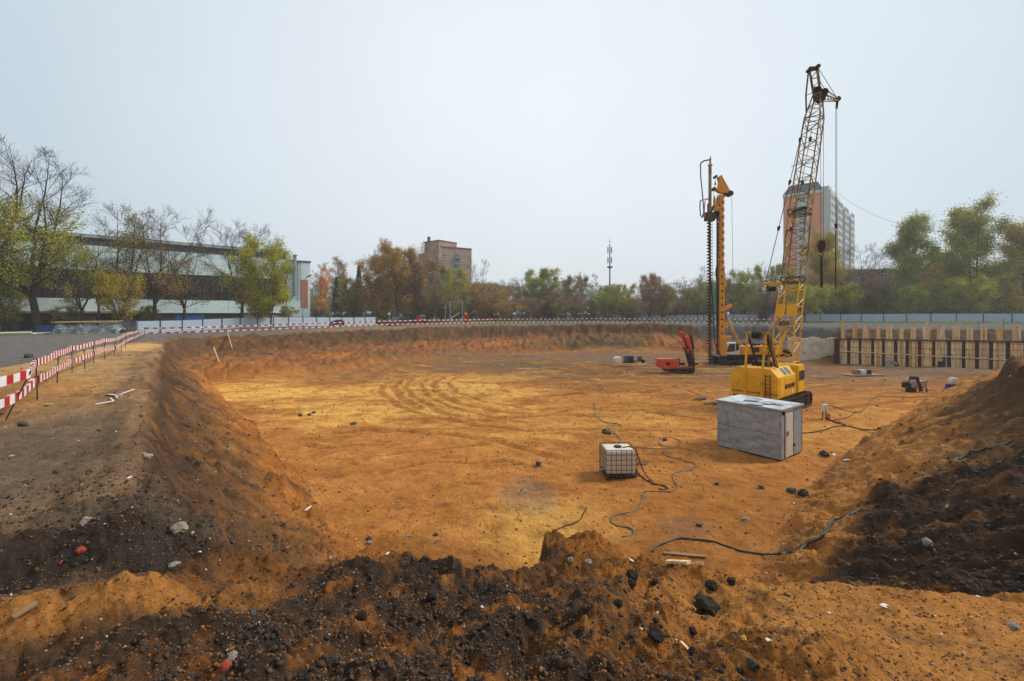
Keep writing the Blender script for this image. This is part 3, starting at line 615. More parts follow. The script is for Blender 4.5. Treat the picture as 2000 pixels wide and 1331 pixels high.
# five storey block on the right
M['greybrick'] = mat('grey_brick', srgb(106, 98, 94), .9, var=.12, scale=.8, col2=srgb(84, 76, 72), mix=(.5, .6), mscale=.5)
ap = empty('low_apartment_block', (150, 150, 3.8), label='dark grey five storey block with white windows behind the right hand trees', cat='building')
F5 = Frame((112, 158), (185, 142), 6.0)
bpart(F5.box(MB(), 0, F5.L, -2.5, 14.6, -12, 0), 'wall', 'greybrick', ap); bpart(F5.box(MB(), -.4, F5.L + .4, 14.6, 15.1, -12.4, .5), 'roof', 'steel', ap)
for i in range(18):
    for k in range(5):
        a = 1.6 + i * 4.1; z = 12.0 - k * 2.95
        if i % 4 == 2: bpart(F5.box(MB(), a - .2, a + 2.6, z - .8, z + .3, 0, .9), 'balcony', 'balcony', ap)
        window_unit(F5, ap, a, a + 1.9, z, z + 1.5, 0, 'white', 'oldglass')
# pale low building seen between the trunks
lw = empty('low_white_building', (52, 190, 3.4), label='low pale building seen through the trees left of the auger', cat='building')
F6 = Frame((38, 196), (88, 192), 6.0); bpart(F6.box(MB(), 0, F6.L, -3, 5.6, -12, 0), 'wall', 'palewall', lw); bpart(F6.box(MB(), -.3, F6.L + .3, 5.6, 6.1, -12, .4), 'roof', 'roof', lw)
for i in range(16): window_unit(F6, lw, 1.2 + i * 3.05, 3.0 + i * 3.05, 1.2, 3.2)
# far slab faint in the mist
fs = empty('distant_block', (34, 330, 3), label='faint pale apartment block far off between the green trees', cat='building')
F7 = Frame(tuple(P(1086, 0, 330).xy), tuple(P(1112, 0, 326).xy), 6.0); bpart(F7.box(MB(), 0, F7.L, -3, 22.5, -12, 0), 'wall', 'palewall', fs); bpart(F7.box(MB(), 0, F7.L, 22.5, 23, -12, .3), 'roof', 'roof', fs)
for i in range(3):
    for k in range(7): window_unit(F7, fs, 1 + i * 3, 2.6 + i * 3, 19 - k * 2.9, 20.6 - k * 2.9)

# telecom mast
tm = empty('telecom_mast', (P(1191, 0, 170).x, 170, 3.3), label='slim grey telecom mast with panel antennas above the middle tree line', cat='mast')
mx_ = MB(); mx_.cyl((0, 0, 0), (0, 0, 28.5), .42, 10, .2); mx_.build('pole', M['steel'], tm)
pt = MB(); pt.cyl((0, 0, 19.6), (0, 0, 20.1), 1.0, 12); pt.build('platform', M['darksteel'], tm)
for zc in (22.5, 26.3):
    for k in range(3):
        t = k * 2.094 + .4; q = MB(); q.box((math.cos(t) * .75, math.sin(t) * .75, zc), (.38, .22, 2.3), rz=t); q.bar((0, 0, zc), (math.cos(t) * .7, math.sin(t) * .7, zc), .1); q.build('antenna', M['steel'], tm)
q = MB(); q.cyl((0, 0, 28.5), (0, 0, 31), .05, 6); q.bar((-.6, 0, 29.5), (.6, 0, 29.5), .08); q.build('lightning_rod', M['darksteel'], tm)

# street lamp at the end of the hall
sl_ = empty('street_lamp', (P(591, 0, 100).x, 100, 3.0), label='street lamp with one raised arm at the right end of the pale hall', cat='street lamp')
q = MB(); q.cyl((0, 0, 0), (0, 0, 9.4), .11, 8, .07); q.build('pole', M['steel'], sl_); q = MB(); q.tube([(0, 0, 9.3), (.4, -.2, 10.2), (1.3, -.5, 10.9)], .06, 6); q.build('arm', M['steel'], sl_)
q = MB(); q.box((1.7, -.6, 11.1), (1.0, .35, .22), M=Matrix.Rotation(R(-18), 3, 'Y')); q.build('lamp_head', M['darksteel'], sl_, bevel=.05)

# overhead wire from the tower to the right tree
q = MB(); a = Vector((122, 172, 52)); b = P(1850, 455, 120); pts = [a.lerp(b, t / 14) - Vector((0, 0, 3.0 * 4 * (t / 14) * (1 - t / 14))) for t in range(15)]
q.tube(pts, .04, 5); tag(q.build('overhead_wire', M['darksteel']), 'thin overhead wire sagging from the tall tower towards the right tree', 'wire')

# ---------------------------------------------------------------- fences
def sheet_mesh(w_, h_, name='fence_sheet'):
    v = []; f = []; n = 18
    for i in range(n + 1):
        z = .12 + (h_ - .14) * i / n; y = (-.02 if i % 3 == 0 else .012)
        v += [(0.06, y, z), (w_ - .06, y, z)]
    for i in range(n): f.append((2 * i, 2 * i + 1, 2 * i + 3, 2 * i + 2))
    k = len(v); v += [(x, y + .03, z) for (x, y, z) in v[:]]
    f += [(a + k, d + k, c + k, b + k) for (a, b, c, d) in f[:]]
    f += [(0, 2 * n, 2 * n + k, k), (1, k + 1, k + 2 * n + 1, 2 * n + 1), (2 * n, 2 * n + 1, 2 * n + 1 + k, 2 * n + k), (0, k, k + 1, 1)]
    me = bpy.data.meshes.new(name); me.from_pydata(v, [], f); me.materials.append(M['fence']); return me
def mesh_of(mb, name, m):
    o = mb.build(name, m); me = o.data; bpy.data.objects.remove(o); return me
def fence(name, p0, p1, n, h, label, zfun):
    p0 = Vector(p0); p1 = Vector(p1); d = (p1 - p0); L = d.length / n; d.normalize(); rz = math.atan2(d.y, d.x)
    r = empty(name, (p0.x, p0.y, zfun(p0.x, p0.y)), rz, label, 'fence')
    sm = sheet_mesh(L, h); pm = mesh_of(MB().box((0, 0, h / 2), (.14, .12, h + .06)), 'post', M['postblue']); rm = mesh_of(MB().box((L / 2, 0, 0), (L - .14, .05, .07)), 'rail', M['postblue'])
    for i in range(n + 1):
        q = p0 + d * (L * i); z = zfun(q.x, q.y) - r.location.z
        o = bpy.data.objects.new('post', pm); COL.objects.link(o); o.parent = r; o.location = (L * i, 0, z)
        if i < n:
            q2 = p0 + d * (L * (i + 1)); z2 = zfun(q2.x, q2.y) - r.location.z; tilt = -math.atan2(z2 - z, L)
            o = bpy.data.objects.new('panel', sm); COL.objects.link(o); o.parent = r; o.location = (L * i, rng.uniform(-.015, .015), z); o.rotation_euler = (rng.uniform(-.01, .01), tilt, 0)
            for zz in (.08, h): 
                o = bpy.data.objects.new('rail', rm); COL.objects.link(o); o.parent = r; o.location = (L * i, .05, z + zz); o.rotation_euler = (0, tilt, 0)
    return r
gz = lambda x, y: float(ground_exact(np.array([float(x)]), np.array([float(y)]))[0]) - .02
fence('site_fence', (-58.5, 71), (-32.3, 108), 15, 2.0, 'pale blue sheet metal fence in front of the workshop hall and left trees', gz)
fence('site_fence', (-17.3, 193), (118, 75.3), 45, 2.0, 'long pale blue sheet metal fence crossing behind the pit to the right edge', gz)
# green net fence behind it
M['greenpaint'] = mat('green_paint', srgb(44, 96, 72), .6, var=.1)
gf = empty('mesh_fence', (14, 178, 3.3), label='thin green wire mesh fence standing behind the long pale fence', cat='fence')
A_ = Vector((14, 178, 0)); B_ = Vector((128, 79, 0)); n = 34; wires = MB()
gm = mesh_of(MB().box((0, 0, 1.7), (.12, .12, 3.4)), 'post', M['greenpaint'])
for i in range(n + 1):
    q = A_.lerp(B_, i / n); z = gz(q.x, q.y); o = bpy.data.objects.new('post', gm); COL.objects.link(o); o.parent = gf; o.location = (q.x - 14, q.y - 178, z - 3.3)
    if i < n:
        q2 = A_.lerp(B_, (i + 1) / n); z2 = gz(q2.x, q2.y)
        for k in range(9): wires.bar((q.x - 14, q.y - 178, z - 3.3 + .6 + k * .34), (q2.x - 14, q2.y - 178, z2 - 3.3 + .6 + k * .34), .025)
        for k in range(20):
            t = (k + .5) / 20; x, y, zz = q.x + (q2.x - q.x) * t, q.y + (q2.y - q.y) * t, z + (z2 - z) * t; wires.bar((x - 14, y - 178, zz - 3.3 + .5), (x - 14, y - 178, zz - 3.3 + 3.35), .02)
wires.build('wire_mesh', M['greenpaint'], gf, kind='stuff')
# ---------------------------------------------------------------- trees
def leafmat(name, c1, c2, c3=None):
    k_ = 1.45 if 'yellow_leaves' == name else 1.95; c1 = c1 * k_; c2 = c2 * k_; c3 = None if c3 is None else c3 * k_
    m = bpy.data.materials.new(name); m.use_nodes = True; t = m.node_tree; b = t.nodes['Principled BSDF']; N, L = t.nodes.new, t.links.new
    ge = N('ShaderNodeNewGeometry'); tc = N('ShaderNodeTexCoord'); n = N('ShaderNodeTexNoise'); n.inputs['Scale'].default_value = .45; n.inputs['Detail'].default_value = 3; L(tc.outputs['Object'], n.inputs['Vector'])
    ad = N('ShaderNodeMath'); ad.operation = 'MULTIPLY_ADD'; ad.inputs[1].default_value = .45; L(ge.outputs['Random Per Island'], ad.inputs[0])
    sc_ = N('ShaderNodeMapRange'); sc_.inputs[1].default_value = .3; sc_.inputs[2].default_value = .7; sc_.inputs[3].default_value = 0; sc_.inputs[4].default_value = .55; L(n.outputs['Fac'], sc_.inputs[0]); L(sc_.outputs[0], ad.inputs[2])
    r = N('ShaderNodeValToRGB'); e = r.color_ramp.elements; e[0].position = .1; e[0].color = (*c1, 1); e[1].position = .9; e[1].color = (*c2, 1)
    if c3 is not None: x = e.new(.5); x.color = (*c3, 1)
    L(ad.outputs[0], r.inputs[0]); L(r.outputs[0], b.inputs['Base Color']); b.inputs['Roughness'].default_value = .7; b.inputs['Specular IOR Level'].default_value = .2
    tl = N('ShaderNodeBsdfTranslucent'); L(r.outputs[0], tl.inputs[0]); mx = N('ShaderNodeMixShader'); mx.inputs[0].default_value = .35
    L(b.outputs[0], mx.inputs[1]); L(tl.outputs[0], mx.inputs[2]); L(mx.outputs[0], t.nodes['Material Output'].inputs['Surface'])
    return m
LM = {'yellow': leafmat('yellow_leaves', srgb(124, 112, 34), srgb(192, 160, 54), srgb(156, 136, 42)), 'yg': leafmat('yellow_green_leaves', srgb(88, 94, 34), srgb(168, 152, 50), srgb(126, 124, 40)),
 'green': leafmat('green_leaves', srgb(84, 90, 34), srgb(152, 146, 54), srgb(116, 118, 42)), 'olive': leafmat('olive_leaves', srgb(84, 80, 42), srgb(140, 124, 66), srgb(110, 102, 54)),
 'rust': leafmat('rusty_leaves', srgb(104, 82, 44), srgb(164, 126, 64), srgb(132, 104, 50)), 'orange': leafmat('orange_leaves', srgb(160, 108, 50), srgb(212, 160, 84), srgb(186, 134, 64)),
 'brown': leafmat('brown_leaves', srgb(92, 72, 56), srgb(142, 116, 84), srgb(116, 94, 70)), 'mauve': leafmat('mauve_leaves', srgb(108, 82, 64), srgb(156, 120, 94), srgb(130, 98, 78)), 'pine': leafmat('pine_needles', srgb(34, 48, 36), srgb(62, 76, 54))}
M['bark'] = mat('bark', srgb(74, 64, 56), .95, var=.25, scale=6, bump=.5, bscale=12, stretch=(1, 1, .25))
M['barkpale'] = mat('pale_bark', srgb(128, 118, 108), .95, var=.2, scale=6)

def skeleton(rg, H, cb, cw, leaders, lead_ang, nl1, nl2, nl3, r0, prof, up=.35, droop=0.0):
    """lists of (a, b, ra, rb, level)"""
    S = []
    def branch(p, d, L, r, lvl, nseg, wig, upw, r1=.35):
        pts = [(p.copy(), r)]; d = d.normalized()
        for i in range(nseg):
            d = (d + Vector((rg.gauss(0, wig), rg.gauss(0, wig), rg.gauss(0, wig) + upw))).normalized(); q = pts[-1][0] + d * (L / nseg); rr = r * (1 - (1 - r1) * (i + 1) / nseg)
            S.append((pts[-1][0], q, pts[-1][1], rr, lvl)); pts.append((q, rr))
        return pts, d
    def along(pts, f):
        x = f * (len(pts) - 1); i = min(int(x), len(pts) - 2); t = x - i; return pts[i][0].lerp(pts[i + 1][0], t), pts[i][1] * (1 - t) + pts[i + 1][1] * t, (pts[i + 1][0] - pts[i][0]).normalized()
    tp, td = branch(Vector((0, 0, -.3)), Vector((rg.gauss(0, .03), rg.gauss(0, .03), 1)), H * cb + .3, r0, 0, 4, .03, .05, .8)
    for l in range(leaders):
        az = 2 * math.pi * (l + rg.random() * .5) / leaders; an = lead_ang * (.6 + .6 * rg.random()) if leaders > 1 else 0
        d0 = Vector((math.sin(an) * math.cos(az), math.sin(an) * math.sin(az), math.cos(an)))
        LL = H * (1 - cb) * (1.02 if l == 0 else .78 + .22 * rg.random())
        lp, _ = branch(tp[-1][0], d0, LL, tp[-1][1] * (.95 if leaders == 1 else .72), 0, 8, .07, .08, .08)
        for i in range(nl1):
            f = (i + rg.random()) / nl1; f = f ** .9; p, r, dd = along(lp, f); hh = (p.z / H - cb) / (1 - cb)
            L1 = H * cw * prof(max(0, min(1, hh))) * (.6 + .6 * rg.random())
            if L1 < .3: L1 = .3
            a = rg.random() * 2 * math.pi; o = Vector((math.cos(a), math.sin(a), 0)); o = (o + dd * (up + .5 * hh)).normalized()
            b1, _ = branch(p, o, L1, max(.02, r * .5), 1, 5, .14, .06 - droop, .3)
            for j in range(nl2):
                f2 = .2 + .8 * (j + rg.random()) / nl2; p2, r2, d2 = along(b1, f2); L2 = L1 * (.5 - .25 * f2) * (.6 + .8 * rg.random()) + .25
                o2 = (d2 + Vector((rg.gauss(0, .6), rg.gauss(0, .6), rg.gauss(0, .5) + .15))).normalized(); b2, _ = branch(p2, o2, L2, max(.014, r2 * .5), 2, 3, .16, .07 - droop, .5)
                for k in range(nl3):
                    f3 = .15 + .85 * (k + rg.random()) / nl3; p3, r3, d3 = along(b2, f3); L3 = L2 * .45 * (.6 + .8 * rg.random()) + .22
                    o3 = (d3 + Vector((rg.gauss(0, .6), rg.gauss(0, .6), rg.gauss(0, .5) + .12))).normalized(); branch(p3, o3, L3, .011, 3, 2, .15, .05 - droop, .5)
    return S
def seg_arrays(S, lv):
    T = [s for s in S if s[4] in lv]
    a = np.array([s[0][:] for s in T]); b = np.array([s[1][:] for s in T]); ra = np.array([s[2] for s in T]); rb = np.array([s[3] for s in T]); return a, b, ra, rb
def tubes(S, lv, n, name, m, rmin=0.0):
    a, b, ra, rb = seg_arrays(S, lv); ra = np.maximum(ra, rmin); rb = np.maximum(rb, rmin); d = b - a; d /= np.linalg.norm(d, axis=1)[:, None] + 1e-9
    u = np.where(np.abs(d[:, 2:3]) < .9, np.array([[0, 0, 1.]]), np.array([[1., 0, 0]])); x = np.cross(d, u); x /= np.linalg.norm(x, axis=1)[:, None]; y = np.cross(d, x)
    an = np.arange(n) * 2 * math.pi / n; ring = x[:, None, :] * np.cos(an)[None, :, None] + y[:, None, :] * np.sin(an)[None, :, None]
    V = np.concatenate([a[:, None] + ring * ra[:, None, None], b[:, None] + ring * rb[:, None, None]], 1).reshape(-1, 3)
    k = np.arange(len(a))[:, None] * 2 * n; i = np.arange(n)[None]; j = (i + 1) % n; F = np.stack([k + i, k + j, k + n + j, k + n + i], -1).reshape(-1, 4)
    o = fast_mesh(name, V, F, m, smooth=n > 4); me = o.data; bpy.data.objects.remove(o); return me
def leaves(S, nrs, H, n, size, lo, hi, clump, name, m, spread=.5):
    a, b, ra, rb = seg_arrays(S, (2, 3)); c = (a + b) / 2; h = c[:, 2] / H
    wgt = sstep(lo - .12, lo + .05, h) * sstep(hi + .12, hi - .08, h)
    cl = pn(c[:, 0] * .35 + 7, c[:, 1] * .35 + c[:, 2] * .21, 3) + .6 * pn(c[:, 0] * .9, c[:, 2] * .9 + c[:, 1] * .5, 4); wgt = wgt * np.clip(.5 + clump * cl, 0.02, 1.6)
    wgt /= wgt.sum(); i = nrs.choice(len(c), n, p=wgt); t = nrs.rand(n, 1); p = a[i] * (1 - t) + b[i] * t + nrs.normal(0, spread * .5, (n, 3))
    d = nrs.normal(size=(n, 3)); d /= np.linalg.norm(d, axis=1)[:, None]; e = np.cross(d, nrs.normal(size=(n, 3))); e /= np.linalg.norm(e, axis=1)[:, None]
    s = size * (.6 + .8 * nrs.rand(n, 1)); V = np.stack([p - d * s * .5, p + e * s * .32, p + d * s * .5, p - e * s * .32], 1).reshape(-1, 3); F = np.arange(n * 4).reshape(-1, 4)
    o = fast_mesh(name, V, F, m); me = o.data; bpy.data.objects.remove(o); return me
PR = {}
def proto(key, seed, H, cb, cw, leaders, la, n1, n2, n3, r0, prof, lf, up=.35, droop=0.0, bark='bark', rmin=.012):
    rg = random.Random(seed); nrs = np.random.RandomState(seed); S = skeleton(rg, H, cb, cw, leaders, la, n1, n2, n3, r0, prof, up, droop)
    d = {'H': H, 'trunk': tubes(S, (0, 1), 7, 'trunk', M[bark]), 'twigs': tubes(S, (2, 3), 3, 'branches', M[bark], rmin)}
    if lf: d['crown'] = leaves(S, nrs, H, *lf[:5], 'crown', LM['yg'], lf[5])
    PR[key] = d
dome = lambda h: math.sqrt(max(0, 1 - (h * 1.0 - .25) ** 2 / .62)) * .9
cone = lambda h: 1.02 - .95 * h
oval = lambda h: math.sin(math.pi * min(1, .12 + .86 * h)) ** .7
proto('bare', 1, 18, .22, .28, 3, R(24), 13, 8, 6, .30, dome, (2600, .2, .12, .5, .5, .5))
proto('bare2', 2, 18, .26, .23, 2, R(18), 18, 8, 6, .26, dome, (1600, .2, .12, .65, .8, .5))
proto('half', 3, 26, .20, .27, 4, R(26), 13, 8, 6, .52, dome, (10000, .25, .10, .66, 1.2, .9))
proto('half2', 4, 20, .22, .24, 3, R(20), 13, 8, 5, .32, dome, (6500, .22, .08, .85, 1.3, .8))
proto('dense', 5, 16, .10, .30, 4, R(24), 12, 7, 4, .26, oval, (26000, .27, .06, 1.0, .5, .8))
proto('dense2', 6, 20, .12, .26, 4, R(22), 13, 7, 4, .32, oval, (26000, .30, .06, 1.0, .8, .9))
proto('tall', 7, 24, .07, .36, 2, R(12), 24, 9, 4, .40, lambda h: 1.0 - .72 * h, (42000, .28, .02, 1.0, .5, 1.1))
proto('wispy', 8, 20, .12, .16, 2, R(8), 18, 7, 5, .22, dome, (9000, .2, .06, .9, .6, .6), up=.9)
proto('bush', 9, 12, .06, .36, 5, R(34), 9, 7, 4, .2, oval, (16000, .26, .0, 1.0, .8, .8), up=.6)
proto('thin', 10, 18, .16, .14, 2, R(8), 18, 7, 5, .15, dome, None, up=1.0)
proto('small', 12, 8, .18, .38, 4, R(32), 9, 7, 4, .15, oval, (10000, .22, .1, 1.0, .7, .5))
def conifer():
    rg = random.Random(21); S = []; H = 20
    S.append((Vector((0, 0, 0)), Vector((0, 0, H)), .25, .03, 0))
    for i in range(120):
        z = 2 + (H - 2.3) * i / 120; L = 3.6 * (1 - z / H) ** .85 + .25; az = i * 2.4 + rg.random(); d = Vector((math.cos(az), math.sin(az), -.25)).normalized()
        e = Vector((0, 0, z)) + d * L; S.append((Vector((0, 0, z)), e, .04, .015, 2))
        for k in range(4): t = .3 + .2 * k; p = Vector((0, 0, z)).lerp(e, t); S.append((p, p + Vector((rg.gauss(0, .5), rg.gauss(0, .5), -.25)) * (.6 * L / 2), .015, .01, 3))
    PR['conifer'] = {'H': H, 'trunk': tubes(S, (0,), 7, 'trunk', M['bark']), 'twigs': tubes(S, (2, 3), 3, 'branches', M['bark']), 'crown': leaves(S, np.random.RandomState(4), H, 12000, .32, .02, 1.0, .3, 'crown', LM['pine'], .3)}
conifer()
def tree(name, px, y, top, key, leaf, label, group=None, cat='tree', wide=1.0, rot=None, bark=None, base=None):
    p = PR[key]; x = (px - 1000) / FPX * y; zb = gz(x, y) if base is None else base; h = CZ + (HY - top) / FPX * y - zb; s = h / p['H']
    r = empty(name, (x, y, zb), rng.random() * 6.28 if rot is None else rot, label, cat, group); r.scale = (s * wide, s * wide, s)
    for (k, nm) in (('trunk', 'trunk'), ('twigs', 'branches'), ('crown', 'crown')):
        if k == 'crown' and (leaf is None or 'crown' not in p): continue
        o = bpy.data.objects.new(nm, p[k]); COL.objects.link(o); o.parent = r
        if k == 'crown': o.material_slots[0].link = 'OBJECT'; o.material_slots[0].material = LM[leaf]
        elif bark: o.material_slots[0].link = 'OBJECT'; o.material_slots[0].material = M[bark]
    return r
# left row
tree('linden_tree', -8, 66, 285, 'half', 'yg', 'tall half bare tree cut off by the left edge of the frame', rot=1.0)
tree('linden_tree', 76, 71, 305, 'half', 'yg', 'tallest left tree with thick forked trunk and bare spreading top', rot=2.2, wide=1.0)
tree('linden_tree', 8, 74, 520, 'small', 'yg', 'low green yellow tree at the left edge behind the thick forked trunk', wide=.7)
tree('linden_tree', 158, 72, 455, 'half2', 'yg', 'slender leaning tree right of the tall forked one', rot=.4, wide=1.0)
tree('maple_tree', 232, 73, 540, 'small', 'yellow', 'small golden maple beside the wrapped timber pile', wide=.66)
tree('linden_tree', 246, 77, 400, 'half2', 'olive', 'half bare tree with twiggy top behind the small golden maple', rot=3.0)
tree('linden_tree', 300, 79, 412, 'bare', 'yellow', 'bare tree with yellow leaves low down behind the first fence panels', rot=.2)
tree('linden_tree', 358, 82, 462, 'half2', 'brown', 'tree with thin brown leaves between the bare trees by the hall', rot=5.0)
tree('linden_tree', 472, 88, 435, 'bare', 'yg', 'round bare tree just left of the bright yellow green maple', rot=1.6, wide=1.05)
tree('maple_tree', 528, 86, 472, 'dense', 'yg', 'full yellow green maple at the right end of the pale hall', rot=2.5, wide=.78)
tree('linden_tree', 195, 80, 470, 'bare2', 'olive', 'thin bare tree standing close to the hall wall', rot=4.0)
tree('maple_tree', 498, 86, 572, 'small', 'yellow', 'small yellow tree under the round bare one', wide=.8)
# middle, single trees
mid = [('birch_tree', 628, 128, 512, 'wispy', 'orange', 'slim orange birch right of the pale hall', 1.0), ('birch_tree', 668, 132, 500, 'wispy', 'rust', 'bare topped reddish birch beside the slim orange one', 1.2), ('spruce_tree', 657, 126, 540, 'conifer', 'pine', 'narrow dark spruce between the two birches', .8),
 ('spruce_tree', 701, 134, 516, 'conifer', 'pine', 'dark spruce tip left of the big rusty trees', .8), ('willow_tree', 690, 122, 545, 'dense2', 'olive', 'olive green tree in front of the dark spruce tip', 1.1), ('oak_tree', 738, 118, 505, 'dense', 'rust', 'left one of the big rusty trees by the site gate', 1.0),
 ('oak_tree', 778, 120, 484, 'dense2', 'rust', 'tallest rusty oak behind the parked dark car', 1.05), ('oak_tree', 818, 122, 503, 'dense', 'brown', 'brown oak in front of the tan tower block', .95), ('ash_tree', 765, 140, 476, 'bare2', None, 'bare ash whose twigs rise above the rusty oaks', .9), ('ash_tree', 800, 142, 478, 'bare', None, 'second bare ash close to the tan tower block', .8),
 ('ash_tree', 848, 130, 520, 'bare2', 'brown', 'bare brownish ash at the foot of the tan tower block', 1.0), ('willow_tree', 886, 140, 524, 'dense2', 'yg', 'light green willow in front of the tan tower block', .9), ('willow_tree', 862, 126, 560, 'bush', 'olive', 'dark olive bushy tree beside the steel gate frame', 1.0),
 ('ash_tree', 930, 150, 512, 'bare2', None, 'spindly bare tree right of the tan tower block', .7), ('oak_tree', 950, 140, 556, 'bush', 'rust', 'low rusty bushy tree behind the start of the long fence', 1.2), ('poplar_tree', 1062, 150, 526, 'dense2', 'green', 'pointed green tree left of centre behind the long fence', 1.0),
 ('poplar_tree', 1040, 148, 548, 'dense', 'green', 'rounder green tree touching the pointed one', .9), ('willow_tree', 1125, 148, 540, 'dense2', 'olive', 'olive tree halfway between the pointed green tree and the mast', .9), ('ash_tree', 1154, 150, 540, 'bare2', 'brown', 'bare tree left of the telecom mast', .9), ('ash_tree', 1140, 160, 536, 'thin', None, 'thin bare tree left of the telecom mast', 1.0),
 ('willow_tree', 1188, 140, 562, 'bush', 'green', 'green bushy tree hiding the foot of the telecom mast', 1.1), ('willow_tree', 1216, 142, 556, 'dense2', 'yg', 'yellow green tree right of the telecom mast', .9), ('maple_tree', 1268, 132, 538, 'dense2', 'mauve', 'mauve brown tree between the mast and the auger', .95), ('willow_tree', 1298, 132, 556, 'dense', 'olive', 'dull olive tree right of the mauve one', .9),
 ('ash_tree', 1338, 124, 545, 'bare', 'brown', 'bare dark tree just left of the auger', 1.0), ('ash_tree', 1362, 126, 552, 'bare2', None, 'leaning bare tree close to the auger', .9), ('poplar_tree', 1388, 120, 526, 'half2', 'green', 'green leaved tree right behind the auger', 1.0), ('ash_tree', 1428, 130, 538, 'bare2', 'brown', 'bare tree seen between drill mast and crane ropes', 1.0),
 ('poplar_tree', 1455, 124, 532, 'dense', 'green', 'muted green tree right of the drill mast', .8), ('ash_tree', 1478, 128, 524, 'bare', None, 'bare tree behind the yellow pulley beam', .8), ('spruce_tree', 1512, 130, 518, 'dense2', 'green', 'dark green tree left of the salmon tower foot', .8), ('oak_tree', 1494, 118, 575, 'bush', 'brown', 'brown bush under the yellow pulley beam', 1.0),
 ('poplar_tree', 1600, 118, 462, 'tall', 'yellow', 'large yellow poplar in front of the tall tower', 1.0), ('maple_tree', 1572, 108, 560, 'small', 'yg', 'small yellow green tree at the foot of the yellow poplar', 1.1), ('ash_tree', 1694, 122, 476, 'bare', 'brown', 'wide bare tree right of the tall tower', 1.05), ('ash_tree', 1668, 116, 530, 'bush', 'brown', 'brown twiggy bush tree beside the wide bare one', .9),
 ('poplar_tree', 1776, 116, 434, 'tall', 'green', 'tall green poplar in the middle of the right hand trees', 1.0), ('poplar_tree', 1908, 112, 410, 'tall', 'yg', 'largest yellow green poplar on the right', 1.15), ('maple_tree', 1842, 122, 512, 'dense', 'rust', 'rusty round tree between the two big right poplars', .9), ('poplar_tree', 2010, 108, 440, 'tall', 'yellow', 'golden poplar cut off by the right edge of the frame', 1.1),
 ('maple_tree', 1900, 104, 545, 'dense', 'yg', 'bright yellow green maple under the largest poplar', 1.2), ('spruce_tree', 1826, 135, 480, 'conifer', 'pine', 'dark bluish conifer behind the rusty round tree', 1.6), ('maple_tree', 1975, 118, 560, 'dense', 'olive', 'olive tree low at the right edge', .9), ('ash_tree', 1722, 116, 560, 'bush', 'olive', 'olive bush between the bare tree and the green poplar', .9),
 ('willow_tree', 1775, 106, 560, 'dense', 'green', 'low leafy green tree below the tall green poplar', .8), ('maple_tree', 1640, 112, 560, 'small', 'yg', 'yellow green sapling right of the yellow poplar', 1.0)]
for (nm, px, y, top, key, leaf, lab, wd) in mid: tree(nm, px, y, top, key, leaf, lab, wide=wd)
# hazy back rows
rg = random.Random(77); px = 596
while px < 1700:
    top = rg.uniform(548, 572) - (12 if px < 720 else 0); kk = rg.choice(['thin', 'thin', 'bare2', 'wispy', 'bush', 'half2']); lf = None if kk == 'thin' else rg.choice(['brown', 'olive', 'rust', 'brown', None]); adj = {None: 'bare', 'brown': 'brown leaved', 'olive': 'olive leaved', 'rust': 'rusty leaved'}[lf]; place = ('between the pale hall and the big rusty oaks' if px < 730 else 'behind the rusty oaks and tan tower' if px < 930 else 'between the tan tower and the pointed green tree' if px < 1060 else 'around the telecom mast' if px < 1250 else 'between the mauve tree and the auger' if px < 1385 else 'behind the drill mast' if px < 1540 else 'around the foot of the tall tower'); shp = {'thin': 'slim', 'bare2': 'spreading', 'wispy': 'wispy', 'bush': 'bushy', 'half2': 'broad'}[kk]
    tree('back_row_tree', px, rg.uniform(165, 195), top, kk, lf, f'{shp} {adj} back row tree {place}', 'trees of the hazy back row', wide=rg.uniform(1.1, 1.7)); px += rg.uniform(9, 16)
px = 590
while px < 2080:
    if not (1545 < px < 1590):
        lf = rg.choice(['olive', 'brown', 'green', 'brown', 'rust', 'olive'] if px < 1560 else ['yg', 'olive', 'yg', 'green', 'brown'])
        place = ('between the hall end and the gate' if px < 860 else 'behind the gate frame' if px < 930 else 'behind the long fence left of the mast' if px < 1190 else 'behind the long fence right of the mast' if px < 1380 else 'behind the drill rig' if px < 1560 else 'below the tall tower' if px < 1700 else 'below the green poplar' if px < 1840 else 'below the largest poplar' if px < 1960 else 'at the right edge')
        tree('bushy_tree', px, rg.uniform(132, 160) if px < 1500 else rg.uniform(118, 128), rg.uniform(572, 594), 'bush', lf, f"low {dict(yg='yellow green', olive='olive', brown='brown', green='green', rust='rusty')[lf]} bushy tree {place}", 'undergrowth trees along the fences', wide=rg.uniform(1.2, 1.7))
    px += rg.uniform(20, 30)
# bushes along the foot of the hall
for px, y, lab in ((130, 76, 'low bush in front of the hall behind the wrapped timber pile'), (20, 76, 'low bush in front of the hall at the left edge'), (290, 84, 'low bush behind the first fence panels'), (560, 92, 'low bush under the bright maple at the hall end')): tree('bushy_tree', px, y, 600, 'bush', 'olive', lab, 'bushes along the hall', wide=1.0)
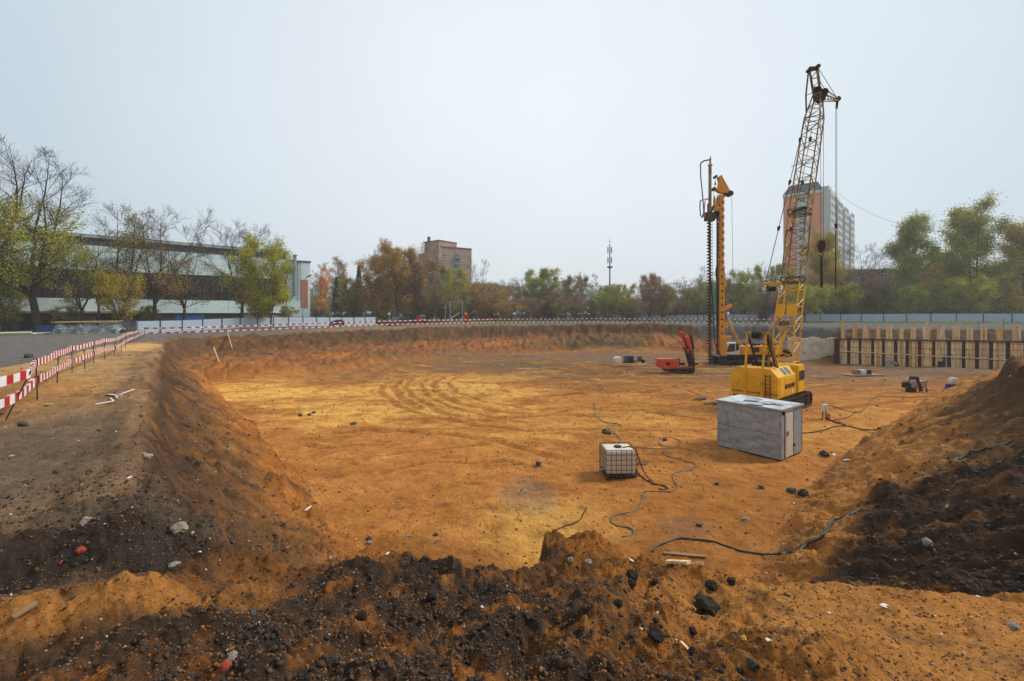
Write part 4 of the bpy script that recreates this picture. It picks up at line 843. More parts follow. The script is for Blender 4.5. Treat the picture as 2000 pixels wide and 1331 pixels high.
# ---------------------------------------------------------------- striped tape barriers
def stripe_tape(name, pts, wd, per, root, start=0):
    """ribbon that follows pts (list of world points), cut into red and white pieces"""
    mb = MB(); d = [0]
    for i in range(len(pts) - 1): d.append(d[-1] + (pts[i + 1] - pts[i]).length)
    L = d[-1]; n = int(L / per) + 1; rv = root.location
    def at(s):
        for i in range(len(d) - 1):
            if s <= d[i + 1] or i == len(d) - 2: return pts[i].lerp(pts[i + 1], (s - d[i]) / max(1e-6, d[i + 1] - d[i]))
    for k in range(n):
        a = at(k * per); b = at(min(L, (k + 1) * per)); dd = (b - a)
        if dd.length < .01: continue
        nrm = Vector((dd.y, -dd.x, 0)).normalized(); w0 = wd * (1 + .1 * math.sin(k * 1.7)); fold = .05 * (1 + .5 * math.sin(k * .9))
        mb.cm = (k + start) % 2
        for (u0, v0, u1, v1) in ((0, -w0 / 2, .008, w0 / 2),):
            A = [a - rv + Vector((0, 0, -w0 / 2)), b - rv + Vector((0, 0, -w0 / 2)), b - rv + Vector((0, 0, w0 / 2)), a - rv + Vector((0, 0, w0 / 2))]
            B = [p + nrm * .012 for p in A]; K = len(mb.v); mb.v += B + A
            for q in ((0, 1, 2, 3), (7, 6, 5, 4), (0, 4, 5, 1), (3, 2, 6, 7)): mb.f.append(tuple(K + i for i in q)); mb.m.append(mb.cm)
            # folded upper flap
            F0 = [b - rv + Vector((0, 0, w0 / 2 + .001)), a - rv + Vector((0, 0, w0 / 2 + .001)), a - rv - nrm * fold + Vector((0, 0, w0 / 2 - .015)), b - rv - nrm * fold + Vector((0, 0, w0 / 2 - .015))]
            mb.poly(F0)
    return mb.build(name, [M['red'], M['whitetape']], root)
def barrier(posts, label, lean=None, hT=1.0, hL=.52, wd=.19, per=.27, knots=True):
    r = empty('tape_barrier', (posts[0][0], posts[0][1], hz(*posts[0])), 0, label, 'barrier'); up = []; lo = []
    for i, (x, y) in enumerate(posts):
        z = hz(x, y); ln = (lean or {}).get(i, (rng.uniform(-.05, .05), rng.uniform(-.04, .04))); b = Vector((x, y, z - .15)); t = Vector((x + ln[0], y + ln[1], z + hT + .06))
        MB().cyl(b - r.location, t - r.location, .014, 6).build('post', M['darksteel'], r)
        up.append(b.lerp(t, (hT + .15) / (hT + .21)) ); lo.append(b.lerp(t, (hL + .15 + rng.uniform(-.03, .03)) / (hT + .21)))
        if knots and i % 2 == 0:
            for p in (up[-1], lo[-1]): MB().box(p - r.location + Vector((0, -.01, 0)), (.09, .06, wd * 1.06), rz=.8).build('tape_wrap', M['black'], r)
    def sag(ps, s):
        o = []
        for i in range(len(ps) - 1):
            m_ = max(2, int((ps[i + 1] - ps[i]).length / .8)); 
            for k in range(m_): t = k / m_; o.append(ps[i].lerp(ps[i + 1], t) - Vector((0, 0, s * 4 * t * (1 - t))))
        return o + [ps[-1]]
    stripe_tape('upper_tape', sag(up, .03), wd, per, r); stripe_tape('lower_tape', sag(lo, .03), wd, per, r, 1); return r
LP = [(-9.6, 7.9), (-11.2, 10.0), (-12.4, 11.9), (-15.0, 15.0), (-17.2, 17.8), (-18.2, 19.4), (-19.3, 21.0), (-21.3, 23.8), (-22.9, 26.2), (-24.9, 29.0), (-27.0, 31.8), (-29.4, 35.0), (-31.9, 38.4), (-34.5, 41.8), (-37.2, 45.4), (-40, 49.1), (-42.8, 53.0)]
barrier(LP, 'red and white tape barrier on thin rods along the left terrace towards the road', lean={1: (.42, .2)})
FP = [(-42.8, 53.0), (-38.5, 54.6), (-34.5, 58.6), (-30, 62.2), (-25.5, 66), (-20, 70.2), (-14.5, 74), (-9, 78.0), (-3, 81.5), (3, 83.2), (9, 83.4), (15, 82.4), (21, 80.6), (27, 78.6), (33, 76.6), (38.5, 74.0), (43.2, 71.0)]
barrier(FP, 'red and white tape barrier strung along the far rim of the pit', hT=1.0, hL=.45, wd=.155, per=.42, knots=False)

# ---------------------------------------------------------------- sheeted retaining wall
M['plank'] = mat('raw_plank', srgb(196, 158, 108), .8, var=.12, scale=1.2, col2=srgb(160, 112, 72), mix=(.45, .62), mscale=2.2, stretch=(3, 3, .35), island=.12, bump=.3, bscale=14)
PLK = [mat('raw_plank_%s' % n_, srgb(*[min(240, v_ * 1.1) for v_ in c_]), .8, var=.14, scale=1.2, col2=srgb(*c2_), mix=(.48, .66), mscale=2.2, stretch=(4, 4, .3), bump=.3, bscale=14) for (n_, c_, c2_) in (('pale', (224, 190, 140), (178, 138, 96)), ('tan', (212, 172, 120), (166, 122, 80)), ('brown', (196, 148, 98), (146, 102, 66)), ('grey', (200, 176, 142), (146, 120, 92)))]
M['rust'] = mat('rusty_steel', srgb(82, 56, 44), .85, .2, var=.25, scale=3, col2=srgb(56, 42, 36), mix=(.45, .6), mscale=3)
M['redspray'] = mat('red_spray_paint', srgb(196, 70, 50), .7)
WN = Vector((WU[1], -WU[0], 0)); WUv = Vector((WU[0], WU[1], 0))       # outward = towards the pit
def wall_s(px, off=0.0):
    k = (px - 1000) / FPX; ax, ay = WALL_A[0] + WN.x * off, WALL_A[1] + WN.y * off
    return (k * ay - ax) / (WU[0] - k * WU[1])
def wp(s, z, off=0.0): return Vector((WALL_A[0] + WU[0] * s + WN.x * off, WALL_A[1] + WU[1] * s + WN.y * off, z))
rw = empty('retaining_wall', (46, 50.9, 0), label='timber lagging wall of raw planks between brown steel piles at the right of the pit', cat='retaining wall')
low = [(105, 180), (215, 300), (328, 430), (458, 540), (568, 662), (698, 782), (815, 910), (942, 1055), (1087, 1210), (1248, 1360), (1395, 1495), (1535, 1640), (1680, 1810), (1855, 1995), (2045, 2150), (2200, 2320)]
upp = [(123, 168), (235, 288), (343, 415), (475, 523), (582, 645), (712, 762), (835, 890), (958, 1040), (1102, 1190), (1265, 1342), (1412, 1475), (1555, 1620), (1710, 1785), (1880, 1970), (2065, 2130), (2225, 2300)]
def zx(q): return 1620 + q / 5.263
def wbuild(mb, name, m):
    o = mb.build(name, m, rw); o.matrix_parent_inverse = Matrix.Translation(-Vector(rw.location)); return o
def wbox(mb, s0, s1, z0, z1, o0, o1, dz=0):
    k = len(mb.v)
    for z in (0, 1):
        for (s, o) in ((s0, o1), (s1, o1), (s1, o0), (s0, o0)): mb.v.append(wp(s, (z1 + (dz if s == s1 else 0)) if z else z0, o))
    for q in ((3, 2, 1, 0), (4, 5, 6, 7), (0, 1, 5, 4), (1, 2, 6, 5), (2, 3, 7, 6), (3, 0, 4, 7)): mb.f.append(tuple(k + i for i in q)); mb.m.append(mb.cm)
    return mb
BZ0, BZ1 = 2.72, 2.62
beamz = lambda s: 2.95 - s * .004
prev = None
for gi, ((l0, l1), (u0, u1)) in enumerate(zip(low, upp)):
    s0, s1 = wall_s(zx(l0), .1), wall_s(zx(l1), .1); bz = beamz(s0)
    n = max(3, round((s1 - s0) / .26)); w1 = (s1 - s0) / n
    for i in range(n):
        z1 = bz - .06; o = wbox(MB(), s0 + i * w1 + .012, s0 + (i + 1) * w1 - .012, -.35, z1, .07 + rng.uniform(-.012, .02), .13)
        wbuild(o, 'plank', rng.choice(PLK))
    t0, t1 = wall_s(zx(u0), -.25), wall_s(zx(u1), -.25); n = max(3, round((t1 - t0) / .24)); w1 = (t1 - t0) / n
    for i in range(n):
        top = 4.45 + rng.uniform(-.1, .12) + (.1 if gi % 3 == 1 else 0) + (.8 if gi == 7 and i == n - 2 else 0)
        wbuild(wbox(MB(), t0 + i * w1 + .01, t0 + (i + 1) * w1 - .01, bz - .3, top, -.28 + rng.uniform(-.02, .02), -.22, rng.uniform(-.05, .05)), 'plank', rng.choice(PLK))
    # pile to the left of this bay
    a = (wall_s(zx(low[gi - 1][1] if gi else 72), .1)); c = (a + s0) / 2; hw = max(.12, min(.17, (s0 - a) / 2 - .02)); q = MB()
    wbox(q, c - hw, c + hw, -.4, bz + .0, .14, .16); wbox(q, c - .012, c + .012, -.4, bz, -.14, .14); wbox(q, c - hw, c + hw, -.4, bz, -.16, -.14); wbuild(q, 'pile', M['rust'])
    wbuild(wbox(MB(), a + .005, s0 - .005, -.4, bz - .06, -.6, -.16), 'lagging_gap_board', M['rust'])
sE = wall_s(zx(2330), .1)
wbuild(wbox(MB(), wall_s(1629, .1), sE, 2.91, 3.03, -.14, .24), 'wale_beam', M['rust'])
wbuild(wbox(MB(), wall_s(1643, -.25), wall_s(1647.5, -.25), 2.8, 5.2, -.3, -.24), 'plank', PLK[1])
for z in (2.72, 2.05, 1.45, .95):
    q = MB(); s = wall_s(1641, .15); 
    while s < sE - 2:
        e_ = s + rng.uniform(3, 5); q.bar(wp(s, z + rng.uniform(-.03, .03), .165), wp(min(e_, sE), z + rng.uniform(-.05, .03), .165), .022); s = e_ - .3
    wbuild(q, 'rebar_line', M['rust'])
s = wall_s(1639, .2); zl = 1.58
while s < sE - 1:
    e_ = min(sE, s + rng.uniform(2.2, 3.4)); wbuild(MB().bar(wp(s, zl, .2 + rng.uniform(0, .02)), wp(e_, zl - .11, .2), .05, .09), 'lath', PLK[0]); s = e_ - .15; zl -= .1
# red sprayed marks on three bays
def spray(px, py, wd_, hh):
    s = wall_s(px, .15); z = CZ - (py - HY) / FPX * wp(s, 0).y; q = MB()
    for k in range(3): q.bar(wp(s + rng.uniform(0, wd_), z + rng.uniform(0, hh), .1535), wp(s + rng.uniform(0, wd_), z + rng.uniform(0, hh), .1535), .05, .012)
    wbuild(q, 'spray_mark', M['redspray'])
spray(1642, 680, .25, .5); spray(1813, 686, .3, .4); spray(1830, 680, .5, .3); spray(1826, 676, .4, .2)
# concrete face left of the wall
M['oldconc'] = mat('old_concrete', srgb(226, 208, 184), .9, var=.12, scale=1.2, col2=srgb(186, 162, 134), mix=(.5, .7), mscale=1.5, bump=.4, bscale=5)
cf = Frame((35.2, 58.0), (40.8, 55.8), 0); cw_ = MB(); nn = 14
for k in range(nn):
    a0, a1 = cf.L * k / nn, cf.L * (k + 1) / nn; cf.box(cw_, a0, a1, -.3, 2.9 + .12 * math.sin(k * 1.3) - .05 * k / nn, -.5, .03 * math.sin(k * 2.1))
tag(cw_.build('concrete_wall', M['oldconc']), 'pale rough concrete face in the bank left of the plank wall', 'wall')
# ---------------------------------------------------------------- machines
M['cranepaint'] = mat('crane_yellow', srgb(228, 168, 22), .5, var=.14, scale=1.5, col2=srgb(132, 84, 40), mix=(.57, .72), mscale=3.0, bump=.1, bscale=6)
M['lattice'] = mat('lattice_yellow', srgb(178, 142, 52), .6, var=.15, scale=2, col2=srgb(92, 66, 40), mix=(.42, .6), mscale=1.2)
M['rigpaint'] = mat('rig_orange_yellow', srgb(222, 146, 30), .5, var=.1, scale=1.5, col2=srgb(120, 76, 36), mix=(.56, .7), mscale=2.0)
M['orange'] = mat('drill_orange', srgb(212, 78, 34), .5, var=.1, scale=2, col2=srgb(110, 60, 40), mix=(.56, .7), mscale=3)
M['grease'] = mat('greasy_steel', srgb(40, 36, 34), .6, .3, var=.3, scale=5, col2=srgb(84, 66, 50), mix=(.52, .64), mscale=5)
M['mudsteel'] = mat('muddy_steel', srgb(96, 76, 58), .8, .2, var=.25, scale=4, col2=srgb(60, 48, 40), mix=(.45, .6), mscale=6)
M['cabwhite'] = mat('cab_white', srgb(214, 208, 198), .5, var=.05, col2=srgb(170, 140, 110), mix=(.6, .75), mscale=2)
M['glass'] = mat('cab_glass', srgb(48, 52, 54), .15, var=.1, spec=.6)
M['blackpaint'] = mat('black_paint', srgb(34, 30, 28), .5, var=.2)
M['bluepaint'] = mat('blue_machine', srgb(52, 84, 116), .5, var=.15)
def crawler(root, o, f, s, L, h, w_, shoe=.2, matn='mudsteel'):
    """track: o centre on the ground, f forward, s sideways, shoes as separate plates joined into one part, wheels and side frame"""
    f = Vector(f).normalized(); s = Vector(s).normalized(); r = h / 2; o = Vector(o); up = Vector((0, 0, 1)); st = L / 2 - r
    path = []; per = 2 * (2 * st) + 2 * math.pi * r; n = int(per / shoe); q = MB()
    for i in range(n):
        d = per * i / n
        if d < 2 * st: p = o + f * (st - d) + up * .03; t = -f; nn_ = -up
        elif d < 2 * st + math.pi * r: a = (d - 2 * st) / r; p = o - f * (st + math.sin(a) * (r - .03)) + up * (r - math.cos(a) * (r - .03)); t = None; nn_ = (-f * math.sin(a) - up * math.cos(a))
        elif d < 4 * st + math.pi * r: e_ = d - 2 * st - math.pi * r; p = o + f * (-st + e_) + up * (h - .03 - .04 * math.sin(math.pi * e_ / (2 * st))); nn_ = up
        else: a = (d - 4 * st - math.pi * r) / r; p = o + f * (st + math.sin(a) * (r - .03)) + up * (r + math.cos(a) * (r - .03)); nn_ = (f * math.sin(a) + up * math.cos(a))
        t = s.cross(nn_).normalized()
        q.bar(p - s * w_ / 2, p + s * w_ / 2, shoe * .86, .06, up=nn_); q.bar(p - s * w_ / 2 + nn_ * .045, p + s * w_ / 2 + nn_ * .045, .03, .05, up=nn_)
    tk = q.build('track', M[matn], root)
    q = MB(); c_ = o + up * (h * .52); q.bar(c_ - f * (st * .95), c_ + f * (st * .95), w_ * .6, h * .42, up=up); q.build('track_frame', M['grease'], root, bevel=.02)
    for (a, rr) in ((st, r * .84), (-st, r * .84)): MB().cyl(o + f * a + up * r - s * w_ * .36, o + f * a + up * r + s * w_ * .36, rr, 14).build('sprocket', M['grease'], root)
    k = max(3, int(2 * st / .55))
    for i in range(k): a = -st + 2 * st * (i + .5) / k; MB().cyl(o + f * a + up * .2 - s * w_ * .33, o + f * a + up * .2 + s * w_ * .33, .15, 10).build('roller', M['grease'], root)
    return tk
# ---- lattice crane
CR = (15.56, 26.6); KL = Vector((-.66, .751, 0)).normalized(); KF = Vector((.751, .66, 0)).normalized()
def K(a, b, z): return Vector((CR[0], CR[1], z)) + KL * a + KF * b
cr = empty('lattice_crane', tuple(K(1.35, 2.4, 0)), label='yellow crawler crane with tall rusty lattice mast behind the grey metal shed', cat='crane')
cr.location.z = hz(cr.location.x, cr.location.y) - .0; cr_off = Vector(cr.location)
def kb(mb, name, m, par=None, **k):
    o = mb.build(name, M[m] if isinstance(m, str) else m, par or cr, **k)
    if par is None: o.matrix_parent_inverse = Matrix.Translation(-cr_off)
    return o
W_, LN = 2.7, 4.2
# house: rear wall outline with chamfered sides, extruded forward
sec = [(0, .95), (W_, .95), (W_, 2.25), (W_ - .35, 2.68), (.42, 2.68), (0, 2.2)]
kb(MB().prism([(a, z) for (a, z) in sec], lambda a, z, t: K(a, t * LN, z)), 'house', 'cranepaint', bevel=.03)
kb(MB().prism([(0.1, .72), (W_ - .1, .72), (W_ - .1, .95), (.1, .95)], lambda a, z, t: K(a, .05 + t * (LN - .1), z)), 'turntable_frame', 'grease')
q = MB(); q.cyl(K(1.35, 2.3, .45), K(1.35, 2.3, .74), .95, 20); kb(q, 'slewing_ring', 'grease')
q = MB(); q.prism([(.6, .45), (2.1, .45), (2.1, .95), (.6, .95)], lambda a, z, t: K(a, .9 + t * 3.2, z - .05)); kb(q, 'undercarriage', 'grease')
# rear panels and seams
for (a0, a1) in ((.08, .52), (.98, 1.78), (1.9, 2.6)):
    kb(MB().prism([(a0, 1.25), (a1, 1.25), (a1, 2.2 if a1 > .6 else 2.2), (a0, 2.2)], lambda a, z, t: K(a, -.018 + t * .02, z)), 'rear_panel', 'cranepaint', bevel=.006)
kb(MB().prism([(0, 1.17), (W_, 1.17), (W_, 1.2), (0, 1.2)], lambda a, z, t: K(a, -.03 + t * .035, z)), 'rear_rail', 'rust')
for a in (1.83, .86): kb(MB().bar(K(a, -.12, .8), K(a, -.02, 2.55), .12, .12), 'gantry_post', 'cranepaint')
lad = MB()
for a in (.66, .4): lad.bar(K(a, -.1, .95), K(a, -.1, 2.35), .035)
for k in range(6): lad.bar(K(.66, -.1, 1.1 + k * .23), K(.4, -.1, 1.1 + k * .23), .03)
kb(lad, 'ladder', 'rust')
# side: door panels, lettering, windows on the slanted roof edge
for (b0, b1) in ((.25, 1.05), (1.1, 2.0), (2.05, 2.9)):
    kb(MB().prism([(b0, 1.05), (b1, 1.05), (b1, 2.1), (b0, 2.1)], lambda b, z, t: K(-.02 + t * .03, b, z)), 'side_door', 'cranepaint', bevel=.006)
def roofedge(b, h, t, off): # on slope from (0,2.2) to (.42,2.68)
    return K(.42 * h - off * .75, b, 2.2 + .48 * h + off * .65)
for (b0, b1) in ((1.25, 1.7), (1.95, 2.4)):
    gl = kb(MB().prism([(b0, .1), (b1, .1), (b1, .9), (b0, .9)], lambda b, h, t: roofedge(b, h, t, .012 + .012 * t)), 'roof_window', 'mullion2'); 
    o = MB().prism([(b0 + .06, .16), (b1 - .06, .16), (b1 - .06, .84), (b0 + .06, .84)], lambda b, h, t: roofedge(b, h, t, .026 + .01 * t)).build('pane', M['clglass'], gl)
cb = kb(MB().prism([(3.15, 1.0), (4.35, 1.0), (4.35, 2.45), (4.2, 2.72), (3.15, 2.72)], lambda b, z, t: K(-.1 + t * 1.0, b, z)), 'cab', 'cranepaint', bevel=.02)
for (b0, b1) in ((3.3, 3.7), (3.82, 4.25)): kb(MB().prism([(b0, 1.75), (b1, 1.75), (b1, 2.35), (b0, 2.35)], lambda b, z, t: K(-.13 + t * .04, b, z)), 'cab_window', 'glass')
kb(MB().prism([(0, 1.7), (.8, 1.7), (.8, 2.4), (0, 2.4)], lambda a, z, t: K(a, 4.34 + t * .03, z)), 'windscreen', 'glass')
def text_on(root, body, loc, xdir, updir, size, m, name='lettering', squash=1.0):
    cu = bpy.data.curves.new(name, 'FONT'); cu.body = body; cu.size = size; cu.extrude = .004; cu.align_x = 'CENTER'; cu.materials.append(M[m]); cu.offset = .008 * size / .3
    o = bpy.data.objects.new(name, cu); COL.objects.link(o); x = Vector(xdir).normalized(); y = Vector(updir).normalized(); z = x.cross(y)
    o.matrix_world = Matrix.Translation(Vector(loc)) @ Matrix(((x.x * squash, y.x, z.x, 0), (x.y * squash, y.y, z.y, 0), (x.z * squash, y.z, z.z, 0), (0, 0, 0, 1)))
    bpy.context.view_layer.update(); me = bpy.data.meshes.new_from_object(o.evaluated_get(bpy.context.evaluated_depsgraph_get())); mw_ = o.matrix_world.copy(); bpy.data.objects.remove(o)
    o = bpy.data.objects.new(name, me); COL.objects.link(o); o.parent = root; o.matrix_parent_inverse = Matrix.Translation(-Vector(root.location)); o.matrix_basis = mw_; return o
text_on(cr, 'МОНОЛИТ', K(-.035, 1.9, 1.45), KF, (0, 0, 1), .34, 'blackpaint')
kb(MB().box(K(-.03, 2.25, 1.2), (.03, .2, .18), rz=math.atan2(KL.y, KL.x)), 'notice_plate', 'white')
for a in (.02, 2.5): crawler(cr, K(a, 2.85, 0) - cr_off, KF, KL, 4.9, .88, .62, .2)
# gantry over the tail
q = MB(); top = [K(1.78, .15, 4.75), K(.72, .15, 4.75)]
for (a, tp_) in ((1.83, top[0]), (.86, top[1])): q.bar(K(a, -.02, 2.5), tp_, .1, .1)
kb(q, 'gantry_rear_leg', 'cranepaint')
q = MB()
for (a, tp_) in ((1.6, top[0]), (.55, top[1])): q.bar(K(a, 1.4, 2.6), tp_, .11, .1)
kb(q, 'gantry_front_leg', 'blackpaint')
kb(MB().bar(K(1.95, .15, 4.78), K(.6, .15, 4.78), .14, .14), 'gantry_crossbar', 'lattice')
q = MB()
for k in range(6): q.cyl(K(1.45 - k * .09, .1, 4.66), K(1.41 - k * .09, .1, 4.66), .22, 14)
kb(q, 'sheave_pack', 'grease')
q = MB(); q.bar(K(.9, 1.1, 2.7), K(.62, .25, 4.85), .1); q.bar(K(.3, .8, 2.7), K(.6, .2, 4.9), .1); kb(q, 'gantry_brace', 'lattice')
q = MB(); q.box(K(1.4, 1.8, 2.82), (1.2, 1.0, .28), rz=math.atan2(KL.y, KL.x)); kb(q, 'winch_cover', 'grease', bevel=.04)
# mast
def lattice(mb, p0, p1, w0, w1, n, rc=.045, rd_=.022, A=KL, B=KF, start=0):
    p0 = Vector(p0); p1 = Vector(p1)
    def cn_(t, i):
        w_ = w0 + (w1 - w0) * t; sx, sy = ((-1, -1), (1, -1), (1, 1), (-1, 1))[i % 4]; return p0.lerp(p1, t) + A * (sx * w_ / 2) + B * (sy * w_ / 2)
    for i in range(4): mb.quad_prism(cn_(0, i), cn_(1, i), 6, rc, rc)
    for k in range(n):
        t0, t1 = k / n, (k + 1) / n
        for i in range(4):
            j = i + 1
            if (k + i + start) % 2: mb.quad_prism(cn_(t0, i), cn_(t1, j), 4, rd_, rd_, cap=False)
            else: mb.quad_prism(cn_(t0, j), cn_(t1, i), 4, rd_, rd_, cap=False)
            if k % 2 == 0: mb.quad_prism(cn_(t0, i), cn_(t0, j), 4, rd_, rd_, cap=False)
    for i in range(4): mb.quad_prism(cn_(1, i), cn_(1, i + 1), 4, rd_ * 1.5, rd_ * 1.5, cap=False); mb.quad_prism(cn_(0, i), cn_(0, i + 1), 4, rd_ * 1.5, rd_ * 1.5, cap=False)
    return mb
MX = [P(1534, 706, 30.0), P(1538, 632, 30.0), P(1549, 551, 30.2), P(1562, 418, 30.5), P(1590, 232, 31.0), P(1597, 185, 31.1)]
ws = [1.22, 1.20, 1.10, 1.05, .92, .5]
for i in range(5):
    kb(lattice(MB(), MX[i], MX[i + 1], ws[i], ws[i + 1] if i < 4 else .42, (4, 5, 8, 11, 4)[i], .05 if i < 2 else .045, .022, start=i), 'mast_section', 'cranepaint' if i < 2 else 'lattice')
    if i in (2, 3):   # joint frames
        q = MB(); lattice(q, MX[i] + Vector((0, 0, -.1)), MX[i] + Vector((0, 0, .3)), ws[i] * 1.04, ws[i] * 1.04, 1, .03, .018); kb(q, 'joint_frame', 'mudsteel')
# base tripod strut, platform, guard sheet
q = MB(); q.bar(P(1508, 706, 29.2), P(1539, 641, 29.7), .12, .12); kb(q, 'mast_strut', 'cranepaint')
q = MB(); q.prism([(-.62, -.62), (.62, -.62), (.62, .62), (-.62, .62)], lambda a, b, t: MX[1] + KL * a + KF * b + Vector((0, 0, -.06 + .08 * t))); q.prism([(-.3, -.7), (.3, -.7), (.3, -.66), (-.3, -.66)], lambda a, b, t: MX[1] + KL * a + KF * b + Vector((0, 0, -.16 + .3 * t))); kb(q, 'mast_platform', 'lattice')
for s_ in (-1, 1): kb(MB().prism([(s_ * .05, .45), (s_ * .60, .45), (s_ * .58, 1.28), (s_ * .05, 1.28)], lambda a, z, t: MX[1] + KL * a - KF * (.62 + .02 * t) + Vector((z * .13, 0, z))), 'guard_sheet', 'cranepaint')
kb(MB().bar(P(1548, 413, 29.9), P(1576, 406, 29.9), .16, .12), 'crossbeam', 'grease')
# head: peak frame and jib
pk = [P(1580.5, 133, 30.9), P(1595.5, 129, 30.9)]
q = MB(); bL, bR = P(1588, 180, 31.1), P(1602, 180, 31.1)
q.bar(bL, pk[0], .1); q.bar(bR, pk[1], .12)
for t in (.2, .55, .85): q.bar(bL.lerp(pk[0], t), bR.lerp(pk[1], t), .05)
q.bar(bL.lerp(pk[0], .55), bR.lerp(pk[1], .85), .05); q.bar(bL.lerp(pk[0], .2), bR.lerp(pk[1], .2) + Vector((0, 0, .4)), .04); kb(q, 'peak_frame', 'lattice')
q = MB(); q.box((pk[0] + pk[1]) / 2 - Vector((0, 0, .12)), (.55, .2, .2)); q.cyl(pk[0] + Vector((0, .2, -.15)), pk[0] + Vector((0, -.2, -.15)), .12, 10); q.cyl(pk[1] + Vector((0, .2, -.1)), pk[1] + Vector((0, -.2, -.1)), .14, 10); kb(q, 'peak_sheave', 'grease')
q = MB(); q.bar(pk[0] - Vector((.05, 0, .2)), P(1574, 187, 31.1), .07); q.bar(P(1574, 187, 31.1), P(1575, 222, 31.1), .07); q.bar(P(1574, 187, 31.1), P(1586, 182, 31.1), .04); kb(q, 'back_strut', 'grease')
jt = P(1636, 194, 32.2); jb0, jb1 = P(1606, 178, 31.2), P(1608, 196, 31.2); q = MB()
for s_ in (-.22, .22): q.bar(jb0 + KL * s_, jt + KL * s_ * .3, .06); q.bar(jb1 + KL * s_, jt - Vector((0, 0, .12)) + KL * s_ * .3, .06)
for t in (.1, .3, .5, .7, .88): q.bar(jb0.lerp(jt, t), jb1.lerp(jt, t + .06), .04); q.bar(jb1.lerp(jt, t), jb0.lerp(jt, t + .12), .03)
kb(q, 'jib', 'lattice'); q = MB(); q.cyl(jt + Vector((0, .12, 0)), jt - Vector((0, .12, 0)), .17, 12); kb(q, 'jib_sheave', 'grease')
q = MB()
for (px_, py_, r_) in ((1596, 178, .3), (1604, 186, .34), (1610, 180, .25), (1600, 196, .22)): q.cyl(P(px_, py_, 31.3), P(px_, py_, 30.95), r_, 12)
q.box(P(1600, 188, 31.1), (.5, .45, .7)); q.bar(P(1611, 181, 31), P(1615, 176, 31), .06); kb(q, 'head_sheaves', 'grease')
# ropes
q = MB(); rp = lambda a, b, r=.018: q.quad_prism(a, b, 5, r, r, cap=False)
rp(pk[1], jt); rp(P(1601, 158, 31), P(1613, 178, 31.3)); rp(P(1575, 222, 31.1), P(1497, 545, 28.8), .024); rp(P(1586, 250, 31), P(1544, 470, 30)); rp(P(1544, 470, 30), P(1522, 556, 28.9), .02)
for (px_, py0, py1) in ((1603, 198, 470), (1608.5, 198, 470), (1632, 205, 438), (1634.5, 205, 438)): rp(P(px_, py0, 31.2), P(px_, py1, 31.2), .014)
rp(P(1545, 326, 30.4), P(1564, 320, 30.4), .02)
for k in range(4): rp(P(1500 + k * 2.2, 566, 28.7), K(1.45 - k * .1, .1, 4.75), .012)
kb(q, 'ropes', 'darksteel')
for (px_, py_) in ((1558, 277), (1534, 363), (1512, 452)):
    t = (py_ - 222) / (545 - 222); c_ = P(1575, 222, 31.1).lerp(P(1497, 545, 28.8), t); dd = (P(1497, 545, 28.8) - P(1575, 222, 31.1)).normalized(); kb(MB().cyl(c_ - dd * .13, c_ + dd * .13, .1, 8, .07), 'rope_clamp', 'grease')
for (px_, py_) in ((1583, 272), (1568, 357), (1545, 448)): kb(MB().cyl(P(px_, py_ - 4, 30.6), P(px_ - 1, py_ + 4, 30.6), .09, 8), 'rope_clamp', 'grease')
q = MB(); q.bar(P(1488, 555, 28.8), P(1525, 554, 28.8), .2, .18); q.box(P(1506, 560, 28.8), (.55, .25, .3)); kb(q, 'pulley_beam', 'rigpaint', bevel=.03)
q = MB()
for k in range(5): q.cyl(P(1499.5 + k * 3, 564, 28.6), P(1501.5 + k * 3, 564, 28.6), .17, 10)
kb(q, 'pulley_pack', 'grease')
# hooks and the rods that hang from them
hk = P(1604, 484, 31.2); q = MB(); q.prism([(-.2, .1), (-.12, .48), (.16, .48), (.24, .1), (.1, -.3), (-.1, -.3)], lambda a, z, t: hk + Vector((a, -.12 + .24 * t, z))); q.cyl(hk + Vector((0, -.16, .15)), hk + Vector((0, .16, .15)), .2, 12); kb(q, 'hook_block', 'rust')
q = MB(); q.tube([hk + Vector((.13 * math.cos(t), 0, -.47 + .15 * math.sin(t))) for t in [2.0, 1.2, .3, -.6, -1.6, -2.5, -3.2]], .035, 6); kb(q, 'hook', 'blackpaint')
kb(MB().cyl(P(1604.5, 500, 31.2), P(1604.5, 562, 31.2), .08, 8), 'hanging_casing', 'grease')
q = MB(); q.cyl(P(1633, 438, 31.2), P(1632.5, 447, 31.2), .11, 8, .06); kb(q, 'auxiliary_hook_ball', 'grease'); kb(MB().cyl(P(1632.5, 450, 31.2), P(1632, 566, 31.2), .035, 6), 'hanging_rod', 'grease')
q = MB(); q.cyl(jt - Vector((.03, 0, .15)), jt - Vector((.05, 0, .7)), .09, 8, .05); kb(q, 'jib_hook_ball', 'grease')

# ---- piling rig
RY = 52.0; RS = RY / FPX
dr_ = empty('drilling_rig', (27, RY + .9, 0), label='orange yellow auger piling rig with white cab behind the lattice crane', cat='drilling rig'); ro = Vector(dr_.location); ro.z = 0
def rb(mb, name, m, par=None, **k):
    o = mb.build(name, M[m] if isinstance(m, str) else m, par or dr_, **k)
    if par is None: o.matrix_parent_inverse = Matrix.Translation(-ro)
    return o
for dy in (0.25, 2.6): crawler(dr_, (26.6 - ro.x, RY + dy - ro.y, 0), (1, 0, 0), (0, 1, 0), 5.6, .98, .7, .22, 'grease')
rb(MB().box((27, RY + 1.4, .95), (4.4, 2.2, .3)), 'undercarriage', 'grease')
rb(MB().prism([(23.7, 1.0), (24.4, 1.18), (32.0, 1.18), (32.0, .98), (24.0, .92)], lambda x, z, t: (x, RY + .1 + t * 2.7, z)), 'deck', 'blackpaint')
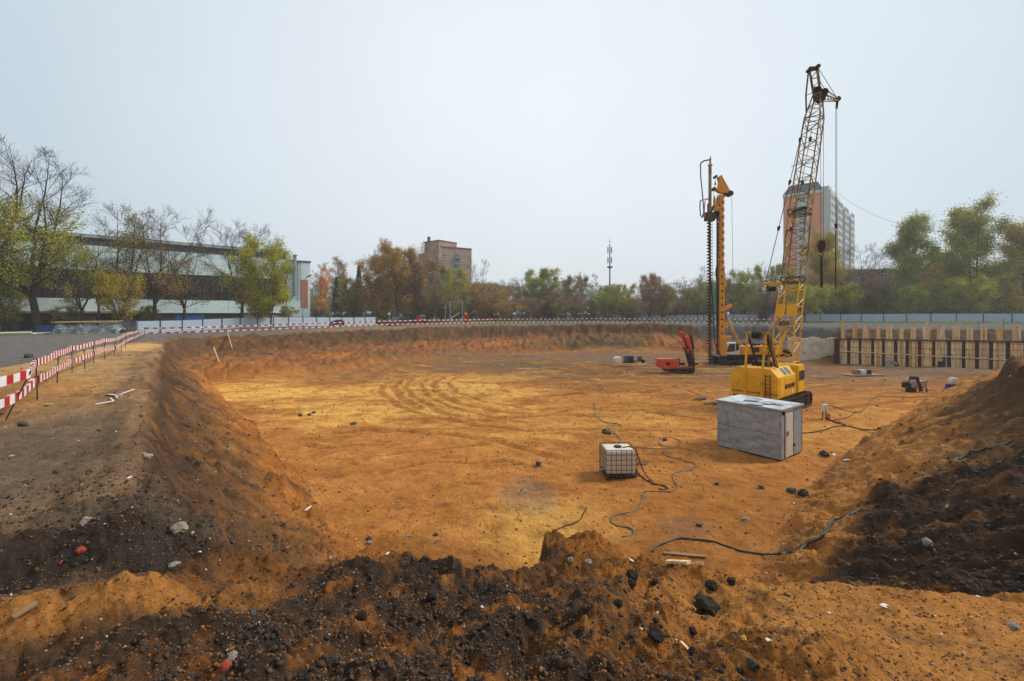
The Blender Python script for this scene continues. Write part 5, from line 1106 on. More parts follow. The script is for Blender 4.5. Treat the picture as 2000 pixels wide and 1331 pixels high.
cabp = [(24.45, 1.25), (24.35, 1.6), (24.75, 2.58), (26.1, 2.6), (26.1, 1.2)]
cabo = rb(MB().prism(cabp, lambda x, z, t: (x, RY + .1 + t * 1.0, z)), 'cab', 'cabwhite', bevel=.05)
for pl in ([(24.55, 1.55), (24.9, 2.46), (25.5, 2.48), (25.5, 1.62)], [(25.62, 1.66), (25.62, 2.48), (25.98, 2.48), (25.98, 1.8)]): rb(MB().prism(pl, lambda x, z, t: (x, RY + .075 + t * .03, z)), 'cab_window', 'glass')
rb(MB().box((28.6, RY + 1.3, 1.72), (4.85, 2.3, 1.0)), 'engine_house', 'rigpaint', bevel=.06)
for (x0, x1) in ((26.25, 27.25), (28.6, 29.5), (29.6, 30.9)): rb(MB().box(((x0 + x1) / 2, RY + .14, 1.74), (x1 - x0, .03, .84)), 'engine_door', 'rigpaint', bevel=.01)
rb(MB().box((27.9, RY + .135, 1.8), (.85, .03, .55)), 'grille', 'rust')
q = MB()
for i in range(16): q.box((26.3 + i * .3, RY + .3 + rng.uniform(0, 1.5), 2.28 + rng.uniform(0, .08)), (.2, .2, rng.uniform(.12, .4)))
q.bar((26.2, RY + .3, 2.5), (31, RY + .3, 2.42), .04); rb(q, 'roof_fittings', 'blackpaint')
rb(MB().prism([(31.05, 1.0), (31.05, 2.15), (31.6, 2.0), (32.4, 1.3), (32.4, 1.0)], lambda x, z, t: (x, RY + .2 + t * 2.2, z)), 'counterweight', 'grease', bevel=.05)
# mast with round lightening holes
def holed(mb, x0, x1, z0, z1, y0, y1, r_, n=10):
    cx, cz = (x0 + x1) / 2, (z0 + z1) / 2; K0 = len(mb.v); inn = []; outr = []
    for i in range(n):
        t = 2 * math.pi * i / n; c_, s_ = math.cos(t), math.sin(t); inn.append((cx + r_ * c_, cz + r_ * s_)); k = min((x1 - x0) / 2 / max(abs(c_), 1e-6), (z1 - z0) / 2 / max(abs(s_), 1e-6)); outr.append((cx + k * c_, cz + k * s_))
    for y in (y0, y1):
        for p in inn + outr: mb.v.append(Vector((p[0], y, p[1])))
    for i in range(n):
        j = (i + 1) % n; A = K0; B = K0 + 2 * n
        mb.f += [(A + i, A + j, A + n + j, A + n + i), (B + i, B + n + i, B + n + j, B + j), (A + i, B + i, B + j, A + j), (A + n + i, A + n + j, B + n + j, B + n + i)]; mb.m += [mb.cm] * 4
MXC, MY = 23.54, 51.3; q = MB(); z = 11.3
mw = .27
while z < 18.2: holed(q, MXC - mw, MXC + mw, z, z + .84, MY - .3, MY + .3, .13); z += .84
q.box((MXC, MY, (z + 19.3) / 2), (2 * mw, .6, 19.3 - z)); q.box((MXC, MY, 6.5), (.6, .62, 9.6))
for k in range(26): q.box((MXC + .34, MY, 6 + k * .48), (.03, .06, .06))
rb(q, 'leader_mast', 'rigpaint')
q = MB()
for k in range(11): q.cyl((MXC, MY - .33, 2.9 + k * .8), (MXC, MY - .30, 2.9 + k * .8), .12, 8)
rb(q, 'mast_bolts', 'grease')
rb(MB().bar((MXC - .42, MY, 1.3), (MXC - .42, MY, 19), .1, .18), 'guide_rail', 'grease')
# lower mast body, winch, foot
q = MB(); q.prism([(MXC - .2, 1.2), (MXC + .45, 1.2), (MXC + .6, 2.2), (MXC + .3, 3.4), (MXC - .3, 3.4)], lambda x, z, t: (x, MY - .38 + .76 * t, z)); q.box((MXC + .6, MY, 3.3), (1.1, .4, .3)); rb(q, 'mast_foot', 'rigpaint', bevel=.03)
q = MB(); q.cyl((MXC + .5, MY - .3, 4.7), (MXC + .5, MY + .3, 4.7), .34, 14); q.cyl((MXC + .5, MY - .36, 4.7), (MXC + .5, MY - .3, 4.7), .16, 10); rb(q, 'winch', 'rigpaint')
q = MB(); q.prism([(MXC + .2, 9.9), (MXC + .62, 9.5), (MXC + .55, 9.2), (MXC + .3, 8.6)], lambda x, z, t: (x, MY - .2 + .4 * t, z)); rb(q, 'mast_bracket', 'rigpaint')
q = MB(); q.bar((MXC + .3, MY, 6.4), (MXC + 1.3, MY + .1, 6.9), .25, .35); rb(q, 'rope_arm', 'rigpaint')
q = MB(); q.cyl((MXC + .55, MY, 6.1), (MXC + 1.3, MY + .2, 3.9), .1, 8); rb(q, 'cylinder_rod', 'steel')
q = MB(); q.cyl((MXC + .75, MY + .1, 5.5), (MXC + 2.1, MY + .5, 3.0), .13, 10); q.box((MXC + 2.3, MY + .6, 2.7), (.45, .35, .35)); rb(q, 'backstay_cylinder', 'rigpaint')
# cathead
q = MB(); px2 = lambda px_, py_: ((px_ - 1000) * MY / FPX, CZ - (py_ - HY) * MY / FPX)
q.prism([px2(1401, 347), px2(1408, 343), px2(1411, 350), px2(1424, 373), px2(1427, 379), px2(1418, 379), px2(1406, 378), px2(1393, 370), px2(1402, 367), px2(1404, 355)], lambda x, z, t: (x, MY - .28 + .56 * t, z)); rb(q, 'cathead', 'rigpaint', bevel=.03)
for (px_, py_, r_) in ((1425, 379, .3), (1397, 346, .14), (1393, 370, .17), (1415, 382, .18)): x_, z_ = px2(px_, py_); rb(MB().cyl((x_, MY - .34, z_), (x_, MY + .34, z_), r_, 14), 'sheave', 'grease')
q = MB(); rr_ = lambda a, b, r=.02: q.quad_prism((a[0], MY, a[1]), (b[0], MY, b[1]), 5, r, r, cap=False)
rr_(px2(1409, 344), px2(1426, 376)); rr_(px2(1429, 381), px2(1432, 560)); rr_(px2(1432, 560), px2(1427, 600)); rr_(px2(1397, 348), px2(1396, 372)); rr_(px2(1394, 372), px2(1393.5, 386)); rr_(px2(1401, 378), px2(1399, 396), .015); rr_(px2(1391, 433), px2(1391.5, 600), .012); rr_(px2(1416.5, 535), px2(1417, 630), .03)
rb(q, 'ropes', 'darksteel')
x_, z_ = px2(1397, 357); rb(MB().cyl((x_, MY, z_ + .15), (x_, MY, z_ - .25), .03, 8, .12), 'rope_weight', 'blackpaint')
# auger
AX, AY = (1386.5 - 1000) * 50.9 / FPX, 50.9
rb(MB().cyl((AX, AY, .3), (AX, AY, 17.0), .115, 10), 'auger_stem', 'mudsteel')
q = MB(); n = 12; turns = 46; pitch = .355; k0 = 0
for i in range(turns * n + 1):
    t = 2 * math.pi * i / n; z = .3 + pitch * i / n; rr = .33 + .012 * math.sin(i * .9)
    for (r_, dz_) in ((.1, 0), (rr, -.02), (rr, .02), (.1, .03)): q.v.append(Vector((AX + math.cos(t) * r_, AY + math.sin(t) * r_, z + dz_)))
    if i:
        a = len(q.v) - 8; b = a + 4
        for (u_, v_) in ((0, 1), (1, 2), (2, 3)): q.f.append((a + u_, b + u_, b + v_, a + v_)); q.m.append(0)
rb(q, 'auger_flight', 'mudsteel')
pa = lambda px_, py_: Vector(((px_ - 1000) * AY / FPX, AY, CZ - (py_ - HY) * AY / FPX))
rb(MB().cyl(pa(1386.6, 434), pa(1386.8, 323), .17, 12), 'upper_pipe', mat('mortar_pipe', srgb(150, 130, 104), .8, var=.2, scale=2, col2=srgb(84, 64, 50), mix=(.45, .65), mscale=1.2))
q = MB(); q.cyl(pa(1387, 324), pa(1387, 322), .26, 12); q.cyl(pa(1387, 322), pa(1387.5, 311), .13, 10, .1); q.cyl(pa(1387.5, 311), pa(1387.8, 305), .13, 8, .03); rb(q, 'swivel', 'rigpaint')
rb(MB().tube([pa(1387, 313), pa(1382, 313), pa(1374, 315), pa(1369.5, 318), pa(1368, 323)], .075, 8), 'gooseneck', 'rust')
rb(MB().tube([pa(1368, 321), pa(1368.5, 345), pa(1371, 370), pa(1373, 392), pa(1374.5, 410), pa(1374, 420), pa(1371, 426), pa(1368, 420), pa(1367, 405), pa(1367.5, 394), pa(1370, 391)], .065, 8, ), 'mortar_hose', 'black', smooth=True)
q = MB()
for (a, b) in (((1370, 392), (1382, 388)), ((1373, 394), (1376, 421)), ((1377, 392), (1375, 420)), ((1378, 390), (1384, 390))): q.bar(pa(*a), pa(*b), .08)
q.box(pa(1377, 421), (.5, .4, .3)); rb(q, 'hose_frame', 'orange')
q = MB(); q.box(pa(1386, 428), (1.0, .7, .45)); q.box(pa(1390, 420), (1.5, .6, .5)); q.cyl(pa(1379, 432), pa(1379, 426), .22, 10); q.cyl(pa(1390, 433), pa(1390, 424), .24, 10); q.bar(pa(1384, 425), pa(1394, 402), .22); q.bar(pa(1383, 424), pa(1383, 398), .16); q.box(pa(1399, 420), (.5, .6, .8)); rb(q, 'rotary_head', 'mudsteel', bevel=.03)
q = MB(); q.prism([(-.13, 0), (.17, 0), (.12, -.6), (0, -.95), (-.12, -.6)], lambda a, z, t: pa(1395, 383) + Vector((a + .02, -.08 + .16 * t, -z - .95))); q.bar(pa(1395.5, 396), pa(1396, 425), .2, .2); q.bar(pa(1400, 396), pa(1400, 412), .18, .18); rb(q, 'head_hanger', 'rigpaint')
q = MB(); q.tube([pa(1403, 435), pa(1402.5, 480), pa(1401, 515), pa(1398, 532), pa(1399.5, 545), pa(1402, 556), pa(1402, 640)], .07, 7); q.tube([pa(1388, 545), pa(1392, 590), pa(1394, 640), pa(1396, 670), pa(1404, 690), pa(1413, 705), pa(1425, 715), pa(1436, 722)], .06, 7); q.tube([pa(1385, 435), pa(1384, 470), pa(1388, 545)], .05, 6); rb(q, 'hydraulic_hoses', 'black', smooth=True)
# green sheet seen behind the mast
M['greensheet'] = mat('green_tarpaulin', srgb(44, 120, 98), .6, var=.12, scale=.8)
q = MB(); pts_ = []
Yg = 100
q.prism([(px_, py_) for (px_, py_) in ((1394, 612), (1393, 575), (1397, 562), (1403, 556), (1404, 612))], lambda u, v, t: P(u, v, Yg) + Vector((0, t * .6, 0))); tag(q.build('tarpaulin_screen', M['greensheet']), 'bright green sheet standing upright behind the drill mast', 'tarpaulin')

# ---- small orange drill
DY = 45.6; D = lambda px_, py_, dy=0.0: Vector(((px_ - 1000) * DY / FPX, DY + dy, CZ - (py_ - HY) * DY / FPX))
od = empty('small_drill', tuple(D(1322, 729, .5)), label='small orange crawler drill with short tilted mast left of the auger', cat='drill'); oo = Vector(od.location)
def ob(mb, name, m, **k):
    o = mb.build(name, M[m], od, **k); o.matrix_parent_inverse = Matrix.Translation(-oo); return o
for dy in (-.1, 1.1): crawler(od, D(1336, 729, dy) - oo, (1, 0, .02), (0, 1, 0), 1.9, .5, .35, .13)
ob(MB().prism([(1286, 703), (1287, 701.5), (1318, 701.5), (1326, 706), (1326, 718), (1316, 721), (1302, 722), (1287, 718)], lambda u, v, t: D(u, v, t * 1.1)), 'engine_body', 'orange', bevel=.05)
ob(MB().box(D(1305, 711, -.01), (.42, .06, .28)), 'vent', 'blackpaint'); ob(MB().prism([(1296, 720), (1318, 720), (1318, 727), (1302, 726)], lambda u, v, t: D(u, v, .15 + t * .9)), 'chassis', 'grease')
ob(MB().prism([(1315, 701), (1322, 701), (1325, 706), (1320, 707)], lambda u, v, t: D(u, v, .2 + t * .4)), 'seat_cover', 'wood')
q = MB(); q.bar(D(1325, 713, .3), D(1325, 702, .3), .08); q.bar(D(1325, 702, .3), D(1329, 702, .3), .08); q.bar(D(1329, 702, .3), D(1329, 716, .3), .08); q.box(D(1335, 712, .4), (.5, .4, .25)); ob(q, 'control_stand', 'grease')
ob(MB().bar(D(1318, 719, -.15), D(1352, 717, -.15), .12, .1), 'fender', 'orange')
q = MB(); q.bar(D(1353, 727, .1), D(1341, 678, .1), .42, .3); q.bar(D(1357, 724, .2), D(1349, 680, .2), .16, .2)
for k in range(7): q.box(D(1351 - k * 1.5, 720 - k * 6.5, -.08), (.5, .1, .12))
ob(q, 'mast_lower', 'grease'); q = MB(); q.bar(D(1345, 690, .05), D(1331, 649, .05), .30, .3); ob(q, 'mast_upper', 'orange')
q = MB(); q.bar(D(1342, 681, -.14), D(1333.5, 655, -.14), .10, .06); ob(q, 'mast_groove', 'grease')
ob(MB().prism([(1337, 658), (1346, 656), (1352, 683), (1343, 684)], lambda u, v, t: D(u, v, -.1 + t * .35)), 'rotary_drive', 'orange', bevel=.03)
q = MB(); q.tube([D(1347, 657, .2), D(1350, 656, .2), D(1352, 664, .2), D(1356, 682, .2)], .15, 7); q.tube([D(1354, 680, .2), D(1357, 700, .2), D(1357, 722, .2)], .07, 6); ob(q, 'hose_bundle', 'black'); ob(MB().box(D(1330.5, 650, .05), (.34, .36, .2)), 'mast_head', 'orange', bevel=.03)
ob(MB().bar(D(1352, 712, .1), D(1364, 711, .1), .12, .18), 'arm', 'grease'); ob(MB().bar(D(1268, 711, .3), D(1287, 706, .3), .1, .12), 'tow_bar', 'steel')

# ---- generator set and tanks left of it
GY = 51.0; Gp = lambda px_, py_, dy=0.0: Vector(((px_ - 1000) * GY / FPX, GY + dy, CZ - (py_ - HY) * GY / FPX))
wt = MB(); wt.prism([(1200, 700), (1205, 697.5), (1213, 698), (1214.5, 702), (1214, 710.5), (1203, 710), (1200.5, 706)], lambda u, v, t: Gp(u, v, t * .7)); tag(wt.build('water_tank', M['white'], bevel=.08), 'small white plastic tank left of the dark generator', 'tank')
ge_ = empty('generator', tuple(Gp(1230, 709)), label='dark blue pump generator between the white tank and the blue drum', cat='generator'); go_ = Vector(ge_.location)
def gb(mb, name, m, **k):
    o = mb.build(name, M[m], ge_, **k); o.matrix_parent_inverse = Matrix.Translation(-go_); return o
gb(MB().box(Gp(1224, 702, .3), (.42, .6, .75)), 'radiator', 'bluepaint', bevel=.03); gb(MB().box(Gp(1233, 702, .3), (.62, .5, .6)), 'engine', 'grease', bevel=.05); gb(MB().box(Gp(1230, 708.5, .3), (1.35, .7, .12)), 'skid', 'blackpaint')
q = MB(); q.cyl(Gp(1229, 697, .3), Gp(1229, 693, .3), .04, 6); q.cyl(Gp(1235, 696, .1), Gp(1235, 696, .5), .14, 10); gb(q, 'exhaust', 'steel')
sp = empty('site_pump', tuple(Gp(1252, 710)), label='small bright blue pump on a black wheel right of the dark generator', cat='pump'); so_ = Vector(sp.location)
for (mb_, nm_, m_n) in ((MB().prism([(1246, 697), (1253, 696), (1254, 704), (1258, 706), (1247, 707)], lambda u, v, t: Gp(u, v, t * .4)), 'housing', 'bluepaint'), (MB().cyl(Gp(1256, 706, -.05), Gp(1256, 706, .1), .22, 14), 'wheel', 'black'), (MB().bar(Gp(1240, 705, .2), Gp(1250, 707, .2), .08), 'drawbar', 'grease')):
    o = mb_.build(nm_, M[m_n], sp); o.matrix_parent_inverse = Matrix.Translation(-so_)
# ---------------------------------------------------------------- grey metal shed
def zinc():
    m = mat('zinc_sheet', srgb(156, 161, 163), .55, .1, var=.10, scale=1.0, col2=srgb(132, 135, 136), mix=(.46, .66), mscale=5, bump=.15, bscale=3.5, spec=.4); return m
M['zinc'] = zinc(); M['zinctop'] = mat('skylit_zinc_roof', srgb(206, 210, 212), .4, .1, var=.15, scale=1.2, col2=srgb(140, 136, 130), mix=(.52, .66), mscale=2.2, bump=.7, bscale=1.6)  # roof is a lighter zinc copy, brightness from the sky put into its colour
M['doorcream'] = mat('cream_door', srgb(206, 194, 176), .6, var=.06, scale=2, col2=srgb(150, 118, 84), mix=(.62, .8), mscale=3)
ex = Vector((1.61, 1.2, 0)).normalized(); ey = Vector((-1.2, 1.61, 0)).normalized(); C0 = Vector((10.95, 18.55, 0)); z0 = min(hz(10.95, 18.6), hz(9.4, 20.7), hz(12.5, 19.8)) + .06
sh = empty('metal_shed', tuple(C0 + ex + ey * 1.3 + Vector((0, 0, z0 - .06))), label='grey galvanised metal shed with cream door standing on the pit floor', cat='shed'); sho = Vector(sh.location)
def S_(a, b, z): return C0 + ex * a + ey * b + Vector((0, 0, z0 + z))
def sb(mb, name, m, **k):
    o = mb.build(name, M[m], sh, **k); o.matrix_parent_inverse = Matrix.Translation(-sho); return o
LA, LB, HH = 2.0, 2.66, 2.04
sb(MB().prism([(0.02, 0), (LA - .02, 0), (LA - .02, HH - .06), (.02, HH - .06)], lambda a, z, t: S_(a, .02 + t * (LB - .04), z + .02)), 'body', 'darksteel')
for (z_a, z_b) in ((.0, .97), (.985, HH - .02)):
    mbx = MB(); n = 12; zz = [(z_a + (z_b - z_a) * i / 6) for i in range(7)]
    for i in range(n):
        for j in range(6):
            pts = []
            for (u, v) in ((i, j), (i + 1, j), (i + 1, j + 1), (i, j + 1)):
                b = LB * u / n; dd = .018 * math.sin(u * .9 + 2 * v + z_a * 3) * (0 < u < n) * (0 < v < 6); pts.append(S_(-.012 - dd, b, zz[v]))
            mbx.poly(pts[::-1])
    sb(mbx, 'side_sheet', 'zinc', smooth=True)
# end wall with door
sb(MB().prism([(0, 0), (.32, 0), (.32, HH - .02), (0, HH - .02)], lambda a, z, t: S_(a, -.012 + .02 * t, z)), 'end_sheet', 'zinc')
sb(MB().prism([(1.22, 0), (LA, 0), (LA, HH - .02), (1.22, HH - .02)], lambda a, z, t: S_(a, -.012 + .02 * t, z)), 'end_sheet', 'zinc')
sb(MB().prism([(.34, 1.86), (1.2, 1.86), (1.2, HH - .02), (.34, HH - .02)], lambda a, z, t: S_(a, -.01 + .02 * t, z)), 'lintel', 'doorcream')
dw = sb(MB().prism([(.36, .03), (1.06, .03), (1.06, 1.84), (.36, 1.84)], lambda a, z, t: S_(a, -.05 + .035 * t, z)), 'door', 'doorcream', bevel=.01)
sb(MB().prism([(1.08, .0), (1.2, .0), (1.2, 1.85), (1.08, 1.85)], lambda a, z, t: S_(a, .012 + .01 * t, z)), 'door_gap', 'blackpaint')
for (x0, x1, y0, y1) in ((.44, .98, 1.1, 1.72), (.44, .98, .15, .95)):
    o = MB().prism([(x0, y0), (x1, y0), (x1, y1), (x0, y1)], lambda a, z, t: S_(a, -.058 + .01 * t, z)).build('door_panel', M['doorcream'], dw)
o = MB().box(S_(.48, -.08, 1.02), (.05, .05, .16)).build('handle', M['steel'], dw); MB().box(S_(1.1, -.07, .45), (.06, .05, .12)).build('hinge', M['blackpaint'], dw)
# roof sheet with folded rim
mbx = MB(); n = 16
for i in range(n):
    for j in range(n):
        pts = []
        for (u, v) in ((i, j), (i + 1, j), (i + 1, j + 1), (i, j + 1)):
            a, b = -.06 + (LA + .12) * u / n, -.06 + (LB + .12) * v / n; e_ = min(u, n - u, v, n - v); dz_ = .05 * float(fbm(np.array([a * 1.4]), np.array([b * 1.1]), 3, 9)[0]) * min(1, e_ / 2) - .02 * min(1, e_ / 1.5); pts.append(S_(a, b, HH + .02 + dz_))
        mbx.poly(pts)
sb(mbx, 'roof_sheet', 'zinctop', smooth=True)
q = MB()
for (a0, b0, a1, b1) in ((-.07, -.07, LA + .07, -.07), (LA + .07, -.07, LA + .07, LB + .07), (-.07, LB + .07, LA + .07, LB + .07), (-.07, -.07, -.07, LB + .07)): q.bar(S_(a0, b0, HH - .01), S_(a1, b1, HH - .01), .03, .07)
sb(q, 'roof_rim', 'zinc')
for (a, b) in ((0, 0), (LA, 0), (0, LB)): sb(MB().bar(S_(a, b, 0), S_(a, b, HH - .03), .05, .05), 'corner_post', 'zinc')
sb(MB().prism([(0, -.06), (LA, -.06), (LA, 0), (0, 0)], lambda a, z, t: S_(a, t * LB, z)), 'skid', 'blackpaint'); sb(MB().box(S_(.16, -.03, HH - .15), (.1, .06, .16)), 'vent_opening', 'blackpaint')
# roof patches of torn foil
M['foil'] = mat('foil_scraps', srgb(196, 200, 204), .3, .5, var=.1, bump=.5, bscale=6)
for k in range(5):
    a, b = rng.uniform(.2, 1.7), rng.uniform(.2, 2.4); mbx = MB(); mbx.poly([S_(a + rng.uniform(.12, .3) * math.cos(t) * 1.4, b + rng.uniform(.12, .3) * math.sin(t) * 1.6, HH + .045 + rng.uniform(0, .03)) for t in [j * .9 for j in range(7)]]); sb(mbx, 'foil_scrap', 'foil')

# ---------------------------------------------------------------- caged water tank
M['ibc'] = mat('tank_plastic', srgb(214, 204, 186), .5, var=.06, scale=3, col2=srgb(150, 104, 58), mix=(.6, .8), mscale=4, island=0)
ix, iy = PF(1213, 935.5); iz = hz(ix, iy); ib = empty('caged_water_tank', (ix, iy + .5, iz), R(2), 'dirty white plastic tank in a wire cage on a pallet', 'tank')
MB().box((0, 0, .60), (1.06, .92, .86)).build('tank', M['ibc'], ib, bevel=.07)
q = MB(); q.cyl((0, 0, 1.03), (0, 0, 1.08), .14, 14); q.build('cap', M['black'], ib)
cage = MB()
for k in range(7):
    x = -.56 + k * .187
    for y in (-.5, .5): cage.cyl((x, y, .14), (x, y, 1.06), .009, 6)
for k in range(6):
    y = -.5 + k * .2
    for x in (-.57, .57): cage.cyl((x, y, .14), (x, y, 1.06), .009, 6)
for z in (.16, .34, .52, .70, .88, 1.06):
    for s_ in (-1, 1): cage.cyl((-.57, .5 * s_, z), (.57, .5 * s_, z), .009 if z < 1 else .013, 6); cage.cyl((.57 * s_, -.5, z), (.57 * s_, .5, z), .009 if z < 1 else .013, 6)
cage.build('cage', M['mudsteel'], ib)
q = MB(); q.box((0, 0, .12), (1.16, 1.0, .035))
for x in (-.48, 0, .48):
    for y in (-.42, 0, .42): q.box((x, y, .05), (.13, .13, .12))
q.build('pallet', M['mudsteel'], ib); q = MB(); q.cyl((-.57, -.1, .25), (-.72, -.12, .22), .05, 8); q.build('tap', M['steel'], ib)

# ---------------------------------------------------------------- hoses and cables laid on the soil
def smooth_path(pts, n=8):
    out_ = []; P_ = [pts[0]] + pts + [pts[-1]]
    for i in range(1, len(P_) - 2):
        for k in range(n):
            t = k / n; a, b, c, d = P_[i - 1], P_[i], P_[i + 1], P_[i + 2]
            out_.append(tuple(.5 * ((2 * b[j]) + (-a[j] + c[j]) * t + (2 * a[j] - 5 * b[j] + 4 * c[j] - d[j]) * t * t + (-a[j] + 3 * b[j] - 3 * c[j] + d[j]) * t ** 3) for j in range(2)))
    return out_ + [tuple(pts[-1][:2])]
def ray_ground(px, py):
    """where the sight line through that photo pixel meets the terrain"""
    dx, dz_ = (px - 1000) / FPX, -(py - HY) / FPX; ys = np.exp(np.linspace(math.log(2.2), math.log(95), 900)); xs = ys * dx; zs = CZ + ys * dz_
    z, t, dt, dr, wl, G = shape(xs, ys); g_ = relief(xs, ys, z, t, wl, np.full(xs.shape, -1.0)); i = np.argmax(zs < g_); i = i if zs[i] < g_[i] else len(ys) - 1
    return float(xs[i]), float(ys[i])
def hose(name, pix, r, m, label, cat, zoff=0.0, floor=True, raised=None):
    pts = [(PF(px, py) if floor else ray_ground(px, py)) for (px, py) in pix]; sp_ = smooth_path(pts, 7); X = np.array([p[0] for p in sp_]); Y = np.array([p[1] for p in sp_]); z, t, dt, dr, wl, G = shape(X, Y); Z = relief(X, Y, z, t, wl, np.full(X.shape, -1.0))
    k = 13; Zs = np.convolve(np.pad(Z, k // 2, 'edge'), np.ones(k) / k, 'valid'); Z = np.maximum(Z, Zs) + r * .8
    o = MB().tube([Vector((X[i], Y[i], Z[i])) for i in range(len(X))], r, 7).build(name, M[m], smooth=True); return tag(o, label, cat)
M['hose'] = mat('green_grey_hose', srgb(84, 98, 90), .5, var=.15); M['bluehose'] = mat('dark_teal_hose', srgb(36, 66, 72), .45, var=.15); M['cable'] = mat('black_cable', srgb(40, 34, 32), .6, var=.2)
hose('garden_hose', [(1160, 786), (1164, 812), (1180, 824), (1205, 828), (1214, 834)], .022, 'hose', 'thin grey hose loop far out on the floor above the round stone', 'hose')
hose('garden_hose', [(1188, 836), (1202, 848), (1211, 860), (1205, 868), (1192, 878)], .022, 'hose', 'short hose piece curving in behind the caged tank', 'hose')
hose('garden_hose', [(1240, 873), (1262, 876), (1292, 879), (1312, 877), (1325, 870), (1327, 862), (1312, 856), (1296, 856), (1286, 860), (1288, 868), (1303, 876), (1296, 884), (1304, 892), (1330, 898), (1350, 903), (1359, 909), (1350, 917), (1318, 925), (1314, 935), (1318, 943), (1323, 950), (1318, 958), (1303, 961), (1262, 961), (1256, 968), (1253, 978), (1246, 992), (1232, 1001), (1208, 1006), (1195, 1014), (1197, 1022), (1215, 1027), (1232, 1031), (1238, 1038), (1233, 1046), (1215, 1051)], .018, 'hose', 'long grey green hose looping from the caged tank down to the near bank', 'hose')
hose('black_hose', [(1246, 905), (1262, 907), (1260, 910), (1244, 909)], .02, 'hose', 'small hose loop poking out right of the caged tank', 'hose')
hose('black_hose', [(1243, 918), (1250, 930), (1262, 940), (1275, 946), (1298, 949), (1304, 953), (1294, 956), (1288, 954)], .022, 'cable', 'black hose lying from the caged tank into the reddish puddle', 'hose')
q = MB(); b_ = Vector((ix, iy + .5, iz)); q.tube([b_ + Vector(v_) for v_ in ((.1, -.3, 1.1), (.3, -.45, 1.18), (.55, -.45, 1.1), (.66, -.5, .7), (.78, -.55, .35), (.95, -.7, .1), (1.15, -.95, .03))], .022, 7); tag(q.build('black_hose', M['cable'], smooth=True), 'black hose hanging over the top of the caged tank', 'hose')
hose('supply_hose', [(1274, 1080), (1285, 1068), (1302, 1060), (1322, 1056), (1345, 1055), (1385, 1060), (1420, 1068), (1450, 1080), (1485, 1085), (1515, 1086), (1548, 1082), (1575, 1073), (1598, 1058), (1612, 1044), (1622, 1031), (1640, 1016), (1660, 1005), (1678, 996)], .023, 'bluehose', 'thick teal hose running from the near bank up the orange slope', 'hose', floor=False)
hose('supply_hose', [(1855, 909), (1872, 897), (1895, 888), (1925, 880), (1950, 873), (1976, 864)], .023, 'bluehose', 'teal hose piece lying high on the dark right slope', 'hose', floor=False)
hose('power_cable', [(1566, 846), (1590, 843), (1615, 838), (1632, 833), (1645, 831), (1662, 832), (1680, 838), (1712, 846), (1720, 850)], .03, 'cable', 'black power cable from the grey shed towards the right slope', 'cable')
hose('power_cable', [(1612, 815), (1622, 823), (1640, 828), (1652, 830)], .035, 'cable', 'short thick cable leaving the white switch box', 'cable')
hose('power_cable', [(1616, 794), (1636, 796), (1655, 803), (1675, 806), (1690, 798), (1704, 780), (1722, 775), (1790, 777), (1840, 778)], .02, 'cable', 'thin cable curving from the white switch box to the right', 'cable')
hose('power_cable', [(1622, 821), (1650, 816), (1668, 808), (1682, 804)], .02, 'cable', 'thin cable lying between the other two at the switch box', 'cable')
hose('steel_rod', [(1086, 1040), (1100, 1030), (1118, 1023), (1133, 1016), (1139, 1004), (1146, 991)], .016, 'rust', 'bent rusty rod above the crest of the near bank', 'rod')

# ---------------------------------------------------------------- boards, pallets, small kit
def board(px0, py0, px1, py1, w_, th, m, label, floor=True, tilt=0.0, name='board'):
    a = PF(px0, py0) if floor else ray_ground(px0, py0); b = PF(px1, py1) if floor else ray_ground(px1, py1); A = Vector((a[0], a[1], hz(*a) + th)); B = Vector((b[0], b[1], hz(*b) + th)); A.z += tilt
    return tag(MB().bar(A, B, w_, th).build(name, m, bevel=.004), label, 'board')
board(1296, 1084, 1379, 1091, .10, .03, M['wood'], 'long brown board lying under the teal hose', False)
board(1303, 1103, 1346, 1106, .06, .03, PLK[0], 'left one of two short pale battens below the long board', False); board(1350, 1105, 1368, 1108, .06, .03, PLK[0], 'short pale batten end right of a small stone', False)
board(24, 1214, 72, 1188, .05, .02, M['wood'], 'weathered board piece lying at the lower left edge', False); board(1330, 1262 - 2, 1352, 1280, .02, .01, PLK[1], 'thin splinter on the near orange soil', False)
def leaning(px0, py0, y0, px1, py1, y1, w_, m, label):
    return tag(MB().bar(P(px0, py0, y0), P(px1, py1, y1), w_, .06, up=(0, 1, .3)).build('board', m), label, 'board')
leaning(417, 679, 45.2, 431, 716, 42.6, .16, PLK[0], 'pale board leaning on the far left bank'); leaning(444, 648, 54, 454, 682, 48.5, .16, PLK[3], 'grey board hanging over the far left rim')
leaning(418, 717, 42.5, 447, 712, 43.3, .1, PLK[2], 'board lying at the foot of the leaning pale one')
leaning(1700, 683, 51, 1701, 684, 51, .01, PLK[2], 'tiny wood chip by the plank wall') if False else None
# pallet with blocks
px_, py_ = PF(1683, 733); r = empty('pallet_slab', (px_, py_, hz(px_, py_) + .04), R(5), 'flat grey board with three cement blocks near the plank wall', 'pallet'); MB().box((0, 0, .03), (3.6, 1.5, .05)).build('slab', M['wood'], r)
M['cement'] = mat('cement', srgb(150, 146, 138), .9, var=.1)
for (x, m, l) in ((-.55, 'wood', 'tan block, left one on the flat grey board'), (.05, 'white', 'whitish cement block in the middle of the flat grey board'), (.55, 'darksteel', 'dark block at the right on the flat grey board')):
    o = tag(MB().box((px_ + x, py_, hz(px_, py_) + .04 + .055 + .22), (.5, .45, .42)).build('block', M[m], bevel=.02), l, 'block')
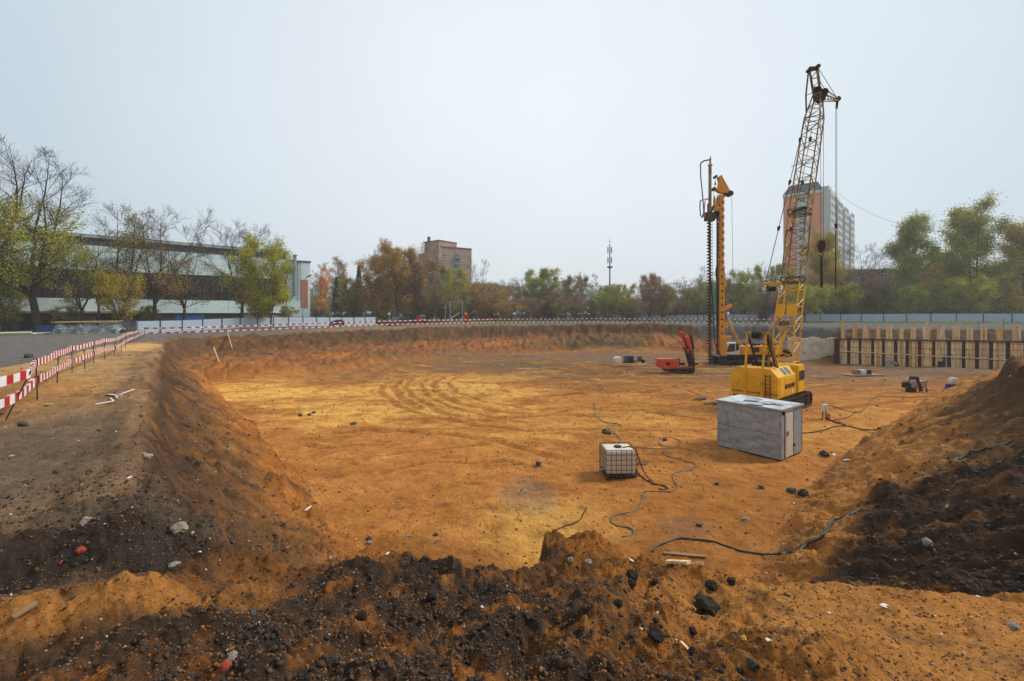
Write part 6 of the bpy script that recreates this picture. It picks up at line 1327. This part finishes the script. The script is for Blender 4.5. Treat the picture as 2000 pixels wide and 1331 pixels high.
# welding and mixing station
sx, sy = PF(1783, 766); st = empty('mortar_mixer', (sx, sy, hz(sx, sy)), R(8), 'muddy grout mixing station with two pale bins near the right slope', 'mixer')
for (x, nm) in ((-.12, 'bin'), (.62, 'bin')):
    MB().prism([(x - .35, .9), (x + .33, .9), (x + .24, .32), (x - .28, .32)], lambda a, z, t: (a, -.3 + .6 * t, z)).build(nm, mat('pale_bin', srgb(168, 158, 146), .7, var=.15, scale=3, col2=srgb(90, 74, 60), mix=(.5, .65), mscale=4), st, bevel=.02)
q = MB(); q.bar((-.1, -.35, 1.25), (.35, -.35, .15), .16, .12); q.box((.1, 0, 1.1), (.5, .3, .22)); q.tube([(-.5, 0, .3), (-.45, 0, .8), (-.1, 0, 1.15), (.3, 0, 1.1)], .05, 6); q.build('chute', M['rust'], st)
for x in (-.42, -.02, .3, .92): MB().bar((x, -.25, -.05), (x, -.25, .35), .07).build('leg', M['mudsteel'], st)
q = MB(); q.cyl((-.62, -.3, .27), (-.62, -.18, .27), .27, 14); q.build('wheel', M['grease'], st); q = MB(); q.cyl((-.3, -.3, .25), (-.3, -.18, .25), .2, 12); q.box((-.45, .1, .55), (.3, .5, .4)); q.build('motor', M['grease'], st)
# sack on blue drum half hidden by the slope
sx, sy = PF(1857, 771); r = empty('blue_drum', (sx, sy, hz(sx, sy)), 0, 'blue plastic drum partly hidden by the right slope', 'drum'); MB().cyl((0, 0, 0), (0, 0, .36), .3, 16).build('barrel', mat('blue_plastic', srgb(44, 66, 120), .5), r)
q = MB(); q.prism([(-.32, 0), (.42, 0), (.36, .45), (.1, .66), (-.1, .6), (-.28, .3)], lambda a, z, t: (sx + .12 + a * .9, sy - .22 + .45 * t, hz(sx, sy) + .36 + z * .8)); tag(q.build('cement_sack', M['doorcream'], bevel=.08), 'lumpy off white sack sitting on the blue drum', 'sack')
# gas bottle and brown box by the wall
def bottle(px, py, m, h, label, y=None):
    x, y = PF(px, py); z = hz(x, y); r = empty('gas_bottle', (x, y, z), 0, label, 'gas bottle'); q = MB(); q.cyl((0, 0, 0), (0, 0, h), .13, 12); q.cyl((0, 0, h), (0, 0, h + .12), .13, 12, .05); q.build('cylinder', M[m], r, smooth=False); MB().cyl((0, 0, h + .12), (0, 0, h + .26), .04, 8).build('valve', M['grease'], r)
bottle(1844, 718, 'bluepaint', 1.1, 'blue gas bottle standing in front of the plank wall'); x, y = PF(1837, 718); tag(MB().box((x, y, hz(x, y) + .3), (.36, .36, .6)).build('tool_box', M['rust'], bevel=.02), 'rusty brown box beside the blue gas bottle', 'box')
bottle(1557, 712, 'blackpaint', .55, 'black bottle right of the crane mast foot')
# barrow by the wall
x, y = PF(1743, 717); r = empty('wheelbarrow', (x, y, hz(x, y)), R(-20), 'tipped wheelbarrow in front of the plank wall', 'wheelbarrow'); MB().prism([(-.5, .55), (.35, .15), (.45, .35), (-.1, .75)], lambda a, z, t: (a, -.25 + .5 * t, z)).build('tray', M['steel'], r, bevel=.02); MB().cyl((.4, -.06, .2), (.4, .06, .2), .2, 14).build('wheel', M['black'], r); q = MB(); q.bar((-.9, -.2, .45), (.4, -.06, .2), .04); q.bar((-.9, .2, .45), (.4, .06, .2), .04); q.build('handle', M['darksteel'], r)
# switch box on stand
x, y = PF(1611, 820); r = empty('switch_box', (x, y, hz(x, y)), R(10), 'white electrical switch box on a thin stand right of the grey shed', 'switch box'); MB().box((0, 0, .66), (.27, .16, .42)).build('cabinet', M['white'], r, bevel=.02)
MB().box((-.02, -.086, .66), (.012, .01, .36)).build('door_seam', M['darksteel'], r)
q = MB()
for (a, b) in ((-.14, 0), (.14, .02), (0, .15)): q.bar((a, b, -.05), (a * .8, b, .5), .03)
q.build('stand', M['rust'], r); q = MB()
for k in range(6): a = rng.uniform(-.1, .14); q.tube([(a, -.08, .46), (a + rng.uniform(-.1, .1), -.16, .3), (a + rng.uniform(-.05, .2), -.12, .12), (.2, -.1, .02)], .014, 5)
q.build('wires', M['cable'], r); MB().box((.07, -.12, .4), (.09, .06, .1)).build('plug', M['white'], r); MB().box((.02, -.14, .16), (.12, .08, .08)).build('socket', M['redspray'], r)
# rebar sticks before the wall
for (px, py, h) in ((1897, 712, 1.3), (1910, 712, 1.7), (1949, 712, 1.1), (1960, 712, 1.9), (1931, 714, .9)):
    x, y = PF(px, py); y -= 2; x = (px - 1000) / FPX * y; tag(MB().cyl((x, y, hz(x, y) - .2), (x + rng.uniform(-.05, .05), y, hz(x, y) + h), .02, 6).build('rebar_stake', M['rust']), 'thin rusty steel stake standing before the plank wall behind the right slope', 'stake', 'steel stakes before the plank wall')
# steel plates left of the crane
for (px, py, w_, lab) in ((1366, 781, 1.0, 'dark scrap of matting left of the crane tracks'), (1395, 790, 1.6, 'long dark mat lying left of the crane tracks')):
    x, y = PF(px, py); q = MB(); q.prism([(-w_ / 2, -.2), (-w_ * .2, -.35), (w_ * .3, -.25), (w_ / 2, .1), (w_ * .1, .3), (-w_ * .4, .2)], lambda a, b, t: (x + a, y + b, hz(x, y) + .02 + .07 * t + .05 * math.sin(a * 3))); tag(q.build('rubber_mat', M['grease']), lab, 'mat')

# ---------------------------------------------------------------- stuff beside the left road: wrapped timber pile
M['film'] = mat('grey_plastic_film', srgb(120, 124, 128), .3, var=.25, scale=1.5, col2=srgb(176, 178, 178), mix=(.5, .6), mscale=1.6, bump=.8, bscale=2.5, stretch=(1, 1, 3))
WX = P(176, 650, 68.5); wpile = empty('timber_pile', (WX.x, WX.y, gz(WX.x, WX.y)), R(12), 'long timber pile wrapped in grey plastic film beside the road', 'timber pile')
rg2 = random.Random(3)
q = MB(); n = 22; L_ = 8.6
for i in range(n):
    for j in range(8):
        pts = []
        for (u, v_) in ((i, j), (i + 1, j), (i + 1, j + 1), (i, j + 1)):
            a = -L_ / 2 + L_ * u / n; t = math.pi * v_ / 8; hh = 1.5 + .25 * math.sin(u * .8) * .6; rr = 1.0
            pts.append((a, -rr * math.cos(t) * (1 - .12 * math.sin(u * 1.1 + v_)), hh * (math.sin(t) ** .6) * (1 - .1 * math.sin(u * 2.3 + v_ * 1.7)) * (.55 if u in (0, n) else 1)))
        q.poly(pts)
q.build('plastic_wrap', M['film'], wpile, smooth=True)
for k in range(9):
    MB().bar((-L_ / 2 - .5 + rg2.uniform(0, 1.2), -.7 + k * .18, 1.75 + rg2.uniform(-.1, .15)), (L_ / 2 - rg2.uniform(0, 1.5), -.7 + k * .18 + rg2.uniform(-.2, .2), 1.8 + rg2.uniform(-.15, .25)), .17, .07).build('plank', rg2.choice(PLK), wpile)
tag(MB().box((P(98, 640, 70).x, 70, gz(-70, 70) + .75), (3.0, 1.5, 1.1)).build('blue_container', M['bluegate'], bevel=.04), 'low blue box by the thick forked tree trunk', 'container')
tag(MB().box((P(104, 648, 69).x, 69, gz(-70, 69) + .2), (4.5, 1.3, .35)).build('red_beam', M['red'], bevel=.04), 'dark red beam lying below the low blue box', 'beam')
q = MB(); A = P(-40, 652, 64); B = P(62, 650, 66); q.cyl(A, B, .16, 10); tag(q.build('white_pipe', M['white']), 'long white pipe lying along the far side of the road', 'pipe')
q = MB(); A = P(64, 652, 66); B = P(98, 650, 68); q.cyl(A, B, .12, 10); tag(q.build('white_pipe', M['white']), 'short white pipe right of the thick forked trunk', 'pipe')
# wire mesh panel at the fence corner
r = empty('wire_panel', (P(232, 650, 69).x, 69, gz(-59, 69)), R(30), 'grey wire mesh panel at the left end of the pale fence', 'fence panel'); q = MB()
for k in range(16): q.bar((-2.2 + k * .28, 0, 0), (-2.2 + k * .28, 0, 2), .03)
for k in range(12): q.bar((-2.2, 0, .1 + k * .17), (2.1, 0, .1 + k * .17), .025)
q.build('wire_mesh', M['steel'], r, kind='stuff'); q = MB()
for x in (-2.2, 2.1): q.bar((x, 0, 0), (x, 0, 2.1), .06)
q.build('frame', M['steel'], r)

# ---------------------------------------------------------------- things by the gate
def car(px0, px1, pyb, y, rz, paint, label, h=1.7, L=4.6, cat='car', name='parked_car'):
    x = ((px0 + px1) / 2 - 1000) / FPX * y; r = empty(name, (x, y, gz(x, y) + .02), rz, label, cat)
    body = [(-L / 2, .35), (-L / 2 + .05, .85), (-L * .33, .98), (-L * .2, .98), (L * .42, 1.0), (L / 2, .9), (L / 2, .35)]
    MB().prism(body, lambda a, z, t: (a, -.88 + 1.76 * t, z)).build('body', paint, r, bevel=.06)
    MB().prism([(-L * .26, .97), (-L * .12, h - .04), (L * .33, h), (L * .45, .99)], lambda a, z, t: (a, -.78 + 1.56 * t, z)).build('greenhouse', M['glass'], r, bevel=.05)
    MB().prism([(-L * .12, h - .03), (L * .33, h + .02), (L * .33, h + .05), (-L * .1, h + .04)], lambda a, z, t: (a, -.76 + 1.52 * t, z)).build('roof', paint, r)
    for a in (-L * .31, L * .31):
        for b in (-.84, .84): wq = MB().cyl((a, b - .11, .36), (a, b + .11, .36), .36, 16).build('wheel', M['black'], r); MB().cyl((a, b - .13, .36), (a, b + .13, .36), .2, 10).build('rim', M['steel'], wq)
    for b in (-.6, .6): MB().box((-L / 2 - .0, b, .78), (.06, .4, .15)).build('headlight', M['whitetape'], r); MB().box((L / 2, b * 1.25, .85), (.05, .16, .3)).build('tail_light', M['red'], r)
    MB().box((-L / 2 - .02, 0, .6), (.04, .8, .25)).build('grille', M['blackpaint'], r); MB().box((-L / 2 - .05, 0, .42), (.03, .52, .12)).build('number_plate', M['white'], r)
    return r
carp = mat('dark_car_paint', srgb(66, 72, 80), .25, .3, var=.05, spec=.6)
car(751, 808, 637, 76.5, R(60), carp, 'dark estate car parked behind the striped tape near the gate', h=1.5, L=4.5)
wv = mat('white_van_paint', srgb(220, 222, 222), .35, var=.04, spec=.5)
car(1040, 1066, 620, 186, R(8), wv, 'white van whose roof shows above the long pale fence', h=2.4, L=5.4, cat='van', name='white_van')
car(648, 668, 640, 82, R(20), mat('dark_red_paint', srgb(92, 34, 36), .4), 'low dark machine behind the tape right of the left fence posts', h=1.2, L=2.6)
tag(MB().box((P(1036, 0, 188).x, 188, 4.6), (5, 2.4, 2.6)).build('green_container', M['greensheet'], bevel=.05), 'dark green container roof left of the white van', 'container')
# gate portal
GX, GYY = P(885, 0, 112).x, 112; pr = empty('gate_frame', (GX, GYY, gz(GX, GYY)), 0, 'tall grey steel gate frame behind the tape left of the long fence', 'gate frame')
for px in (870, 879, 903): xx = (px - 1000) / FPX * GYY - GX; MB().box((xx, 0, 2.6 if px != 870 else 2.2), (.22, .22, 5.6 if px != 870 else 4.6)).build('post', M['steel'], pr)
xx0, xx1 = (873 - 1000) / FPX * GYY - GX, (906 - 1000) / FPX * GYY - GX; MB().box(((xx0 + xx1) / 2, 0, 5.2), (xx1 - xx0, .15, .15)).build('crossbar', M['steel'], pr)
for k in range(6): MB().box(((858 - 1000) / FPX * GYY - GX + 1.2, .3, 1.4 + k * .4), (3.2, .06, .3)).build('gate_board', M['darksteel'], pr)
tag(MB().prism([(0, 0), (.9, 0), (.9, 1.9), (0, 1.9)], lambda a, z, t: (P(813, 0, 100).x + a, 100 + t * .8, gz(-21, 100) + z)).build('red_cabinet', M['red']), 'dark red cabinet left of the white framed hut window', 'cabinet')
tag(MB().prism([(0, 0), (1.1, 0), (1.1, 2.0), (0, 2.0)], lambda a, z, t: (P(906, 0, 110).x + a, 110 + t * .8, gz(-11, 110) + z)).build('red_cabinet', M['red']), 'dark red cabinet at the left end of the long fence', 'cabinet')
hx = P(826, 0, 104).x; hut = empty('site_hut', (hx, 104, gz(hx, 104)), 0, 'low dark hut with white framed window behind the tape', 'hut'); MB().box((-1, 1, 1.2), (7, 2.4, 2.4)).build('wall', M['darkwall'], hut); MB().box((-1, 1, 2.45), (7.4, 2.8, .12)).build('roof', M['roof'], hut)
wf_ = MB().box((.0, -.23, 1.55), (1.1, .06, 1.1)).build('window', M['white'], hut)
for s_ in (-.27, .27): MB().box((s_, -.28, 1.55), (.4, .05, .85)).build('pane', M['oldglass'], wf_)
bx = P(908, 0, 108).x; r = empty('warning_beacon', (bx, 108, gz(bx, 108) + 2.0), 0, 'orange beacon on top of the right dark red cabinet', 'beacon'); MB().cyl((0.1, 0.3, 0), (0.1, .3, .6), .3, 10, .22).build('lens', mat('orange_lens', srgb(226, 140, 40), .4), r)
q = MB(); q.bar(P(883, 620, 105), P(897, 612, 105), .2, .2); q.bar(P(883, 620, 105), P(880, 628, 105), .2, .2); tag(q.build('barrier_arm', M['white']), 'white raised barrier arm beside the gate frame', 'barrier arm')
for (px, y, m, lab, w_) in ((846, 100, 'wood', 'sand coloured heap of sacks behind the tape', 2.2),):
    x = (px - 1000) / FPX * y; q = MB()
    for k in range(8): q.box((x + rng.uniform(-w_ / 2, w_ / 2), y + rng.uniform(-.4, .4), gz(x, y) + .25 + .28 * (k % 4)), (.8, .5, .28), rz=rng.uniform(-.3, .3))
    tag(q.build('sack_heap', M[m], bevel=.06), lab, 'sacks', kind='stuff')

# ---------------------------------------------------------------- stones, clods, rubble
SM = {'stone': mat('pale_stone', srgb(150, 134, 114), .9, var=.2, scale=8, bump=.5, bscale=20), 'clod': mat('dark_clod', srgb(52, 46, 42), .95, var=.3, scale=14, col2=srgb(84, 64, 46), mix=(.5, .62), mscale=18, bump=1.0, bscale=30), 'brickbit': mat('brick_bit', srgb(150, 64, 48), .9, var=.15, scale=8), 'conc': mat('concrete_chunk', srgb(140, 132, 122), .9, var=.15, scale=6, bump=.4), 'litter': M['whitetape'], 'asph': mat('asphalt_lump', srgb(74, 70, 68), .9, var=.25, scale=12, bump=.8, bscale=25), 'blue': mat('blue_litter', srgb(40, 130, 170), .5), 'green': mat('green_litter', srgb(90, 170, 80), .5), 'yel': mat('yellow_stone', srgb(196, 150, 60), .8)}
import mathutils
def rock_mesh(seed, sub_=2, rough=.25, flat=.8):
    import bmesh as _b
    bm = _b.new(); _b.ops.create_icosphere(bm, subdivisions=sub_, radius=.5); rs = random.Random(seed); off = Vector((rs.random() * 50, rs.random() * 50, rs.random() * 50))
    pl = [Vector((rs.gauss(0, 1), rs.gauss(0, 1), rs.gauss(0, 1))).normalized() for _ in range(7)]
    for v_ in bm.verts:
        p = v_.co.copy(); p *= 1 + rough * 1.5 * mathutils.noise.noise(p * 2.4 + off) + rough * .9 * mathutils.noise.noise(p * 6 + off) + rough * .35 * mathutils.noise.noise(p * 14 + off)
        for n_ in pl:
            d_ = p.dot(n_) - .38
            if d_ > 0: p -= n_ * d_ * .55
        p.z *= flat; v_.co = p
    me = bpy.data.meshes.new('stone'); bm.to_mesh(me); bm.free(); return me
RKS = [rock_mesh(i, 3, .3 if i % 2 else .45, (.7, .9, .8, .6)[i % 4]) for i in range(8)]
_mc = {}
def rock(px, py, size, m, label, name='stone', cat='stone', group=None, stretch=(1, 1, 1), k=None, sink=.25):
    x, y = ray_ground(px, py); s = size / FPX * y; i = (rng.randrange(8) if k is None else k); key = (i, m)
    if key not in _mc: me = RKS[i].copy(); me.materials.append(SM[m]); _mc[key] = me
    o = bpy.data.objects.new(name, _mc[key]); COL.objects.link(o); o.scale = (s * stretch[0], s * stretch[1], s * stretch[2]); o.rotation_euler = (rng.uniform(-.3, .3), rng.uniform(-.3, .3), rng.uniform(0, 6.28)); o.location = (x, y + s * .3, hz(x, y + s * .3) + s * (.38 - sink) * stretch[2])
    return tag(o, label, cat, group)
for (px, py, sz, m, lab) in ((1386, 1200, 46, 'clod', 'largest black clod in the right middle of the near bank'), (1283, 1256, 32, 'clod', 'black clod below the largest one on the near bank'), (1238, 1140, 24, 'clod', 'dark clod near the crest of the near bank'), (1284, 1140, 22, 'clod', 'dark clod right of its neighbour near the crest'),
 (1235, 1154, 18, 'clod', 'small dark clod just below the one near the crest'), (1392, 1155, 22, 'clod', 'dark clod above the largest black one'), (1431, 1143, 18, 'clod', 'small clod right of the dark one above the largest'), (1354, 1244, 18, 'clod', 'upright black splinter of soil on the near bank'), (1356, 1274, 20, 'clod', 'black clod under the upright splinter'),
 (1474, 1309, 22, 'asph', 'flat grey stone at the lower right of the near bank'), (1208, 1186, 17, 'clod', 'brown clod on the left of the sandy near bank'), (1284, 1216, 14, 'clod', 'small brown clod left of the upright splinter'), (1115, 1093, 16, 'clod', 'black clod on the crest right of the steep notch'),
 (342, 1044, 30, 'stone', 'large pale stone on the dark left gravel'), (278, 890, 24, 'stone', 'pale oval stone on the left rim'), (338, 1108, 22, 'conc', 'pale concrete lump below the large pale stone'), (163, 1024, 24, 'stone', 'sandy stone on the left terrace'), (153, 1090, 20, 'brickbit', 'red brick piece on the left terrace'), (118, 1107, 8, 'brickbit', 'tiny red brick chip beside the brick piece'),
 (438, 1310, 22, 'brickbit', 'red brick fragment at the lower edge'), (1185, 849, 18, 'asph', 'round grey stone above the caged tank'), (1300, 862, 9, 'asph', 'grey stone inside the hose loop'), (1052, 911, 11, 'asph', 'dark stone left of the caged tank'), (689, 830, 11, 'asph', 'grey stone on the floor left of centre'), (585, 814, 8, 'asph', 'left one of three small stones near the left slope'), (602, 812, 8, 'asph', 'middle one of three small stones near the left slope'), (612, 809, 7, 'asph', 'right one of three small stones near the left slope'),
 (1550, 966, 18, 'asph', 'dark angular stone at the foot of the right slope'), (1572, 970, 20, 'clod', 'black lump at the foot of the right slope'), (1551, 985, 9, 'litter', 'small white block among the dark stones'), (1460, 1019, 16, 'stone', 'grey oblong stone on the floor below the shed'), (1489, 956, 12, 'asph', 'dark stone below the shed corner'), (1613, 893, 16, 'asph', 'flat dark stone right of the shed'), (1630, 889, 8, 'litter', 'white scrap beside the flat dark stone'), (1366, 1030, 9, 'asph', 'small round stone above the teal hose'),
 (1401, 948, 8, 'asph', 'small black stone in the middle of the orange floor'), (1816, 1072, 18, 'conc', 'grey flat stone on the black right slope'), (1985, 1229, 20, 'conc', 'pale block at the lower right edge'), (1654, 903, 10, 'litter', 'white scrap at the edge of the right slope'), (720, 1057, 11, 'asph', 'dark can near the foot of the left slope'), (720, 1067, 10, 'conc', 'grey lump under the dark can'), (694, 1052, 6, 'litter', 'white scrap left of the dark can'), (757, 1083, 8, 'litter', 'white scrap right of the dark can'), (850, 1048, 11, 'asph', 'dark stone right of the blue scrap'), (797, 1050, 10, 'blue', 'bright blue scrap on the orange floor'), (600, 1003, 14, 'litter', 'pale bottle at the foot of the left slope'),
 (90, 795, 14, 'green', 'bright green scrap beside a barrier post'), (115, 693, 16, 'asph', 'dark flat stone between road and barrier'), (52, 700, 14, 'asph', 'dark stone at the edge of the sand by the road'), (215, 775, 16, 'litter', 'pale scrap by the white sticks on the terrace'), (228, 776, 14, 'conc', 'grey scrap beside the white sticks'), (40, 835, 16, 'asph', 'dark flat stone at the left edge below the barrier'), (172, 926, 8, 'asph', 'small blue grey stone on the left terrace'), (248, 935, 10, 'litter', 'white scrap by the hollow in the left rim'), (430, 1093, 9, 'litter', 'white shard on the slope below the left gravel'), (450, 1288, 18, 'conc', 'pale plaster piece near the lower edge'), (1504, 1252, 13, 'litter', 'white stick on the sandy near slope'), (1733, 1189, 16, 'litter', 'torn white paper on the right crest'), (1115, 1104, 14, 'stone', 'grey stone on the crest of the near bank'), (1150, 1105, 13, 'stone', 'light stone on the crest of the near bank'), (1234, 1107, 9, 'litter', 'white pebble on the crest of the near bank'), (1012, 1192, 8, 'yel', 'yellow clump in the dark middle of the near bank'), (1455, 1252, 12, 'yel', 'yellowish stone on the sandy near bank'), (848, 1262, 22, 'clod', 'pointed dark clod at the bottom centre'), (705, 1212, 18, 'clod', 'dark lump left of the bottom centre'), (842, 1182, 20, 'clod', 'dark square clod above the pointed one')):
    rock(px, py, sz, m, lab, cat='litter' if m in ('litter', 'blue', 'green') else ('clod' if m == 'clod' else 'stone'), name='litter' if m in ('litter', 'blue', 'green') else ('soil_clod' if m == 'clod' else 'stone'), k=None, stretch=((1.3, .6, .3) if m in ('litter', 'blue', 'green') else (1, 1, 1)))
# concrete slab edge half buried in the lower left
x0, y0 = ray_ground(492, 1197); x1, y1 = ray_ground(513, 1240); x2, y2 = ray_ground(360, 1247)
tag(MB().bar((x0, y0, hz(x0, y0) + .004), (x1, y1, hz(x1, y1) + .004), .03, .03).build('slab_edge', SM['asph']), 'pale broken kerb edge standing out of the dark soil at lower left', 'kerb piece')
for (a, b, c, d_) in ((228, 777, 262, 766), (186, 793, 222, 789), (224, 774, 230, 783), (216, 782, 222, 789)):
    xa, ya = ray_ground(a, b); xb, yb = ray_ground(c, d_); tag(MB().bar((xa, ya, hz(xa, ya) + .04), (xb, yb, hz(xb, yb) + .07), .03, .02).build('white_stick', M['white']), 'thin white broken strip lying with others on the left terrace', 'strip', 'white strips on the left terrace')

# loose gravel and clods, uncountable
def scatter(name, n, rmin, rmax, seed, m, szf, region, flat=.75, label=None):
    rs = np.random.RandomState(seed); r_ = rmin * (rmax / rmin) ** rs.rand(n * 3); a = np.radians(rs.uniform(-52, 52, n * 3)); x = np.sin(a) * r_; y = np.cos(a) * r_
    z, t, dt, dr, wl, G = shape(x, y); keep = rs.rand(n * 3) < region(x, y, t); x, y = x[keep][:n], y[keep][:n]; z, t, dt, dr, wl, G = shape(x, y); z = relief(x, y, z, t, wl, np.full(x.shape, -1.0)); n = len(x)
    s = szf(rs, n, np.hypot(x, y)); ph = np.array([[1, 0, 0], [-1, 0, 0], [0, 1, 0], [0, -1, 0], [0, 0, 1], [0, 0, -1]], float); fc = np.array([[0, 2, 4], [2, 1, 4], [1, 3, 4], [3, 0, 4], [2, 0, 5], [1, 2, 5], [3, 1, 5], [0, 3, 5]])
    V = ph[None] * (.5 + .35 * rs.rand(n, 6, 1)) + rs.normal(0, .12, (n, 6, 3)); an = rs.rand(n) * 6.28; ca, sa = np.cos(an)[:, None], np.sin(an)[:, None]; V = np.stack([V[..., 0] * ca - V[..., 1] * sa, V[..., 0] * sa + V[..., 1] * ca, V[..., 2] * flat], -1)
    tl = rs.normal(0, .4, (n, 1)); V[..., 2] += V[..., 0] * tl; V = V * s[:, None, None]; V[..., 0] += x[:, None]; V[..., 1] += y[:, None]; V[..., 2] += (z + s * .12)[:, None]
    F = (fc[None] + (np.arange(n) * 6)[:, None, None]).reshape(-1, 3); o = fast_mesh(name, V.reshape(-1, 3), F, m); o['kind'] = 'stuff'; o.data.polygons.foreach_set('use_smooth', [True] * len(o.data.polygons))
    if label: o['label'] = label
    return o
def pebmat(name, stops):
    m = bpy.data.materials.new(name); m.use_nodes = True; t = m.node_tree; b = t.nodes['Principled BSDF']; ge = t.nodes.new('ShaderNodeNewGeometry'); r = t.nodes.new('ShaderNodeValToRGB'); r.color_ramp.interpolation = 'CONSTANT'
    while len(r.color_ramp.elements) < len(stops): r.color_ramp.elements.new(.5)
    for e_, (p, c_) in zip(r.color_ramp.elements, stops): e_.position = p; e_.color = (*c_, 1)
    t.links.new(ge.outputs['Random Per Island'], r.inputs[0]); t.links.new(r.outputs[0], b.inputs['Base Color']); b.inputs['Roughness'].default_value = .85; b.inputs['Specular IOR Level'].default_value = .2; return m
GR = pebmat('gravel_mix', [(0, ORANGE2 * .6), (.2, BROWN), (.45, TAN * .55), (.62, GREY * .6), (.76, DARK), (.9, BROWN * .7), (.96, srgb(176, 160, 138)), (.985, srgb(150, 70, 50))])
DK = pebmat('dark_clods', [(0, BLACK), (.35, DARK), (.6, BLACK * 1.3), (.8, BROWN * .5), (.94, BROWN * .8)])
OR = pebmat('sandy_crumbs', [(0, ORANGE2 * .6), (.3, ORANGE * .55), (.6, ORANGE2 * .7), (.75, BROWN), (.9, DARK)])
fgd = lambda x, y: np.clip(1.3 - np.hypot((x + .9) / 2.1, (y - 3.4) / 2.4), 0, 1)
scatter('gravel', 26000, 2.0, 11, 1, GR, lambda rs, n, r: (.006 + .012 * rs.rand(n) ** 2.5) * (.7 + r * .09), lambda x, y, t: .55 * (t > .35))
scatter('dark_clods', 14000, 2.1, 7, 2, DK, lambda rs, n, r: .007 + .034 * rs.rand(n) ** 4, lambda x, y, t: fgd(x, y) * (t > .55) * np.clip(.45 + 1.6 * fbm(x * 3.2, y * 2.4, 3, 90), 0, 1))
scatter('sandy_crumbs', 6000, 2.1, 7.5, 3, OR, lambda rs, n, r: (.005 + .02 * rs.rand(n) ** 3), lambda x, y, t: (.25 + .5 * fgd(x, y)) * (t > .5))
scatter('left_gravel_bits', 5000, 3.5, 9.5, 14, GR, lambda rs, n, r: .008 + .02 * rs.rand(n) ** 3, lambda x, y, t: np.clip(1.35 - np.hypot((x + 4.3) / 1.9, (y - 5.2) / 1.6), 0, 1))
scatter('left_gravel', 14000, 3.5, 9.5, 4, DK, lambda rs, n, r: .007 + .036 * rs.rand(n) ** 3.5, lambda x, y, t: np.clip(1.35 - np.hypot((x + 4.8) / 1.7, (y - 5.4) / 1.5), 0, 1))
scatter('slope_crumbs', 16000, 7, 36, 5, GR, lambda rs, n, r: (.012 + .06 * rs.rand(n) ** 5) * (.6 + r * .03), lambda x, y, t: 1.0 * ((t > .0) & (t < .97)) * .6 + .05)
scatter('right_slope_crumbs', 12000, 6, 18, 6, DK, lambda rs, n, r: .02 + .06 * rs.rand(n) ** 4, lambda x, y, t: (x > 5) * (t > .25) * 1.0)
scatter('floor_crumbs', 3200, 10, 60, 7, OR, lambda rs, n, r: (.02 + .06 * rs.rand(n) ** 3) * (.5 + r * .03), lambda x, y, t: (t < .02) * .7)
WH = pebmat('white_chips', [(0, srgb(214, 208, 198)), (.5, srgb(190, 180, 166)), (.8, srgb(222, 220, 216))])
scatter('white_chips', 260, 3, 40, 8, WH, lambda rs, n, r: (.012 + .03 * rs.rand(n) ** 2) * (.5 + r * .06), lambda x, y, t: .5 * (t > .02), .3)
# crop of weeds and grass along the verge by the trees
def grass(name, n, fx, seed, m, h):
    rs = np.random.RandomState(seed); x, y = fx(rs, n); z = ground_exact(x, y); an = rs.rand(n) * 6.28; hh = h * (.5 + rs.rand(n)); w_ = .05 + .05 * rs.rand(n); dx, dy = np.cos(an) * w_, np.sin(an) * w_; lx, ly = rs.normal(0, .1, n), rs.normal(0, .1, n)
    V = np.stack([np.stack([x - dx, y - dy, z - .05], -1), np.stack([x + dx, y + dy, z - .05], -1), np.stack([x + lx, y + ly, z + hh], -1)], 1).reshape(-1, 3); F = np.arange(3 * n).reshape(-1, 3); o = fast_mesh(name, V, F, m); o['kind'] = 'stuff'; return o
grass('verge_grass', 9000, lambda rs, n: ((lambda t: (-80 + 22 * t + rs.normal(0, 1.0, n), 66 + 6 * t + rs.normal(0, 1.2, n)))(rs.rand(n))), 1, LM['yg'], .16)
grass('fence_grass', 12000, lambda rs, n: ((lambda t: (-17 + 135 * t - rs.rand(n) * 1.5, 192 - 117.7 * t - rs.rand(n) * 1.5))(rs.rand(n) ** .6)), 2, LM['green'], .25)
